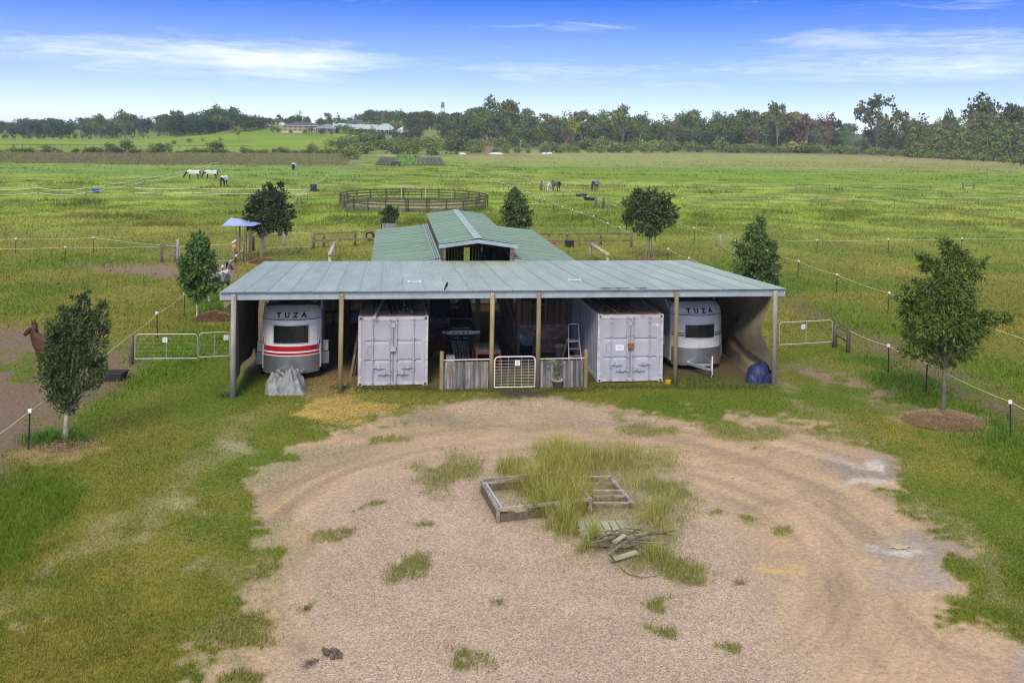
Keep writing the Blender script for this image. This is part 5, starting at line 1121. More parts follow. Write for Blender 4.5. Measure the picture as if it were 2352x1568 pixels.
# ------------------------------------------------------------------ horses
def skin(name, verts, edges, radii, m, parent=None, sub=2, root=0):
    me_ = bpy.data.meshes.new(name); me_.from_pydata(verts, edges, []); me_.update(); o = bpy.data.objects.new(name, me_); col.objects.link(o)
    sk = o.modifiers.new('s', 'SKIN'); sk.use_smooth_shade = True; sb = o.modifiers.new('b', 'SUBSURF'); sb.levels = sub
    for i, r_ in enumerate(radii): o.data.skin_vertices[0].data[i].radius = r_ if isinstance(r_, tuple) else (r_, r_)
    o.data.skin_vertices[0].data[root].use_root = True
    bpy.context.view_layer.update(); dg = bpy.context.evaluated_depsgraph_get(); nm = bpy.data.meshes.new_from_object(o.evaluated_get(dg)); bpy.data.objects.remove(o); nm.materials.clear()
    return link(name, nm, m, parent)
def horse(loc, rz, label, coat, mane, rug=None, head='graze', legs=None, group=None, scale=1.0, pony=False):
    t = empty('horse', loc, rz, label, 'horse', group)
    neck = [(.86, 0, 1.28), (1.18, 0, 1.02), (1.42, 0, .66), (1.52, 0, .42), (1.50, 0, .14)] if head == 'graze' else [(.78, 0, 1.42), (.84, 0, 1.62), (.82, 0, 1.80), (.98, 0, 1.68), (1.20, 0, 1.46)]
    body = [(-.72, 0, 1.24), (-.35, 0, 1.20), (.1, 0, 1.14), (.5, 0, 1.18)]
    V = body+neck; E = [(0, 1), (1, 2), (2, 3), (3, 4), (4, 5), (5, 6), (6, 7), (7, 8)]
    Rr = [(.27, .27), (.29, .30), (.29, .31), (.26, .29), (.17, .24), (.11, .17), (.09, .13), (.10, .14), (.065, .08)]
    if head != 'graze': Rr[4:] = [(.14, .22), (.10, .16), (.085, .12), (.095, .12), (.06, .07)]
    for s in (-1, 1):
        b = len(V); sw = .06*s
        V += [(-.70, s*.17, 1.0), (-.60+sw, s*.17, .80), (-.82+sw, s*.16, .52), (-.78+sw, s*.16, .14), (-.72+sw, s*.16, .02)]; E += [(0, b), (b, b+1), (b+1, b+2), (b+2, b+3), (b+3, b+4)]; Rr += [.17, .12, .065, .05, .065]
        b = len(V); V += [(.58, s*.15, .95), (.58-sw, s*.16, .74), (.60-sw*1.5, s*.16, .44), (.58-sw*1.5, s*.16, .14), (.63-sw*1.5, s*.16, .02)]; E += [(3, b), (b, b+1), (b+1, b+2), (b+2, b+3), (b+3, b+4)]; Rr += [.13, .085, .058, .045, .06]
    skin('body', V, E, Rr, coat, t)
    h0, h1 = Vector(neck[-3]), Vector(neck[-2])
    e = MB()
    for s in (-1, 1):
        q = Vector(neck[2])+(Vector((.02, s*.07, .12)) if head != 'graze' else Vector((-.10, s*.07, .10)))
        e.tube([q-Vector((0, 0, .06)), q+Vector((.01, s*.02, .04)), q+Vector((.03, s*.02, .15))], [.035, .04, .004], 6)
    e.build('ear', coat, t)
    mn = MB(); pts = [Vector(p) for p in [body[3]]+neck[:3]]
    for k in range(3):
        a, b_ = pts[k], pts[k+1]; up = Vector((-.1, 0, .2)) if head == 'graze' else Vector((-.10, 0, .16))
        for j in range(6): q = a.lerp(b_, j/6)+up; mn.beam(q, q+Vector((.02, .07, -.22)), .09, .03)
    mn.build('mane', mane, t)
    MB().tube([(-.96, 0, 1.32), (-1.08, 0, 1.1), (-1.10, 0, .8), (-1.06, 0, .5)], [.05, .085, .08, .02], 8).build('tail', mane, t, smooth=True)
    if rug:
        rg = MB()
        def rf(u, v):
            x = -1.0+1.72*u; a = (v-.5)*2*2.35; rr = .335+.05*math.cos(u*6.28)*.4-(.05 if abs(u-.5) < .3 else 0)
            rz_ = .36; k = 1.0 if 0.04 < u < .96 else .86
            zz = 1.16+.05*math.cos(u*6.28)+rz_*math.cos(a)*k*(1-.16*abs(2*u-1)**3)
            if abs(a) > 1.57: zz = 1.20-(abs(a)-1.57)*.42
            return (x, rr*k*max(-1, min(1, math.sin(max(-1.57, min(1.57, a)))))*1.02, zz)
        rg.grid(rf, 14, 18); rg.grid(lambda u, v: (.70+.34*u, (.27-.07*u)*math.sin((v-.5)*3.6), 1.30-.13*u+(.28-.05*u)*math.cos((v-.5)*3.6)), 4, 10); rg.build('rug', rug, t, smooth=True)
    t.scale = (scale,)*3
    return t
m_bay = M('bay_coat', (.075, .024, .011), .55, var=.2, scale=2.5); m_blk = M('dark_coat', (.022, .018, .016), .55, var=.2); m_spot = M('spotted_coat', (.12, .095, .085), .7, var=.3, scale=3, c2=(.5, .47, .42), c2scale=2.2, c2th=.52, c2w=.03)
m_rug = M('pale_rug', (.66, .62, .54), .8, var=.08, scale=2); m_grug = M('grey_rug', (.18, .21, .23), .8, var=.1); m_wht = M('white_coat', (.6, .57, .5), .6, var=.1)
def gp(px, py): q = at(px, py); return Vector((q.x, q.y, T1(q.x, q.y)))
horse(gp(129, 851), R(172), 'bay horse with raised head standing behind the left front tree', m_bay, m_blk, None, 'up')
horse(gp(500, 691), R(60), 'spotted brown and white horse standing behind the slender left tree', m_spot, m_blk, None, 'up')
RG = 'horses in pale rugs grazing on the left'
horse(gp(444, 411), R(183), 'pale rugged dark horse grazing side on, nearest the tape fence', m_blk, m_blk, m_rug, 'graze', group=RG, scale=1.0)
horse(gp(484.5, 411), R(178), 'pale rugged dark horse grazing side on, right of another and left of the third', m_blk, m_blk, m_rug, 'graze', group=RG, scale=1.0)
horse(gp(514, 428), R(262), 'pale rugged dark horse grazing face on, nearest of the rugged horses', m_blk, m_blk, m_rug, 'graze', group=RG, scale=1.05)
horse(gp(674, 391), R(268), 'pale rugged dark horse grazing alone by the edge of the brown crop', m_blk, m_blk, m_rug, 'graze', group=RG, scale=1.0)
horse(gp(911, 383), R(180), 'small dark horse grazing in front of the vegetable plots', m_blk, m_blk, None, 'graze', scale=.85)
horse(gp(1262, 441), R(250), 'white rumped horse standing behind the leaning pickets', m_wht, m_blk, None, 'graze', scale=.98)
horse(gp(1276, 439), R(115), 'dark horse in a mossy green rug beside the white rumped horse', m_blk, m_blk, M('green_rug', (.08, .1, .04), .85, var=.2), 'graze', scale=1.0)
horse(gp(1367, 436), R(235), 'dark horse in a blue grey rug grazing alone in the right pasture', m_blk, m_blk, m_grug, 'graze', scale=1.0)
for k, (px, py) in enumerate(((1247, 438), (1251, 440), (1255, 441), (1243, 437))): strainer(px, py, 1.3 if k < 3 else 1.5, .1 if k < 3 else .3, ('first of three thin grey posts left of the white rumped horse', 'middle of three thin grey posts left of the white rumped horse', 'last of three thin grey posts beside the white rumped horse', 'thick dark post left of the three thin grey posts')[k], m_greypost if k < 3 else m_darkpost, group='posts by the horses')
# ------------------------------------------------------------------ trees near the yard
m_leaf = attr_mat('leaves', .65, .22, spec=.3)
m_bark = M('bark', (.17, .145, .105), .9, var=.3, scale=4, bump=.4, bscale=18, c2=(.10, .085, .06)); m_palebark = M('pale_bark', (.36, .32, .25), .9, var=.25, scale=4)
RTh = Vector((RT[0], RT[1], 0)).normalized(); FWh = Vector((FW[0], FW[1], 0)).normalized()
def leaves(lobes, n, size, base, sd, per=34, spread=.30, aspect=.42, droop=.3, shell=.5, up=.0, squeeze=1.0):
    g = np.random.default_rng(sd); lob = np.array(lobes, float)
    w = (lob[:, 3]*lob[:, 4]*lob[:, 5])**.72; w = w/w.sum(); nc = max(1, n//per)
    k = g.choice(len(lob), nc, p=w); d = g.normal(size=(nc, 3)); d /= np.linalg.norm(d, axis=1)[:, None]
    rad = shell+(1.08-shell)*g.random(nc)**.6; cc = lob[k, :3]+d*rad[:, None]*lob[k, 3:6]*squeeze
    sp = spread*np.minimum.reduce([lob[k, 3], lob[k, 4], lob[k, 5]])
    ctr = np.repeat(cc, per, 0)+g.normal(size=(nc*per, 3))*np.repeat(sp, per)[:, None]*np.array([1, 1, .8])
    out = np.repeat(d, per, 0); m = len(ctr)
    ax = out*.6+g.normal(size=(m, 3))*.75; ax[:, 2] += -droop+up; ax /= np.linalg.norm(ax, axis=1)[:, None]
    sd_ = np.cross(ax, g.normal(size=(m, 3))); sd_ /= np.linalg.norm(sd_, axis=1)[:, None]+1e-9
    s = size*(.6+.8*g.random(m))[:, None]
    V = np.stack([ctr, ctr+ax*s*.5+sd_*s*aspect*.5, ctr+ax*s, ctr+ax*s*.5-sd_*s*aspect*.5], 1).reshape(-1, 3)
    tone = np.repeat(.72+.56*g.random(nc), per)*(.75+.5*g.random(m)); yel = np.repeat(g.random(nc), per)
    C_ = np.asarray(base)*tone[:, None]; C_ = C_*(1+np.stack([.35*yel, .16*yel, -.1*yel], 1)); C_ = np.repeat(C_, 4, 0)
    return V, np.arange(len(V)).reshape(-1, 4), C_
def near_tree(name, label, base, fork, lobes, n, size, colr, seed, trunk_r=.09, stems=((0, 0),), bark=None, depth=.85, zbase=0.0, cat='tree', **kw):
    B = at(*base); s = depth_(B)/FPX; t = empty(name, B, 0, label, cat)
    LB = []
    r_ = random.Random(seed)
    for cx_, cy_, rx, rz in lobes:
        off = RTh*((cx_-base[0])*s)+FWh*(r_.uniform(-.35, .35)*rx*s); rr = rx*s
        LB.append((off.x, off.y, (base[1]-cy_)*s, rr*.95, rr*depth, rz*s))
    V, F_, C_ = leaves(LB, n, size, colr, seed, **kw)
    link('crown', np_mesh('crown', V, F_, C_), m_leaf, t)
    mb = MB(); fz = (base[1]-fork[1])*s; fx = RTh*((fork[0]-base[0])*s)
    for (sx, sy) in stems:
        b0 = RTh*(sx*s)+FWh*sy; mb.tube([b0+Vector((0, 0, -.2)), b0*.9+Vector((0, 0, .15)), b0*.4+fx*.6+Vector((0, 0, fz*.6)), fx+b0*.35+Vector((0, 0, fz))], [trunk_r*1.25, trunk_r, trunk_r*.86, trunk_r*.75], 8)
        top = fx+b0*.35+Vector((0, 0, fz))
        for (x, y, z, a, b_, c) in LB:
            e = Vector((x, y, z)); mid = top.lerp(e, .5)+Vector((r_.uniform(-.1, .1), r_.uniform(-.1, .1), .05))
            mb.tube([top, mid, e], [trunk_r*.45, trunk_r*.28, trunk_r*.1], 5, False)
    mb.build('trunk', bark or m_bark, t, smooth=True)
    return t
def depth_(p): return p[0]*FW[0]+p[1]*FW[1]
C_DK = (.075, .11, .038); C_FE = (.10, .155, .03); C_MG = (.09, .17, .044)
near_tree('ash_tree', 'upright dark tree with spiky shoots in front of the bay horse at far left', (150, 1015), (153, 945),
          [(150, 915, 34, 34), (133, 860, 42, 48), (182, 855, 48, 45), (125, 800, 36, 42), (168, 795, 48, 46), (210, 800, 36, 40), (140, 755, 30, 32), (180, 745, 40, 36), (222, 745, 26, 34), (143, 715, 17, 22), (190, 705, 18, 34), (170, 690, 10, 30), (195, 670, 8, 16), (232, 715, 17, 26), (243, 700, 9, 12), (228, 875, 18, 14), (118, 880, 20, 24), (226, 840, 22, 20)],
          10500, .14, C_DK, 11, .085, bark=m_palebark, shell=.45, up=.45, droop=.1, aspect=.30, squeeze=.86, spread=.21, per=26)
near_tree('ash_tree', 'big feathery green tree in a mulch ring on the right', (2165, 957), (2167, 842),
          [(2165, 815, 46, 26), (2110, 790, 48, 34), (2200, 790, 60, 36), (2155, 740, 66, 44), (2100, 720, 42, 40), (2220, 745, 46, 40), (2262, 735, 30, 26), (2295, 722, 20, 16), (2078, 690, 30, 28), (2090, 660, 22, 24), (2145, 670, 50, 46), (2195, 680, 48, 44), (2135, 610, 26, 22), (2108, 592, 16, 18), (2170, 610, 38, 38), (2215, 605, 34, 38), (2245, 600, 16, 20), (2160, 562, 20, 22), (2186, 575, 22, 18), (2062, 745, 18, 14), (2090, 812, 22, 12)],
          14500, .16, C_FE, 23, .085, shell=.45, aspect=.30, droop=.4, squeeze=.84, spread=.20, per=28)
near_tree('young_tree', 'slender young tree in front of the spotted horse beside the left end of the shed', (453, 735), (452, 700),
          [(455, 660, 24, 26), (440, 630, 30, 26), (475, 635, 26, 30), (425, 610, 18, 18), (455, 600, 38, 30), (480, 590, 20, 24), (455, 565, 26, 22), (452, 545, 14, 14), (437, 650, 14, 20), (490, 650, 12, 18)], 5600, .19, C_MG, 31, .055, bark=m_log, shell=.4, aspect=.5, droop=.45, squeeze=.85, spread=.21, per=22)
near_tree('round_tree', 'round headed dark tree behind the left end of the shed', (600, 592), (602, 548),
          [(600, 520, 28, 24), (580, 495, 24, 30), (640, 515, 28, 24), (618, 485, 38, 34), (655, 490, 22, 22), (590, 460, 22, 20), (630, 450, 26, 22), (612, 430, 11, 14), (640, 428, 11, 14), (645, 460, 16, 16), (572, 515, 14, 18), (668, 500, 10, 10)], 5800, .24, (.055, .075, .032), 41, .10, bark=m_greypost, shell=.4, aspect=.45, up=.35, squeeze=.85, spread=.20, per=24)
near_tree('bushy_tree', 'bushy oval tree behind the right side of the barn roof', (1185, 560), (1185, 535),
          [(1185, 510, 30, 26), (1170, 490, 22, 24), (1202, 490, 20, 24), (1184, 465, 24, 24), (1182, 445, 12, 13), (1210, 512, 10, 12)], 3900, .26, (.085, .14, .048), 47, .08, shell=.4, aspect=.5, squeeze=.88, spread=.21, per=22)
near_tree('multi_stemmed_tree', 'multi stemmed broad tree on a mulch mound right of the barn', (1490, 597), (1490, 535),
          [(1490, 520, 34, 22), (1460, 500, 30, 24), (1520, 500, 30, 24), (1490, 480, 36, 28), (1450, 475, 22, 20), (1532, 482, 20, 18), (1465, 452, 22, 18), (1500, 448, 24, 18), (1525, 455, 18, 16), (1438, 488, 14, 12), (1484, 440, 12, 12), (1545, 492, 10, 9)], 5000, .25, (.08, .115, .034), 53, .05, squeeze=.8, spread=.24, per=20, stems=((-9, .0), (2, .3), (13, -.1)), bark=m_greypost, shell=.4, aspect=.5)
near_tree('leafy_tree', 'leafy green tree rising behind the right end of the shed roof', (1738, 668), (1738, 640),
          [(1740, 632, 40, 24), (1715, 605, 32, 30), (1765, 610, 30, 30), (1740, 585, 40, 30), (1712, 560, 28, 24), (1758, 560, 26, 26), (1735, 535, 30, 22), (1738, 508, 14, 15), (1775, 635, 20, 18), (1700, 630, 20, 18)], 6300, .21, (.09, .155, .042), 59, .08, shell=.4, aspect=.45, droop=.45, squeeze=.85, spread=.20, per=24)
t = near_tree('potted_tree', 'small bushy tree growing out of a square timber planter left of the barn', (893, 527), (893, 512), [(893, 503, 14, 12), (886, 492, 11, 10), (900, 490, 11, 12), (893, 482, 8, 8)], 2000, .2, (.06, .11, .035), 61, .05, shell=.3, aspect=.55)
pb_ = MB(); s_ = depth_(at(893, 527))/FPX; w = 17*s_
for k in range(7): pb_.box(-w+k*2*w/7, -w+(k+.93)*2*w/7, -w, -w+.05, -.1, .62)
pb_.box(-w, w, w-.05, w, -.1, .62).box(-w, -w+.05, -w, w, -.1, .62).box(w-.05, w, -w, w, -.1, .62)
q = at(893, 527); o = pb_.build('timber_planter', m_grey_wood, None, q); tag(o, 'square grey timber planter under a small bushy tree left of the barn', 'planter')
# ------------------------------------------------------------------ timber frames, pallet and branches in the turning circle
m_fr = M('silver_timber', (.37, .31, .235), .85, var=.3, scale=5, c2=(.17, .13, .105), c2scale=3)
zt = .30
c0, c1, c2_, c3 = at(1106, 1103, zt), at(1144, 1170, zt), at(1300, 1152, zt), at(1299, 1083, zt)
fr = empty('garden_frame', (c0.x, c0.y, 0), 0, 'old silvery timber bed frame with rusty legs overgrown by grass', 'bed frame'); O = Vector((c0.x, c0.y, 0))
c2_ = c1+(c3-c0)*1.02
for a, b, w_ in ((c0, c1, .085), (c1, c2_, .06), (c0, c3, .06), (c3, c2_, .06)): MB().beam(a-O, b-O, w_, .07).build('top_rail', m_fr, fr)
for a, b, w_ in ((c0, c1, .09), (c1, c2_, .05), (c0, c3, .05)): MB().beam(a-O-Vector((0, 0, .2)), b-O-Vector((0, 0, .2)), .035, .16).build('side_board', m_darkwood, fr)
for p in (c0, c1, c2_, c3, c0.lerp(c3, .58), c1.lerp(c2_, .58)): MB().box(p.x-O.x-.045, p.x-O.x+.045, p.y-O.y-.045, p.y-O.y+.045, -.02, zt+.03).build('leg', m_fr, fr)
MB().beam(c0.lerp(c3, .58)-O, c1.lerp(c2_, .58)-O, .06, .06).build('cross_rail', m_darkwood, fr)
MB().tube([c0.lerp(c1, .1)-O+Vector((.08, 0, -.02)), c0.lerp(c1, .95)-O+Vector((.12, 0, -.02))], .03, 7).build('pipe', m_steel, fr)
MB().box(c1.x-O.x+.06, c1.x-O.x+.42, c1.y-O.y+.10, c1.y-O.y+.14, .08, .20).build('rusty_plate', m_rust, fr)
d0, d1, d2, d3 = at(1318, 1098, .16), at(1320, 1157, .16), at(1452, 1157, .16), at(1402, 1096, .16)
fg = empty('fallen_gate', (d0.x, d0.y, 0), 0, 'flat timber gate half hidden in the grass right of the bed frame', 'gate'); O = Vector((d0.x, d0.y, 0))
MB().beam(d3-O, d2-O, .10, .05).build('side_rail', m_fr, fg); MB().beam(d0-O, d1-O, .09, .05).build('side_rail', m_fr, fg)
for f in (0.0, .28, .55, .76, 1.0): MB().beam(d0.lerp(d1, f)-O+Vector((0, 0, .03)), d3.lerp(d2, f)-O+Vector((0, 0, .03)), .10 if f == .76 else .06, .03).build('slat', m_fr, fg)
m_pal = M('pallet_timber', (.34, .325, .20), .88, var=.25, scale=6, c2=(.24, .23, .12), c2scale=3, stretch=(.5, 2, 2))
e0, e1, e2, e3 = at(1323, 1197, .13), at(1340, 1242, .13), at(1469, 1247, .13), at(1430, 1195, .13)
pl = empty('timber_pallet', (e0.x, e0.y, 0), 0, 'weathered timber pallet lying flat behind the heap of branches', 'pallet'); O = Vector((e0.x, e0.y, 0))
for k in range(6):
    f = (k+.5)/6; a = e0.lerp(e3, f)-O; b = e1.lerp(e2, f)-O; MB().beam(a, b, (e3-e0).length/6*.88, .022).build('board', m_pal, pl)
for f in (0.02, .5, .97): MB().beam(e0.lerp(e1, f)-O-Vector((0, 0, .06)), e3.lerp(e2, f)-O-Vector((0, 0, .06)), .09, .09).build('bearer', m_pal, pl)
MB().beam(e0.lerp(e1, .52)-O+Vector((-.03, 0, .03)), e3.lerp(e2, .52)-O+Vector((.05, 0, .03)), .06, .03).build('batten', m_pal, pl)
m_branch = M('dry_branch', (.12, .10, .055), .9, var=.45, scale=6, c2=(.24, .21, .11))
rb = random.Random(5); cb = at(1415, 1258)
names_b = ('thin dry stick', 'crooked dry branch', 'pale bare stick', 'dark forked branch')
for k in range(26):
    a_ = rb.uniform(-.35, .75)+(math.pi if rb.random() < .5 else 0); L_ = rb.uniform(.5, 1.25); o_ = Vector((rb.gauss(0, .28), rb.gauss(0, .16), .05+.012*k))
    p0 = o_-Vector((math.cos(a_), math.sin(a_), 0))*L_/2; p1 = o_+Vector((math.cos(a_), math.sin(a_), .12))*L_/2; md = o_+Vector((rb.gauss(0, .06), rb.gauss(0, .06), .05))
    r0 = rb.uniform(.008, .021); mb = MB().tube([p0, md, p1], [r0, r0*.8, r0*.35], 6)
    if k % 3 == 0: mb.tube([md, md+Vector((rb.uniform(-.3, .3), rb.uniform(-.25, .25), .12))], [r0*.6, r0*.2], 5)
    tag(mb.build('branch', m_branch, None, cb), 'dry stick lying in the tangled heap of branches beside the pallet', 'branch', 'sticks in the branch heap')
big = [(1400, 1262, .2), (1440, 1243, .42), (1482, 1228, .42), (1520, 1224, .36), (1551, 1218, .3)]
pts = [at(x, y, z) for x, y, z in big]; mb = MB().tube([p-pts[0] for p in pts], [.025, .03, .026, .022, .01], 7)
mb.tube([pts[3]-pts[0], at(1545, 1230, .25)-pts[0]], [.02, .006], 5); mb.tube([pts[2]-pts[0], at(1500, 1219, .5)-pts[0]], [.018, .006], 5)
tag(mb.build('branch', m_branch, None, pts[0]), 'longest rough barked branch reaching right out of the heap', 'branch')
pts = [at(1412, 1288, .05), at(1398, 1270, .35), at(1425, 1252, .45), at(1455, 1246, .3)]; tag(MB().tube([p-pts[0] for p in pts], [.02, .022, .02, .01], 7).build('branch', m_branch, None, pts[0]), 'pale branch arching over the front of the heap', 'branch')
a = at(1404, 1285, .06); b = at(1463, 1267, .12); tag(MB().beam((0, 0, 0), b-a, .14, .03).build('loose_board', m_pal, None, a), 'short wide pale board lying at the front of the branch heap', 'board')
a = at(1410, 1245, .28); b = at(1436, 1228, .36); tag(MB().beam((0, 0, 0), b-a, .11, .03).build('loose_board', m_pal, None, a), 'short pale board propped on top of the branch heap', 'board')
pts = [at(1420, 1300), at(1445, 1318, .03), at(1475, 1326, .02), at(1515, 1320, .02)]; tag(MB().tube([p-pts[0] for p in pts], [.012, .012, .01, .005], 5).build('branch', m_branch, None, pts[0]), 'thin curved twig lying on the gravel in front of the heap', 'branch')
# puddles on the track
m_pud = M('milky_water', (.56, .50, .41), .3, var=.1, spec=.3); m_pud2 = M('clay_water', (.50, .37, .17), .25, var=.05, spec=.5)
for k, (px, py, rx, ry_, mm) in enumerate(((2068, 1258, 22, 4.5, m_pud2),)):
    c = at(px, py); s_ = depth_(c)/FPX; sy = s_*(depth_(c)/H); mb = MB(); n = 40
    pts = [(rx*s_*(1+.22*math.sin(3*a+k)+.12*math.sin(7*a+2*k))*math.cos(a), ry_*sy*(1+.2*math.sin(2*a+k*2)+.1*math.sin(5*a))*math.sin(a), 0) for a in [2*math.pi*i/n for i in range(n)]]
    mb.add(pts+[(0, 0, 0)], [(i, (i+1) % n, n) for i in range(n)])
    o = mb.build('puddle', mm, None, (c.x, c.y, .022+.004*k)); tag(o, kind='structure')
# droppings
for (px, py, lb) in ((765, 1502, 'dark heap of horse droppings on the gravel at lower left'), (692, 1395, 'small dark clod on the gravel above the droppings'), (442, 1245, 'tiny dark clod in the pale scuffed lawn')):
    c = at(px, py); mb = MB(); nn = 16 if px == 765 else 1; rg_ = random.Random(px)
    for k in range(nn):
        o_ = Vector((rg_.gauss(0, .09), rg_.gauss(0, .08), .02+rg_.random()*.03)); q = rg_.uniform(.03, .05); mb.lathe([(0, -q), (q*.8, -q*.5), (q, 0), (q*.8, q*.5), (0, q)], 7, o_)
    tag(mb.build('droppings', m_darkwood, None, c, True), lb, 'droppings' if px == 765 else 'clod')
# ------------------------------------------------------------------ far houses
m_tile = M('dark_tiles', (.07, .065, .07), .85, var=.25, scale=1.5); m_brick = M('orange_brick', (.46, .30, .155), .9, var=.12, scale=.8); m_gbrick = M('brown_brick', (.2, .165, .14), .9, var=.15); m_pgreen = M('pale_green_roof', (.36, .42, .36), .6, var=.08)
m_wwall = M('white_wall', (.55, .55, .53), .8, var=.06); m_wroof = M('white_roof', (.60, .62, .63), .5, var=.05); m_win = M('house_glass', (.05, .06, .075), .2, var=.1); m_brtile = M('brown_tiles', (.19, .125, .10), .85, var=.2); m_cream = M('cream_wall', (.55, .52, .43), .85, var=.06); m_groof = M('grey_roof', (.30, .31, .33), .7, var=.1); m_pink = M('pinkish_tiles', (.38, .31, .29), .8, var=.1)
def house(px, py, wpx, hpx, rpx, label, wall, roof, wins=4, hip=True, dep=.7, rz=0.0, verandah=False, over=.5, gable=False, storeys=1, cat='house', name='house'):
    B = atg(px, py); s = depth_(B)/FPX; w = wpx*s; h = hpx*s; rh = rpx*s; d = min(w*dep, 11)
    t = empty(name, (B.x, B.y, B.z-.3), -YAW+rz, label, cat); h += .3
    MB().box(-w/2, w/2, 0, d, -2.5, h).build('wall', wall, t)
    o = over; rf = MB()
    if gable: rf.add([(-w/2-o, -o, h-.05), (w/2+o, -o, h-.05), (w/2+o, d+o, h-.05), (-w/2-o, d+o, h-.05), (0, -o, h+rh), (0, d+o, h+rh)], [(0, 4, 5, 3), (4, 1, 2, 5), (0, 1, 4), (3, 5, 2)])
    elif hip:
        e = min(d/2, w/2*.7); rf.add([(-w/2-o, -o, h-.05), (w/2+o, -o, h-.05), (w/2+o, d+o, h-.05), (-w/2-o, d+o, h-.05), (-w/2+e, d/2, h+rh), (w/2-e, d/2, h+rh)], [(0, 1, 5, 4), (1, 2, 5), (2, 3, 4, 5), (3, 0, 4), (0, 3, 2, 1)])
    else: rf.add([(-w/2-o, -o, h-.05), (w/2+o, -o, h-.05), (w/2+o, d+o, h+rh*.3), (-w/2-o, d+o, h+rh*.3), (-w/2-o, d/2, h+rh), (w/2+o, d/2, h+rh)], [(0, 1, 5, 4), (2, 3, 4, 5), (0, 4, 3), (1, 2, 5), (0, 3, 2, 1)])
    rfo = rf.build('roof', roof, t); MB().box(-w/2-o, w/2+o, -o-.06, -o, h-.28, h-.02).build('gutter', m_wroof, rfo)
    for sy in range(storeys):
        for k in range(wins):
            x = -w/2+w*(k+.5)/wins; z0 = h*(sy+.35)/storeys; z1 = h*(sy+.8)/storeys; ww = w/wins*.26
            f = MB().box(x-ww-.08, x+ww+.08, -.06, .02, z0-.08, z1+.08).build('window', m_wwall, t); MB().box(x-ww, x+ww, -.09, -.061, z0, z1).build('pane', m_win, f)
    if verandah:
        MB().add([(-w/2-.5, -2.6, h*.82), (w/2+.5, -2.6, h*.82), (w/2+.5, -.5, h-.04), (-w/2-.5, -.5, h-.04)], [(0, 1, 2, 3)]).build('verandah_roof', roof, t)
        for k in range(5): x = -w/2+w*k/4; MB().box(x-.1, x+.1, -2.5, -2.3, -2, h*.82).build('verandah_post', m_wwall, t)
    return t
house(690, 303, 82, 15, 7, 'long orange brick two storey house with dark tiled roof on the green hill', m_brick, m_tile, 7, storeys=2)
house(748, 306, 44, 12, 9, 'brown brick gable end house with grey roof below the orange house', m_gbrick, m_groof, 2, gable=True, dep=1.0)
pg = atg(722, 308); t = empty('pergola', pg, -YAW, 'pale post pergola beside the brown brick gable house', 'pergola')
for k in range(5): MB().box(-2+k*1.2, -1.85+k*1.2, 0, .15, -1, 3.4).build('post', m_wwall, t)
MB().box(-2.2, 3.2, -.1, 1.5, 3.4, 3.55).build('beam', m_groof, t)
house(783, 296, 50, 5, 8, 'pale green roofed house behind the brown brick gable', m_cream, m_pgreen, 3)
house(816, 296, 56, 11, 10, 'house with a big dark hip roof in the middle of the hill', m_gbrick, M('slate_tiles', (.085, .085, .11), .8, var=.15), 4)
house(830, 304, 66, 9, 9, 'long low pale green roofed house behind dark trees', m_cream, m_pgreen, 4, hip=False, verandah=True)
house(884, 318, 36, 24, 10, 'pale house with white pyramid roof and tall cream walls at the hill foot', m_cream, m_pgreen, 2, verandah=True)
house(868, 305, 46, 8, 10, 'pale green hipped wing behind the white pyramid roofed house', m_cream, m_pgreen, 2)
house(930, 318, 46, 16, 11, 'low white roofed wing with wide verandah right of the pyramid roofed house', m_cream, m_wroof, 4, verandah=True)
t = house(988, 292, 44, 9, 8, 'bright white house with gabled verandah among the hilltop trees', m_wwall, m_wroof, 4, verandah=True)
house(1119, 303, 22, 11, 6, 'small open pavilion house with pinkish roof in the trees', m_gbrick, m_pink, 3, verandah=True)
house(1140, 322, 44, 17, 12, 'dark roofed white walled house behind bare grey trees', m_wwall, m_tile, 4, verandah=True)
house(329, 298, 40, 7, 6, 'white homestead on the far left rise among dark trees', m_wwall, m_wroof, 4, verandah=True)
house(147, 288, 26, 4, 3, 'pale roofed farmhouse among the far left trees', m_wwall, m_wroof, 3)
house(112, 290, 14, 4, 3, 'small pale roofed shed in the far left trees', m_wwall, m_groof, 2)
house(610, 294, 22, 6, 5, 'brown roofed cottage left of the orange brick house', m_gbrick, m_brtile, 3)
house(2118, 344, 26, 3, 4, 'low blue green roofed shelter under the right poplars', m_cream, M('teal_roof', (.25, .4, .42), .6), 2, name='far_shed', cat='shed'); house(2292, 348, 22, 3, 4, 'small pale green shelter at the far right behind poplars', m_cream, M('teal_roof_b', (.28, .42, .42), .6), 2, name='far_shed', cat='shed')
# white garden wall in front of the orange house, plastic-covered heaps at the edge of the field
wl_ = atg(655, 305); o = MB().box(-6, 9, 0, .3, -1, 1.1).build('garden_wall', m_cream, None, wl_); o.rotation_euler = (0, 0, -YAW); tag(o, 'cream garden wall in front of the orange brick house', 'wall')
for px, py, w_, lb in ((1140, 354.5, 34, 'long white plastic covered heap at the edge of the field'), (1262, 353.5, 14, 'right hand small white covered heap at the field edge'), (1250, 354, 12, 'left hand small white covered heap at the field edge'), (1062, 355, 18, 'thin white covered heap beside the crop plots')):
    q = atg(px, py); s_ = depth_(q)/FPX; o = MB().lathe([(w_*s_/2, 0), (w_*s_/2*.92, .3), (w_*s_/2*.6, .6), (0, .7)], 20, sy=.5).build('covered_heap', m_wroof, None, q, True); tag(o, lb, 'heap')
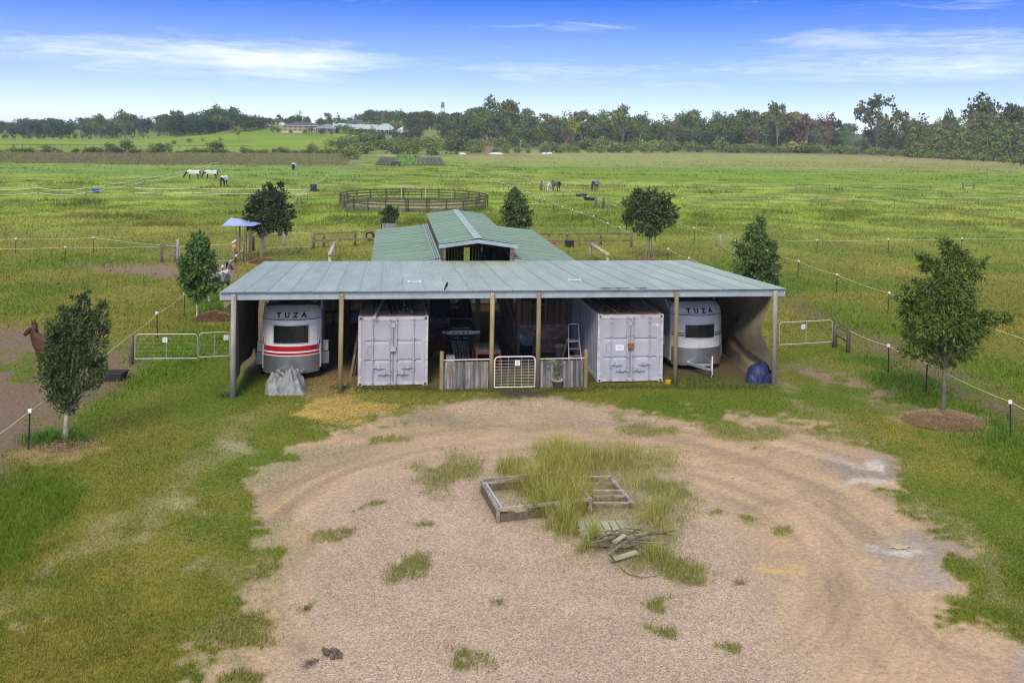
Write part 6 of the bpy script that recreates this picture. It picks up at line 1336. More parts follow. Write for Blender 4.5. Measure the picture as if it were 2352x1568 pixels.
# ------------------------------------------------------------------ power poles, mast, water tower
def power_pole(px, py0, py1, lab, arm=1.4, tower=False):
    q = atg(px, py0); h = (py0-py1)*depth_(q)/FPX; t = empty('power_pole', q, -YAW, lab, 'power pole')
    MB().tube([(0, 0, -1), (0, 0, h)], [.2, .13], 7).build('pole', m_greypost, t)
    for z in ((h-.4,) if not tower else (h-.4, h-1.8, h-3.2)):
        MB().box(-arm, arm, -.08, .08, z-.09, z+.09).build('crossarm', m_greypost, t)
        for x in (-arm+.1, -arm*.4, arm*.4, arm-.1): MB().tube([(x, 0, z), (x, 0, z+.3)], .06, 5).build('insulator', m_cap, t)
    return q, h
w1 = power_pole(2073, 345, 314, 'power pole with pale crossarm in front of the right woodland'); w2 = power_pole(1759, 347, 309, 'power pole with crossarm at the woodland edge near the brown trees')
power_pole(1025, 318, 284, 'slim pale pole beside the poplars left of centre', .6); power_pole(879, 300, 257, 'tall radio mast like pole behind the pale green roofs', 1.1, True); power_pole(1253, 342, 326, 'short pale pole among the shrubs below the dark roofed house', .5); power_pole(426, 335, 318, 'lone thin pole on the left green slope', .4); power_pole(213, 326, 310, 'thin pole on the far left plain', .4)
power_pole(1196, 345, 322, 'pale pole in front of the dark bushes left of the woodland', .5)
a = w1[0]+Vector((0, 0, w1[1]-.2)); b = w2[0]+Vector((0, 0, w2[1]-.2)); c = pos(2480, 440)+Vector((0, 0, 8.5)); t = empty('power_line', a, 0, 'thin power line strung between the two crossarm poles and out to the right', 'power line')
for off in (-.9, .9):
    mb = MB(); sagline(mb, Vector((off, 0, 0)), b-a+Vector((off, 0, 0)), .035, 1.6, 12); sagline(mb, Vector((off, 0, 0)), c-a+Vector((off, 0, 0)), .035, 1.6, 12); mb.build('wire', m_greypost, t)
q = pos(1016, 640); s_ = 640/FPX; zt_ = H+(296+(1016-938)*math.tan(ROL)-234)*s_
t = empty('water_tower', q, 0, 'lattice water tower on the skyline above the hill trees', 'water tower'); hh = zt_-q.z
for sx in (-1, 1):
    for sy in (-1, 1): MB().beam((sx*1.5, sy*1.5, -1), (sx*1.0, sy*1.0, hh-4), .22).build('leg', m_greypost, t)
for k in range(6):
    z0 = (hh-4)*k/6; z1 = (hh-4)*(k+1)/6; MB().beam((-1.4, -1.3, z0), (1.3, -1.2, z1), .12).build('brace', m_greypost, t); MB().beam((1.4, -1.3, z0), (-1.3, -1.2, z1), .12).build('brace', m_greypost, t)
MB().lathe([(0, hh-4.2), (1.0, hh-4), (1.2, hh-3.4), (1.2, hh-.8), (.8, hh-.2), (0, hh)], 14).build('tank', M('tank_grey', (.27, .29, .32), .7), t, smooth=True)
# ------------------------------------------------------------------ far trees
m_far = attr_mat('far_leaves', .8, .15, orand=.16, spec=.15); m_ftrunk = M('far_trunk', (.22, .2, .17), .9, var=.3)
def template(kind, sd):
    g = random.Random(sd); L_ = []
    tr = []
    if kind == 'gum':
        n = 8; c = (.13, .165, .055)
        for k in range(n): a = g.uniform(0, 6.28); z = g.uniform(.50, .92); rr = (.30 if z < .8 else .16)*g.uniform(.5, 1); L_.append((rr*math.cos(a), rr*math.sin(a), z, .15*g.uniform(.8, 1.2), .15*g.uniform(.8, 1.2), .085*g.uniform(.8, 1.3)))
        L_.append((0, 0, .9, .14, .14, .09)); nl, sz = 950, .062
    elif kind == 'dense':
        c = (.10, .155, .045)
        for k in range(9): a = g.uniform(0, 6.28); z = g.uniform(.30, .85); rr = .26*math.sqrt(max(.05, 1-((z-.5)/.5)**2))*g.uniform(.3, 1); L_.append((rr*math.cos(a), rr*math.sin(a), z, .2*g.uniform(.7, 1.1), .2, .16*g.uniform(.8, 1.1)))
        L_.append((0, 0, .4, .26, .26, .28)); nl, sz = 1000, .06
    elif kind == 'poplar':
        c = (.18, .235, .07)
        for k in range(9): z = .1+.85*k/8.5; L_.append((g.gauss(0, .03), g.gauss(0, .03), z, .12*(1.1-z*.8)*g.uniform(.8, 1.3), .12*(1.1-z*.8), .09))
        nl, sz = 750, .05
    elif kind == 'conifer':
        c = (.065, .10, .042)
        for k in range(9): z = .08+.88*k/8.5; L_.append((g.gauss(0, .015), g.gauss(0, .015), z, .2*(1.05-z), .2*(1.05-z), .07))
        nl, sz = 800, .05
    elif kind == 'bare':
        c = (.16, .12, .095)
        for k in range(11): a = g.uniform(0, 6.28); z = g.uniform(.3, .92); rr = .24*g.uniform(.2, 1); L_.append((rr*math.cos(a), rr*math.sin(a), z, .13, .13, .14))
        nl, sz = 620, .055
    elif kind == 'shrub':
        c = (.17, .225, .06)
        for k in range(7): a = g.uniform(0, 6.28); z = g.uniform(.25, .7); rr = .38*g.uniform(.2, 1); L_.append((rr*math.cos(a), rr*math.sin(a), z, .3*g.uniform(.7, 1.1), .3, .27))
        nl, sz = 650, .10
    else:                                        # willow-like pale bush
        c = (.26, .29, .04)
        for k in range(8): a = g.uniform(0, 6.28); z = g.uniform(.35, .85); rr = .3*g.uniform(.2, 1); L_.append((rr*math.cos(a), rr*math.sin(a), z, .17, .17, .14))
        nl, sz = 520, .07
    V, F_, C_ = leaves(L_, nl, sz, c, sd, per=13, spread=.34, aspect=.75, droop=.1, shell=.55 if kind != 'bare' else .3)
    mb = MB(); rt = .022 if kind in ('gum', 'bare') else .018
    mb.tube([(0, 0, -.1), (g.uniform(-.02, .02), 0, .3), (0, 0, .62)], [rt, rt*.8, rt*.4], 5, False)
    for (x, y, z, *_r) in L_[:7]: mb.tube([(0, 0, .22 if kind != 'shrub' else .05), (x*.5, y*.5, z*.72), (x, y, z)], [rt*.55, rt*.35, rt*.12], 4, False)
    return V, F_, C_, mb
TPL = {}
for kind, n in (('gum', 4), ('dense', 4), ('poplar', 2), ('conifer', 2), ('bare', 3), ('shrub', 3), ('pale', 2)):
    TPL[kind] = [template(kind, 100+hash(kind) % 1 + 17*k + len(kind)*31) for k in range(n)]
PROTO = {}
for kind, lst in TPL.items():
    PROTO[kind] = []
    for V, F_, C_, mb in lst:
        cm = np_mesh('crown', V, F_, C_); cm.materials.append(m_far); tm = mb.mesh('trunk'); tm.materials.append(m_ftrunk); PROTO[kind].append((cm, tm))
hyf = lambda px: 296+(px-938)*math.tan(ROL)
def far_tree(kind, px, ytop, ybase, label, group=None, wide=1.0, i=0, D=None, cat=None):
    B = atg(px, ybase) if D is None else pos(px, D); d = depth_(B); h = H-(ytop-hyf(px))*d/FPX-B.z
    nm = {'gum': 'gum_tree', 'dense': 'broadleaf_tree', 'poplar': 'poplar_tree', 'conifer': 'conifer_tree', 'bare': 'bare_tree', 'shrub': 'shrub', 'pale': 'pale_tree'}[kind]
    cm, tm = PROTO[kind][i % len(PROTO[kind])]
    t = empty(nm, (B.x, B.y, B.z-.2), random.uniform(0, 6.28), label, cat or ('shrub' if kind == 'shrub' else 'tree'), group); hh = max(h, .8)
    t.scale = (hh*wide, hh*wide, hh)
    link('crown', cm, None, t); link('trunk', tm, None, t)
    return t
# single trees that stand out
FT = [('gum', 2012, 219, 352, 'tall spreading gum standing clear above the right skyline', .85, 0), ('gum', 2258, 224, 360, 'tall open crowned gum above the right hand poplars', .8, 1), ('gum', 2330, 236, 362, 'tall gum at the right end of the skyline', .75, 2), ('gum', 1784, 232, 349, 'umbrella topped gum on the skyline left of the brown trees', .55, 3),
      ('gum', 1128, 226, 330, 'leaning feathery gum left of the dark tree clump near centre', .6, 1), ('gum', 1165, 227, 330, 'broad gum crown right beside the leaning feathery gum', .8, 2), ('dense', 1140, 240, 335, 'big blue green tree below the paired gums', 1.0, 1), ('gum', 1430, 241, 345, 'gum with a small tuft rising above the middle woodland', .6, 0),
      ('conifer', 1922, 262, 348, 'dark pointed conifer at the gap in the right woodland', .8, 0), ('gum', 2068, 250, 352, 'smaller gum just right of the tallest skyline gum', .6, 3), ('dense', 2110, 264, 358, 'rounded dark tree among the right poplars', .9, 0), ('gum', 2178, 256, 358, 'dark gum peeping above the poplars', .5, 1),
      ('bare', 1815, 252, 347, 'purple brown bare crown left of the other brown trees', .95, 0), ('bare', 1852, 255, 349, 'tallest purple brown bare crown in the middle of its kind', .9, 1), ('bare', 1895, 262, 350, 'purple brown bare crown nearest the gap in the woodland', .9, 2), ('bare', 1300, 285, 350, 'pale trunked bare tree in the middle woodland', .9, 1), ('bare', 1165, 285, 335, 'grey bare tree in front of the dark roofed house', 1.1, 0), ('bare', 1545, 285, 348, 'bare tree with a forked white trunk', .7, 2),
      ('gum', 228, 262, 322, 'gum with a narrow crown on the far left skyline', .8, 0), ('gum', 285, 256, 322, 'spreading gum left of the white homestead', .9, 1), ('dense', 372, 268, 310, 'dark round tree right of the white homestead', 1.0, 2), ('gum', 407, 252, 312, 'dark crowned gum on the left hill', .8, 3), ('gum', 498, 244, 305, 'left of the two tallest gums on the left hill', .8, 1), ('gum', 535, 244, 303, 'right of the two tallest gums on the left hill', .8, 2), ('dense', 585, 262, 300, 'dark tree just left of the brown roofed cottage', 1.0, 1),
      ('dense', 685, 255, 292, 'round dark tree rising behind the orange brick house', 1.0, 0), ('gum', 640, 263, 292, 'small gum left of the tree behind the orange house', .8, 0), ('conifer', 776, 253, 292, 'slim conifer on the skyline left of the dark hip roof', .8, 1), ('gum', 752, 258, 292, 'loose crowned tree left of the slim conifer', .9, 3), ('dense', 852, 246, 290, 'tall square topped tree on the hill crest', .9, 3), ('dense', 915, 250, 295, 'broad olive tree on the crest right of the tall square one', 1.0, 2),
      ('dense', 1070, 252, 325, 'big dark green tree right of the white hilltop house', 1.1, 3), ('pale', 547, 283, 318, 'bright yellow green tree on the left slope', .9, 0), ('pale', 1316, 263, 345, 'yellow tinged tree top in the middle woodland', .7, 1), ('poplar', 1033, 292, 325, 'left pale poplar below the white hilltop house', 1.6, 0), ('poplar', 1062, 297, 325, 'right pale poplar below the white hilltop house', 1.6, 1),
      ('dense', 838, 305, 352, 'large dark bush tree in front of the hill houses', 2.0, 1), ('dense', 796, 314, 352, 'dark bush tree left of the largest one below the houses', 2.0, 0), ('shrub', 803, 327, 366, 'big pale green bush at the end of the brown crop', 1.5, 0), ('shrub', 843, 322, 354, 'mid green bush beside the big pale one', 1.6, 1), ('shrub', 915, 322, 354, 'rounded olive bush left of the conical yellow green one', 1.7, 2), ('shrub', 952, 316, 354, 'tall olive bush behind the green crop rows', 1.4, 0),
      ('poplar', 993, 308, 356, 'conical yellow green tree right of the crop plots', 2.2, 0), ('dense', 1050, 309, 354, 'big dark bush right of the conical yellow green tree', 2.4, 2), ('dense', 930, 296, 322, 'dark tree in front of the white verandah wing', 1.0, 0), ('dense', 868, 293, 312, 'dark twin topped tree before the long green roof', 1.2, 3), ('dense', 830, 292, 312, 'dark tree left of the twin topped one', 1.2, 1),
      ('dense', 253, 325, 352, 'left of two dark bushes at the edge of the brown crop', 1.7, 1), ('dense', 288, 318, 352, 'taller right of two dark bushes at the edge of the brown crop', 1.5, 2), ('dense', 370, 322, 352, 'dark mounded bush at the middle of the brown crop edge', 2.0, 3), ('dense', 496, 316, 351, 'rounded dark bush near the foot of the hill', 1.7, 0), ('shrub', 452, 335, 352, 'low reddish bush left of the rounded dark bush', 1.2, 1), ('shrub', 562, 334, 352, 'low grey bush right of the rounded dark bush', 1.4, 2), ('conifer', 30, 328, 348, 'dark pointed bush at the far left crop edge', 1.2, 0), ('shrub', 108, 328, 348, 'twiggy pale bush at the far left crop edge', 1.2, 0), ('shrub', 350, 328, 352, 'grey green bush beside the mounded dark bush', 1.0, 2), ('shrub', 210, 334, 351, 'brownish bush left of the two dark bushes', 1.2, 1),
      ('shrub', 399, 319, 332, 'small round tree on the left plain, nearest the dark bushes', .9, 0), ('shrub', 434, 315, 327, 'small twiggy tree on the left plain', 1.0, 1), ('shrub', 465, 316, 324, 'tiny olive tree on the left plain, furthest right', 1.0, 2), ('conifer', 322, 353, 367, 'tiny conifer alone in the brown crop', .9, 1), ('shrub', 718, 325, 352, 'rounded grey green bush below the green hill', 1.0, 0), ('shrub', 640, 334, 352, 'dark low bush below the green hill', 1.3, 1), ('shrub', 755, 334, 354, 'low dark hedge bush right of the rounded one', 1.4, 2),
      ('shrub', 1657, 313, 350, 'big round pale green bush in front of the woodland', 1.0, 0), ('shrub', 1580, 320, 350, 'twin topped pale bush left of the big round one', 1.0, 1), ('shrub', 1608, 326, 350, 'broad low bush beside the big round pale one', 1.2, 2), ('shrub', 2345, 345, 380, 'bright green bush at the right edge of the far field', 1.5, 0),
      ('dense', 2035, 295, 355, 'wide dark green tree left of the power pole', 1.3, 2), ('dense', 1985, 320, 352, 'dark blue green bush left of the wide dark tree', 1.1, 1)]
for kind, px, y0, y1, lb, wd_, i in FT: far_tree(kind, px, y0, y1, lb, None, wd_, i)
for k, px in enumerate((2098, 2128, 2158, 2182, 2212, 2241, 2268, 2292, 2318, 2346)):
    far_tree('poplar', px, (274, 282, 276, 284, 268, 272, 278, 280, 276, 270)[k], 362+k*1.2, ORD[k]+' pale poplar from the left in the row right of the woodland', 'row of poplars on the right', 1.15, k)
for k, (px, w_) in enumerate(((11, 1.3), (29, 1.1), (55, 1.0), (69, 1), (88, 1.1), (101, 1.1), (122, 1), (140, 1), (158, 1), (173, 1), (190, .9), (207, 1.0))): far_tree('dense', px, 304+(k % 3)*2.5, 321, ORD[k]+' round tree from the left in the row across the far left plain', 'row of round trees on the far left plain', w_, k)
nsh = -1
for k in range(30):
    px = 1085+k*26+random.uniform(-9, 9)
    if 1560 < px < 1680: continue
    nsh += 1; far_tree('shrub', px, 352-random.uniform(16, 31)*(.8 if px < 1250 else 1), 351+(px > 1950)*(px-1950)*.05, ORD[nsh]+' rounded shrub from the left along the foot of the woodland', 'shrubs along the woodland foot', random.uniform(1.1, 1.8), k)
for k in range(9):
    px = 1960+k*44+random.uniform(-9, 9); far_tree('shrub', px, 352+(px-1950)*.05-random.uniform(12, 22), 354+(px-1950)*.055, ORD[k]+' dark shrub from the left in the hedge beyond the right field', 'shrubs of the right field hedge', random.uniform(1, 1.5), k)
# woodland masses
SKY = np.array([(-300, 276), (0, 274), (100, 271), (230, 266), (400, 262), (470, 254), (520, 250), (580, 266), (640, 272), (690, 264), (745, 272), (800, 266), (850, 252), (880, 254), (960, 253), (1060, 258), (1100, 244), (1150, 238), (1200, 248), (1260, 264), (1320, 254), (1430, 248), (1500, 254), (1640, 252), (1780, 250), (1850, 258), (1920, 276), (1980, 284), (2060, 270), (2140, 272), (2200, 266), (2260, 250), (2352, 250), (2700, 255)], float)
def wood(name, lab, plist):
    """one joined mass of crowns and trunks; plist: (kind, px, D, top fraction)"""
    Vs, Fs, Cs = [], [], []; b = 0
    for kind, px, D, fr, wd_ in plist:
        B = pos(px, D); sk = np.interp(px, SKY[:, 0], SKY[:, 1]); h = (H-(sk-hyf(px))*D/FPX-B.z)*fr
        if h < .8: continue
        V, F_, C_, mb = random.choice(TPL[kind]); a = random.uniform(0, 6.28); tone = random.uniform(.72, 1.25)
        mv = np.array(mb.v); ct = np.repeat(np.array([[.17, .155, .13]]), len(mv), 0); nV = len(V)
        q = [f for f in mb.f if len(f) == 4]
        VV = np.concatenate([V, mv])*np.array([h*wd_, h*wd_, h]); x = VV[:, 0]*math.cos(a)-VV[:, 1]*math.sin(a); y = VV[:, 0]*math.sin(a)+VV[:, 1]*math.cos(a)
        Vs.append(np.stack([x+B.x, y+B.y, VV[:, 2]+B.z-.2], 1)); Fs.append(np.concatenate([F_, np.array(q)+nV])+b); hue = np.array([random.uniform(.82, 1.14), 1, random.uniform(.8, 1.15)])*(np.array([.66, .75, .92]) if name == 'left_woodland' else 1.0)  # left woodland leaves darkened and blued, distant haze put into their colour
        Cs.append(np.concatenate([C_*tone*hue, ct])); b += len(VV)
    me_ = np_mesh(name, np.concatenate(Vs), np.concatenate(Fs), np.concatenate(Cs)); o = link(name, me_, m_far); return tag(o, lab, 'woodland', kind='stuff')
rw = random.Random(3); ck = lambda *a: rw.choices(('gum', 'dense', 'bare', 'shrub', 'conifer'), a)[0]
pl_ = []
for k in range(70): pl_.append((ck(3, 5, .35, 0, .2), rw.uniform(1085, 2450), rw.uniform(570, 640), rw.uniform(.88, 1.04), rw.uniform(.9, 1.2)))
for k in range(80): px = 1085+k*17+rw.uniform(-10, 10); pl_.append((ck(3, 5, .4, 0, .1), px, rw.uniform(520, 570), rw.uniform(.68, .95) if not 1935 < px < 1985 else .35, rw.uniform(.9, 1.3)))
for k in range(80):
    px = 1090+k*16.5+rw.uniform(-10, 10)
    if 1935 < px < 1990 or px < 1168: continue
    pl_.append((ck(2, 5, .4, 0, 0), px, rw.uniform(485, 515)-max(0, px-1950)*.2, rw.uniform(.5, .78), rw.uniform(1, 1.4)))
for k in range(60): px = rw.uniform(1085, 2450); pl_.append(('shrub', px, rw.uniform(462, 490)-max(0, px-1950)*.2, rw.uniform(.16, .34), rw.uniform(1.2, 2))) if not 1560 < px < 1680 else None
wood('right_woodland', 'dense mixed woodland filling the skyline right of centre', pl_)
pl_ = []
for k in range(150): pl_.append((ck(3, 4, .2, 0, .2), rw.uniform(560, 1110), rw.uniform(600, 690), rw.uniform(.8, 1.02), rw.uniform(.9, 1.3)))
for k in range(40):
    px = rw.uniform(940, 1110)
    if not (955 < px < 1022 or px > 1092): pl_.append((ck(1, 5, .3, 0, 0), px, rw.uniform(470, 540), rw.uniform(.45, .75), rw.uniform(1, 1.4)))
wood('hill_woodland', 'leafy trees massed behind the hill houses', pl_)
pl_ = []
for k in range(64):
    px = rw.uniform(765, 1120); D = rw.uniform(385, 450) if px > 850 else rw.uniform(385, 420); hgt_m = rw.uniform(3.0, 6.5); B = pos(px, D); full = H-(np.interp(px, SKY[:, 0], SKY[:, 1])-hyf(px))*D/FPX-B.z
    if 858 < px < 1025 and D < 392: continue
    pl_.append((ck(0, 4, .3, 5, .1), px, D, hgt_m/full, rw.uniform(1.3, 2.2)))
for k in range(30):
    px = rw.uniform(640, 960); D = rw.uniform(540, 580); pl_.append((ck(1, 4, 0, 2, .2), px, D, rw.uniform(.35, .6), rw.uniform(1, 1.6))) if not 640 < px < 770 else None
for px, y0, y1 in ((628, 284, 305), (640, 290, 305), (714, 288, 307), (738, 292, 309), (775, 284, 306), (792, 280, 308), (806, 286, 312), (850, 288, 316), (858, 300, 322), (905, 292, 322), (947, 290, 322), (962, 296, 322), (972, 284, 302), (1008, 278, 300), (1040, 280, 320), (1075, 285, 325), (820, 300, 320), (762, 300, 312), (880, 312, 326), (920, 308, 326), (668, 297, 306), (700, 296, 307)):
    B = atg(px, y1); D = depth_(B); full = H-(np.interp(px, SKY[:, 0], SKY[:, 1])-hyf(px))*D/FPX-B.z; pl_.append(('dense', px, D, (y1-y0)*D/FPX/full, rw.uniform(1.1, 1.7)))
wood('hill_thicket', 'bushy thicket covering the slope below the hill houses', pl_)
pl_ = []
for k in range(130): pl_.append((ck(3, 4, .3, 0, .1), rw.uniform(-250, 560), rw.uniform(610, 760), rw.uniform(.8, 1.05), rw.uniform(.9, 1.4)))
for k in range(110): px = rw.uniform(-200, 620); pl_.append((ck(2, 5, .2, 0, 0), px, rw.uniform(555, 600), rw.uniform(.55, .98) if not 296 < px < 366 else .1, rw.uniform(1, 1.4)))
for k in range(60): px = rw.uniform(385, 620); pl_.append((ck(2, 5, .2, 0, 0), px, rw.uniform(520, 575), rw.uniform(.7, 1.08), rw.uniform(1, 1.4)))
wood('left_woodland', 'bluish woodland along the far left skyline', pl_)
pl_ = []
for k in range(74):
    px = -60+k*11.4+rw.uniform(-7, 7); B = atg(px, 350.5+.002*px); D = depth_(B); full = H-(np.interp(px, SKY[:, 0], SKY[:, 1])-hyf(px))*D/FPX-B.z; pl_.append((ck(0, 1, .6, 6, 0), px, D, rw.uniform(5, 15)*D/FPX/full, rw.uniform(1.2, 2.4)))
wood('hedge_row', 'straggling hedge of scrub along the far side of the brown crop', pl_)
# post and wire fence along the far edge of the brown crop
t = empty('boundary_fence', atg(5, 339.5), 0, 'long dark boundary fence beyond the brown crop on the left', 'fence'); O = t.location.copy(); pr = None
for k in range(34):
    q = atg(-20+k*18, 339.5+.1*k)-O; MB().box(q.x-.08, q.x+.08, q.y-.08, q.y+.08, q.z-.2, q.z+1.3).build('post', m_darkpost, t)
    if pr is not None:
        for z in (1.2,): MB().beam(pr+Vector((0, 0, z)), q+Vector((0, 0, z)), .06, .16).build('rail', m_darkpost, t)
    pr = q
# ------------------------------------------------------------------ grass, stones, straw
m_blade = attr_mat('grass_blades', .8, .25, spec=.2)
def blades(name, x, y, z, hgt, w, colr, lean=.5, kind='stuff', sd=0):
    g = np.random.default_rng(sd); n = len(x); a = g.random(n)*6.283; l = g.random(n)*lean; b = g.random(n)*6.283
    base = np.stack([x, y, z], 1); d = np.stack([np.cos(a)*w*.5, np.sin(a)*w*.5, np.zeros(n)], 1); tip = base+np.stack([np.cos(b)*l*hgt, np.sin(b)*l*hgt, hgt], 1)
    V = np.stack([base-d, base+d, tip], 1).reshape(-1, 3); C_ = np.repeat(colr, 3, 0)
    o = link(name, np_mesh(name, V, np.arange(len(V)).reshape(-1, 3), C_), m_blade); return tag(o, kind=kind)
def scatter(n, y0, y1, sd, x0=-120, x1=2480, pw=1.0):
    g = np.random.default_rng(sd); px = x0+(x1-x0)*g.random(n); py = y0+(y1-y0)*g.random(n)**pw
    d = FW[None]+((px-1176)/FPX)[:, None]*RT[None]-((py-PPY)/FPX)[:, None]*UP[None]; tt = -H/d[:, 2]
    return d[:, 0]*tt, d[:, 1]*tt
def gz_at(x, y, G): return terrain(x, y)+.03*(fbm(x/1.3, y/1.3, 51, 3)-.5)*(1-.5*G)*ss(60, 30, np.hypot(x, y))
def inbuild(x, y):
    k = (x > SX0) & (x < SX1) & (y > SY0+1.0) & (y < SY1+16)
    for cx_, cy_ in ((-1.01, 33.10), (7.53, 33.02)): k |= (x > cx_-.05) & (x < cx_+2.5) & (y > cy_-.03) & (y < cy_+6.2)
    return k
x, y = scatter(520000, 470, 1640, 1, pw=.9); g_ = ground_state(x, y); r_ = rng.random(len(x))
keep = (r_ < g_[1]) & ~inbuild(x, y); x, y = x[keep], y[keep]; G = [q[keep] if hasattr(q, '__len__') else q for q in g_]; n = len(x)
dd = G[9]; cl_ = fbm(x/1.1, y/1.1, 61, 3); h_ = (G[2]*(.55+.9*cl_))*(.7+.6*rng.random(n)); w_ = np.maximum(.008, 1.9*dd/FPX)*(.7+.6*rng.random(n))
tone = (.55+.95*rng.random(n)**1.2)[:, None]*(.75+.5*fbm(x*1.6, y*1.6, 63, 3))[:, None]; hue = rng.random(n)[:, None]; C_ = 1.3*G[0]*tone*(1+np.concatenate([.22*hue, .06*hue, -.1*hue], 1))
blades('lawn_grass', x, y, gz_at(x, y, G[4])-.006, h_, w_, C_, .9, sd=2)
x, y = scatter(170000, 372, 520, 3); g_ = ground_state(x, y); keep = (rng.random(len(x)) < g_[1]) & ~inbuild(x, y); x, y = x[keep], y[keep]; G = [q[keep] for q in g_]; n = len(x)
cl_ = fbm(x/5, y/5, 62, 4); h_ = (.12+.36*ss(.55, .78, cl_))*(.5+.8*rng.random(n)); w_ = np.maximum(.03, 2.0*G[9]/FPX)*(.7+.8*rng.random(n)); tone = (.62+.8*rng.random(n))[:, None]
blades('pasture_grass', x, y, terrain(x, y)-.02, h_, w_, 1.25*G[0]*tone*(1-.22*ss(.52, .72, cl_))[:, None], .8, sd=4)
# weeds in the gravel and tall grass round the frames
x, y = scatter(120000, 960, 1568, 5, 380, 2000); g_ = ground_state(x, y); keep = rng.random(len(x)) < g_[6]*.95; x, y = x[keep], y[keep]; n = len(x); hue = rng.random(n)[:, None]
blades('gravel_weeds', x, y, gz_at(x, y, 1.0)-.01, .05+.13*rng.random(n)**1.5, .012+.016*rng.random(n), (np.array([.2, .225, .04])*(1-hue)+np.array([.30, .26, .075])*hue)*(.7+.6*rng.random(n))[:, None], .8, sd=6)
def strands(name, x, y, z, h, w, c, lean, sd):
    """blades bent over in two steps"""
    g = np.random.default_rng(sd); n = len(x); a = g.random(n)*6.283; b = g.random(n)*6.283; l = lean*(.3+g.random(n))
    p0 = np.stack([x, y, z], 1); d = np.stack([np.cos(a)*w*.5, np.sin(a)*w*.5, np.zeros(n)], 1); q = np.stack([np.cos(b), np.sin(b), np.zeros(n)], 1)
    p1 = p0+q*(l*h*.3)[:, None]+np.array([0, 0, 1])*(h*.62)[:, None]; p2 = p0+q*(l*h)[:, None]+np.array([0, 0, 1])*(h*(1-.25*l))[:, None]
    V = np.stack([p0-d, p0+d, p1+d*.8, p1-d*.8, p2], 1).reshape(-1, 3); i = np.arange(n)*5
    F_ = np.concatenate([np.stack([i, i+1, i+2], 1), np.stack([i, i+2, i+3], 1), np.stack([i+3, i+2, i+4], 1)])
    tip = np.clip(c*np.array([1.25, 1.1, .95]), 0, .8); C_ = np.stack([c*.8, c*.8, c, c, tip], 1).reshape(-1, 3)
    o = link(name, np_mesh(name, V, F_, C_), m_blade); return tag(o, kind='stuff')
x, y = scatter(44000, 1015, 1330, 7, 1120, 1620); g_ = ground_state(x, y); ppx, ppy = g_[7], g_[8]
tallm = np.clip(np.exp(-((ppx-1280)/46)**2-((ppy-1130)/80)**2)*2.2+np.exp(-((ppx-1290)/40)**2-((ppy-1190)/34)**2)*1.2+np.exp(-((ppx-1400)/110)**2-((ppy-1060)/30)**2)*.75+np.exp(-((ppx-1200)/26)**2-((ppy-1150)/50)**2)*.9+np.exp(-((ppx-1165)/26)**2-((ppy-1080)/16)**2)*1.1+np.exp(-((ppx-1325)/18)**2-((ppy-1240)/34)**2)*1.2+np.exp(-((ppx-1535)/50)**2-((ppy-1180)/60)**2)*.5+np.exp(-((ppx-1510)/60)**2-((ppy-1300)/16)**2)*.6+np.exp(-((ppx-1215)/22)**2-((ppy-1195)/20)**2)*1.0+np.exp(-((ppx-1440)/60)**2-((ppy-1130)/40)**2)*.35, 0, 1)
cl_ = fbm(x*2.2, y*2.2, 71, 3); on_pal = sdpoly(ppx, ppy, [(1326, 1200), (1343, 1243), (1466, 1246), (1430, 1196)]) > 0
keep = (rng.random(len(x)) < np.clip(np.maximum(tallm*1.0, g_[5]*.3)*ss(.32, .55, cl_+.12*tallm), 0, 1)) & ~(on_pal & (rng.random(len(x)) < .93)); x, y, tallm = x[keep], y[keep], tallm[keep]; n = len(x); hue = np.clip(rng.random(n)*.8+.3*fbm(x*.8, y*.8, 72, 3), 0, 1)[:, None]
strands('tall_grass', x, y, np.zeros(n)-.01, (.10+.78*tallm*(.35+.6*rng.random(n)))*(.8+.4*rng.random(n)), .008+.006*rng.random(n), (np.array([.23, .30, .045])*(1-hue)+np.array([.48, .41, .12])*hue)*(.75+.5*rng.random(n))[:, None], .55, 8)
# rank grass at fence lines, posts and tree feet
XS, YS, HS, CS = [], [], [], []
def tuft(px, py, n, rx, hh, c): q = at(px, py); XS.append(q.x+rng.normal(size=n)*rx); YS.append(q.y+rng.normal(size=n)*rx*.7); HS.append(hh*(.4+.8*rng.random(n))); CS.append(np.array(c)*(1.1+.6*rng.random(n))[:, None])
tuft(125, 1010, 900, .42, .42, (.07, .15, .02)); tuft(170, 1015, 350, .3, .25, (.07, .1, .03)); tuft(536, 900, 260, .25, .2, (.06, .10, .025)); tuft(784, 892, 160, .2, .16, (.06, .12, .025)); tuft(2070, 870, 700, .9, .25, (.08, .17, .025)); tuft(2010, 830, 500, .8, .22, (.07, .15, .025)); tuft(2300, 1010, 700, .9, .25, (.08, .17, .025)); tuft(2230, 960, 400, .7, .22, (.08, .16, .025))
for px in range(830, 1000, 12): tuft(px, 893, 60, .18, .14, (.12, .11, .03))
for px in range(1000, 1360, 14): tuft(px, 897, 60, .2, .12, (.1, .12, .03))
for px in range(1365, 1760, 15): tuft(px, 889, 70, .22, .14, (.1, .13, .03))
for px, py in ((1640, 870), (1600, 880), (1690, 890)): tuft(px, py, 260, .5, .13, (.09, .12, .03))
for px, py in ((790, 485), (1115, 485), (820, 490), (1080, 493)): tuft(px, py, 200, .9, .5, (.07, .12, .03))
x, y, h_, c_ = np.concatenate(XS), np.concatenate(YS), np.concatenate(HS), np.concatenate(CS)
strands('rank_grass', x, y, terrain(x, y)-.01, h_, .014+.01*rng.random(len(x)), c_, .6, 9)
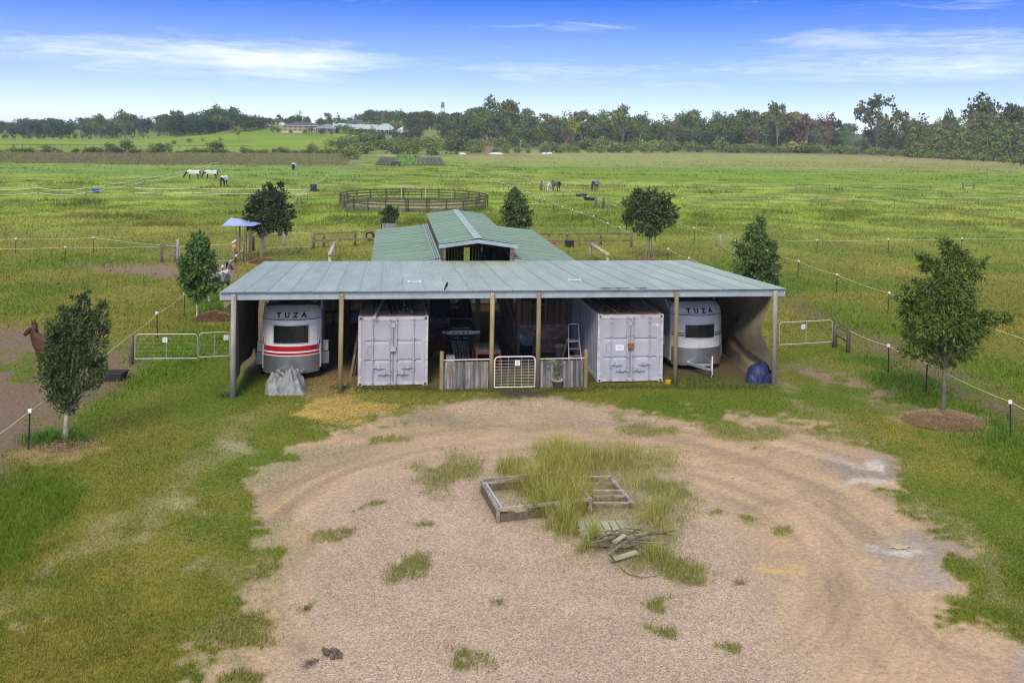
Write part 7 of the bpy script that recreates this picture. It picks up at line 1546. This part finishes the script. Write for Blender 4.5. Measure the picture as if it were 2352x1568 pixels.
# stones
x, y = scatter(30000, 930, 1600, 10, 300, 2200, .8); g_ = ground_state(x, y); keep = rng.random(len(x)) < (g_[3]*.9+g_[4]*.08); x, y = x[keep], y[keep]; n = len(x)
s_ = (.007+.011*rng.random(n)**2); th = rng.random(n)*6.283; base = np.stack([x, y, gz_at(x, y, 1.0)], 1); P = []
for k in range(3): P.append(base+np.stack([np.cos(th+k*2.1+rng.normal(size=n)*.25)*s_*1.3, np.sin(th+k*2.1)*s_*1.3, -s_*.2], 1))
P.append(base+np.stack([rng.normal(size=n)*s_*.4, rng.normal(size=n)*s_*.4, s_*(.7+.5*rng.random(n))], 1))
V = np.stack(P, 1).reshape(-1, 3); i = np.arange(n)*4; F_ = np.concatenate([np.stack([i, i+1, i+3], 1), np.stack([i+1, i+2, i+3], 1), np.stack([i+2, i, i+3], 1)])
tn = rng.random(n)[:, None]; C_ = (np.array([.50, .43, .39])*tn+np.array([.22, .16, .14])*(1-tn))*(.7+.6*rng.random(n))[:, None]
tag(link('gravel', np_mesh('gravel', V, F_, np.repeat(C_, 4, 0)), attr_mat('stones', .8)), kind='stuff')
# straw
def straws(name, x, y, z, L_, c, sd):
    g = np.random.default_rng(sd); n = len(x); a = g.random(n)*6.283; el = (g.random(n)-.3)*.5; d = np.stack([np.cos(a)*np.cos(el), np.sin(a)*np.cos(el), np.sin(el)], 1)*(L_*(.5+g.random(n)))[:, None]; s = np.stack([-np.sin(a), np.cos(a), np.zeros(n)], 1)*.006; b = np.stack([x, y, z+.01+.03*g.random(n)], 1)
    V = np.stack([b-d/2-s, b-d/2+s, b+d/2+s, b+d/2-s], 1).reshape(-1, 3); o = link(name, np_mesh(name, V, np.arange(len(V)).reshape(-1, 4), np.repeat(c*(.65+.7*g.random(n))[:, None], 4, 0)), m_blade); return tag(o, kind='stuff')
x, y = scatter(26000, 860, 985, 12, 660, 960); g_ = ground_state(x, y); mk = np.clip(sdpoly(g_[7], g_[8], P_STRAW)/14+.5, 0, 1); mk = np.maximum(mk*ss(.3, .6, fbm(x*1.3, y*1.3, 81, 3))*.85, .13*np.exp(-((g_[7]-790)/85)**2-((g_[8]-915)/45)**2)); keep = (rng.random(len(x)) < mk); x, y = x[keep], y[keep]
straws('straw', x, y, gz_at(x, y, 0.0), np.full(len(x), .16), np.tile(np.array([.66, .48, .16]), (len(x), 1)), 13)
def mound(px, py, r0, hh, n, c, sd):
    q = at(px, py); g = np.random.default_rng(sd); rr = r0*np.sqrt(g.random(n)); a = g.random(n)*6.283; x = q.x+rr*np.cos(a); y = q.y+rr*np.sin(a)*.8; z = hh*np.clip(1-(rr/r0)**2, 0, 1)*(.6+.6*fbm(x*3, y*3, sd, 2))+T1(q.x, q.y); return x, y, z, np.full(n, .2), np.tile(np.array(c), (n, 1))
MM = [mound(2168, 967, 1.3, .22, 5200, (.42, .28, .15), 1), mound(150, 1022, .8, .1, 700, (.4, .28, .14), 2), mound(490, 733, .95, .38, 3000, (.34, .21, .10), 3), mound(605, 603, 1.0, .32, 1800, (.32, .2, .1), 4), mound(1480, 604, 1.5, .42, 2600, (.36, .22, .11), 5), mound(1005, 820, .5, .75, 1800, (.3, .17, .07), 6)]
x, y, z, L_, c_ = [np.concatenate([m_[k] for m_ in MM]) for k in range(5)]; straws('mulch', x, y, z, L_, c_, 14)
for k, (px, py, r0, hh, lb) in enumerate(((2168, 967, .95, .16, 'mulch'), (490, 733, .75, .3, ''), (1480, 604, 1.3, .36, ''), (605, 603, .8, .26, ''), (1005, 820, .48, .7, ''))):
    q = at(px, py); mb = MB(); NN = 36
    def mf(u, v, r0=r0, hh=hh, k=k):
        X, Y = (u*2-1)*1.5*r0, (v*2-1)*1.25*r0; rr_ = math.hypot(X, Y/.8)/r0; nz_ = float(fbm(np.array([X*2.2+k*9]), np.array([Y*2.2]), 88, 4)[0])
        return (X, Y, hh*max(-.1, (1-rr_**1.6)+1.5*(nz_-.5))*.9)
    mb.grid(mf, NN, NN); mb.f = [f_ for f_ in mb.f if max(mb.v[i_][2] for i_ in f_) > -.02]; o = mb.build('mulch_mound', M('mulch_soil_%d' % k, (.22, .14, .075), .95, var=.35, scale=3, bump=.6, bscale=12), None, (q.x, q.y, T1(q.x, q.y)), True)
    tag(o, ('brown mulch ring round the big feathery tree', 'heap of brown old hay beside the slender left tree', 'mulch mound under the multi stemmed tree', 'brown mound under the round headed tree', 'pile of old hay between the left container and the barbecue')[k], 'mound' if k != 4 else 'hay pile')
# the brown crop on the left and rough herbage beyond the right fields
x, y = scatter(60000, 351, 379, 15, -60, 830); hh_ = 296+(pix(x, y, 0*x)[0]-938)*math.tan(ROL); g_ = ground_state(x, y); yy = g_[8]-(296+(g_[7]-938)*math.tan(ROL)); keep = (yy > 70-.013*g_[7]) & (yy < 91+4*fbm(x/9, y/9, 5, 2)) & (g_[7] < 800); x, y = x[keep], y[keep]; n = len(x); cl_ = fbm(x/9, y/9, 91, 3)
blades('brown_crop', x, y, terrain(x, y)-.1, (.3+.5*cl_)*(.5+.7*rng.random(n)), .18+.18*rng.random(n), (np.array([.25, .19, .115])*(1-ss(.38, .6, cl_+.25*ss(400, 760, g_[7][keep])))[:, None]+np.array([.24, .25, .085])*ss(.38, .6, cl_+.25*ss(400, 760, g_[7][keep]))[:, None])*(.6+.8*rng.random(n))[:, None], .5, sd=16)
x, y = scatter(40000, 350, 392, 17, 1050, 2480); g_ = ground_state(x, y); yy = g_[8]-(296+(g_[7]-938)*math.tan(ROL)); keep = (yy > 42) & (yy < 74); x, y = x[keep], y[keep]; n = len(x); cl_ = fbm(x/9, y/9, 92, 3)
blades('rough_herbage', x, y, terrain(x, y)-.1, (.1+.3*cl_)*(.6+.6*rng.random(n)), .2+.2*rng.random(n), 1.15*ground_state(x, y)[0]*(.7+.6*rng.random(n))[:, None], .5, sd=18)
# ------------------------------------------------------------------ the hazy air
hz_m = bpy.data.materials.new('haze'); hz_m.use_nodes = True; t = hz_m.node_tree; t.nodes.clear(); pv = t.nodes.new('ShaderNodeVolumePrincipled'); ou = t.nodes.new('ShaderNodeOutputMaterial')
pv.inputs['Color'].default_value = (.84, .90, 1.0, 1); pv.inputs['Density'].default_value = .00021; pv.inputs['Anisotropy'].default_value = .2; t.links.new(pv.outputs[0], ou.inputs['Volume'])
hzo = MB().box(-1150, 1150, -1150, 1150, -3, 62).build('haze', hz_m); tag(hzo, kind='stuff'); hzo.display_type = 'WIRE'
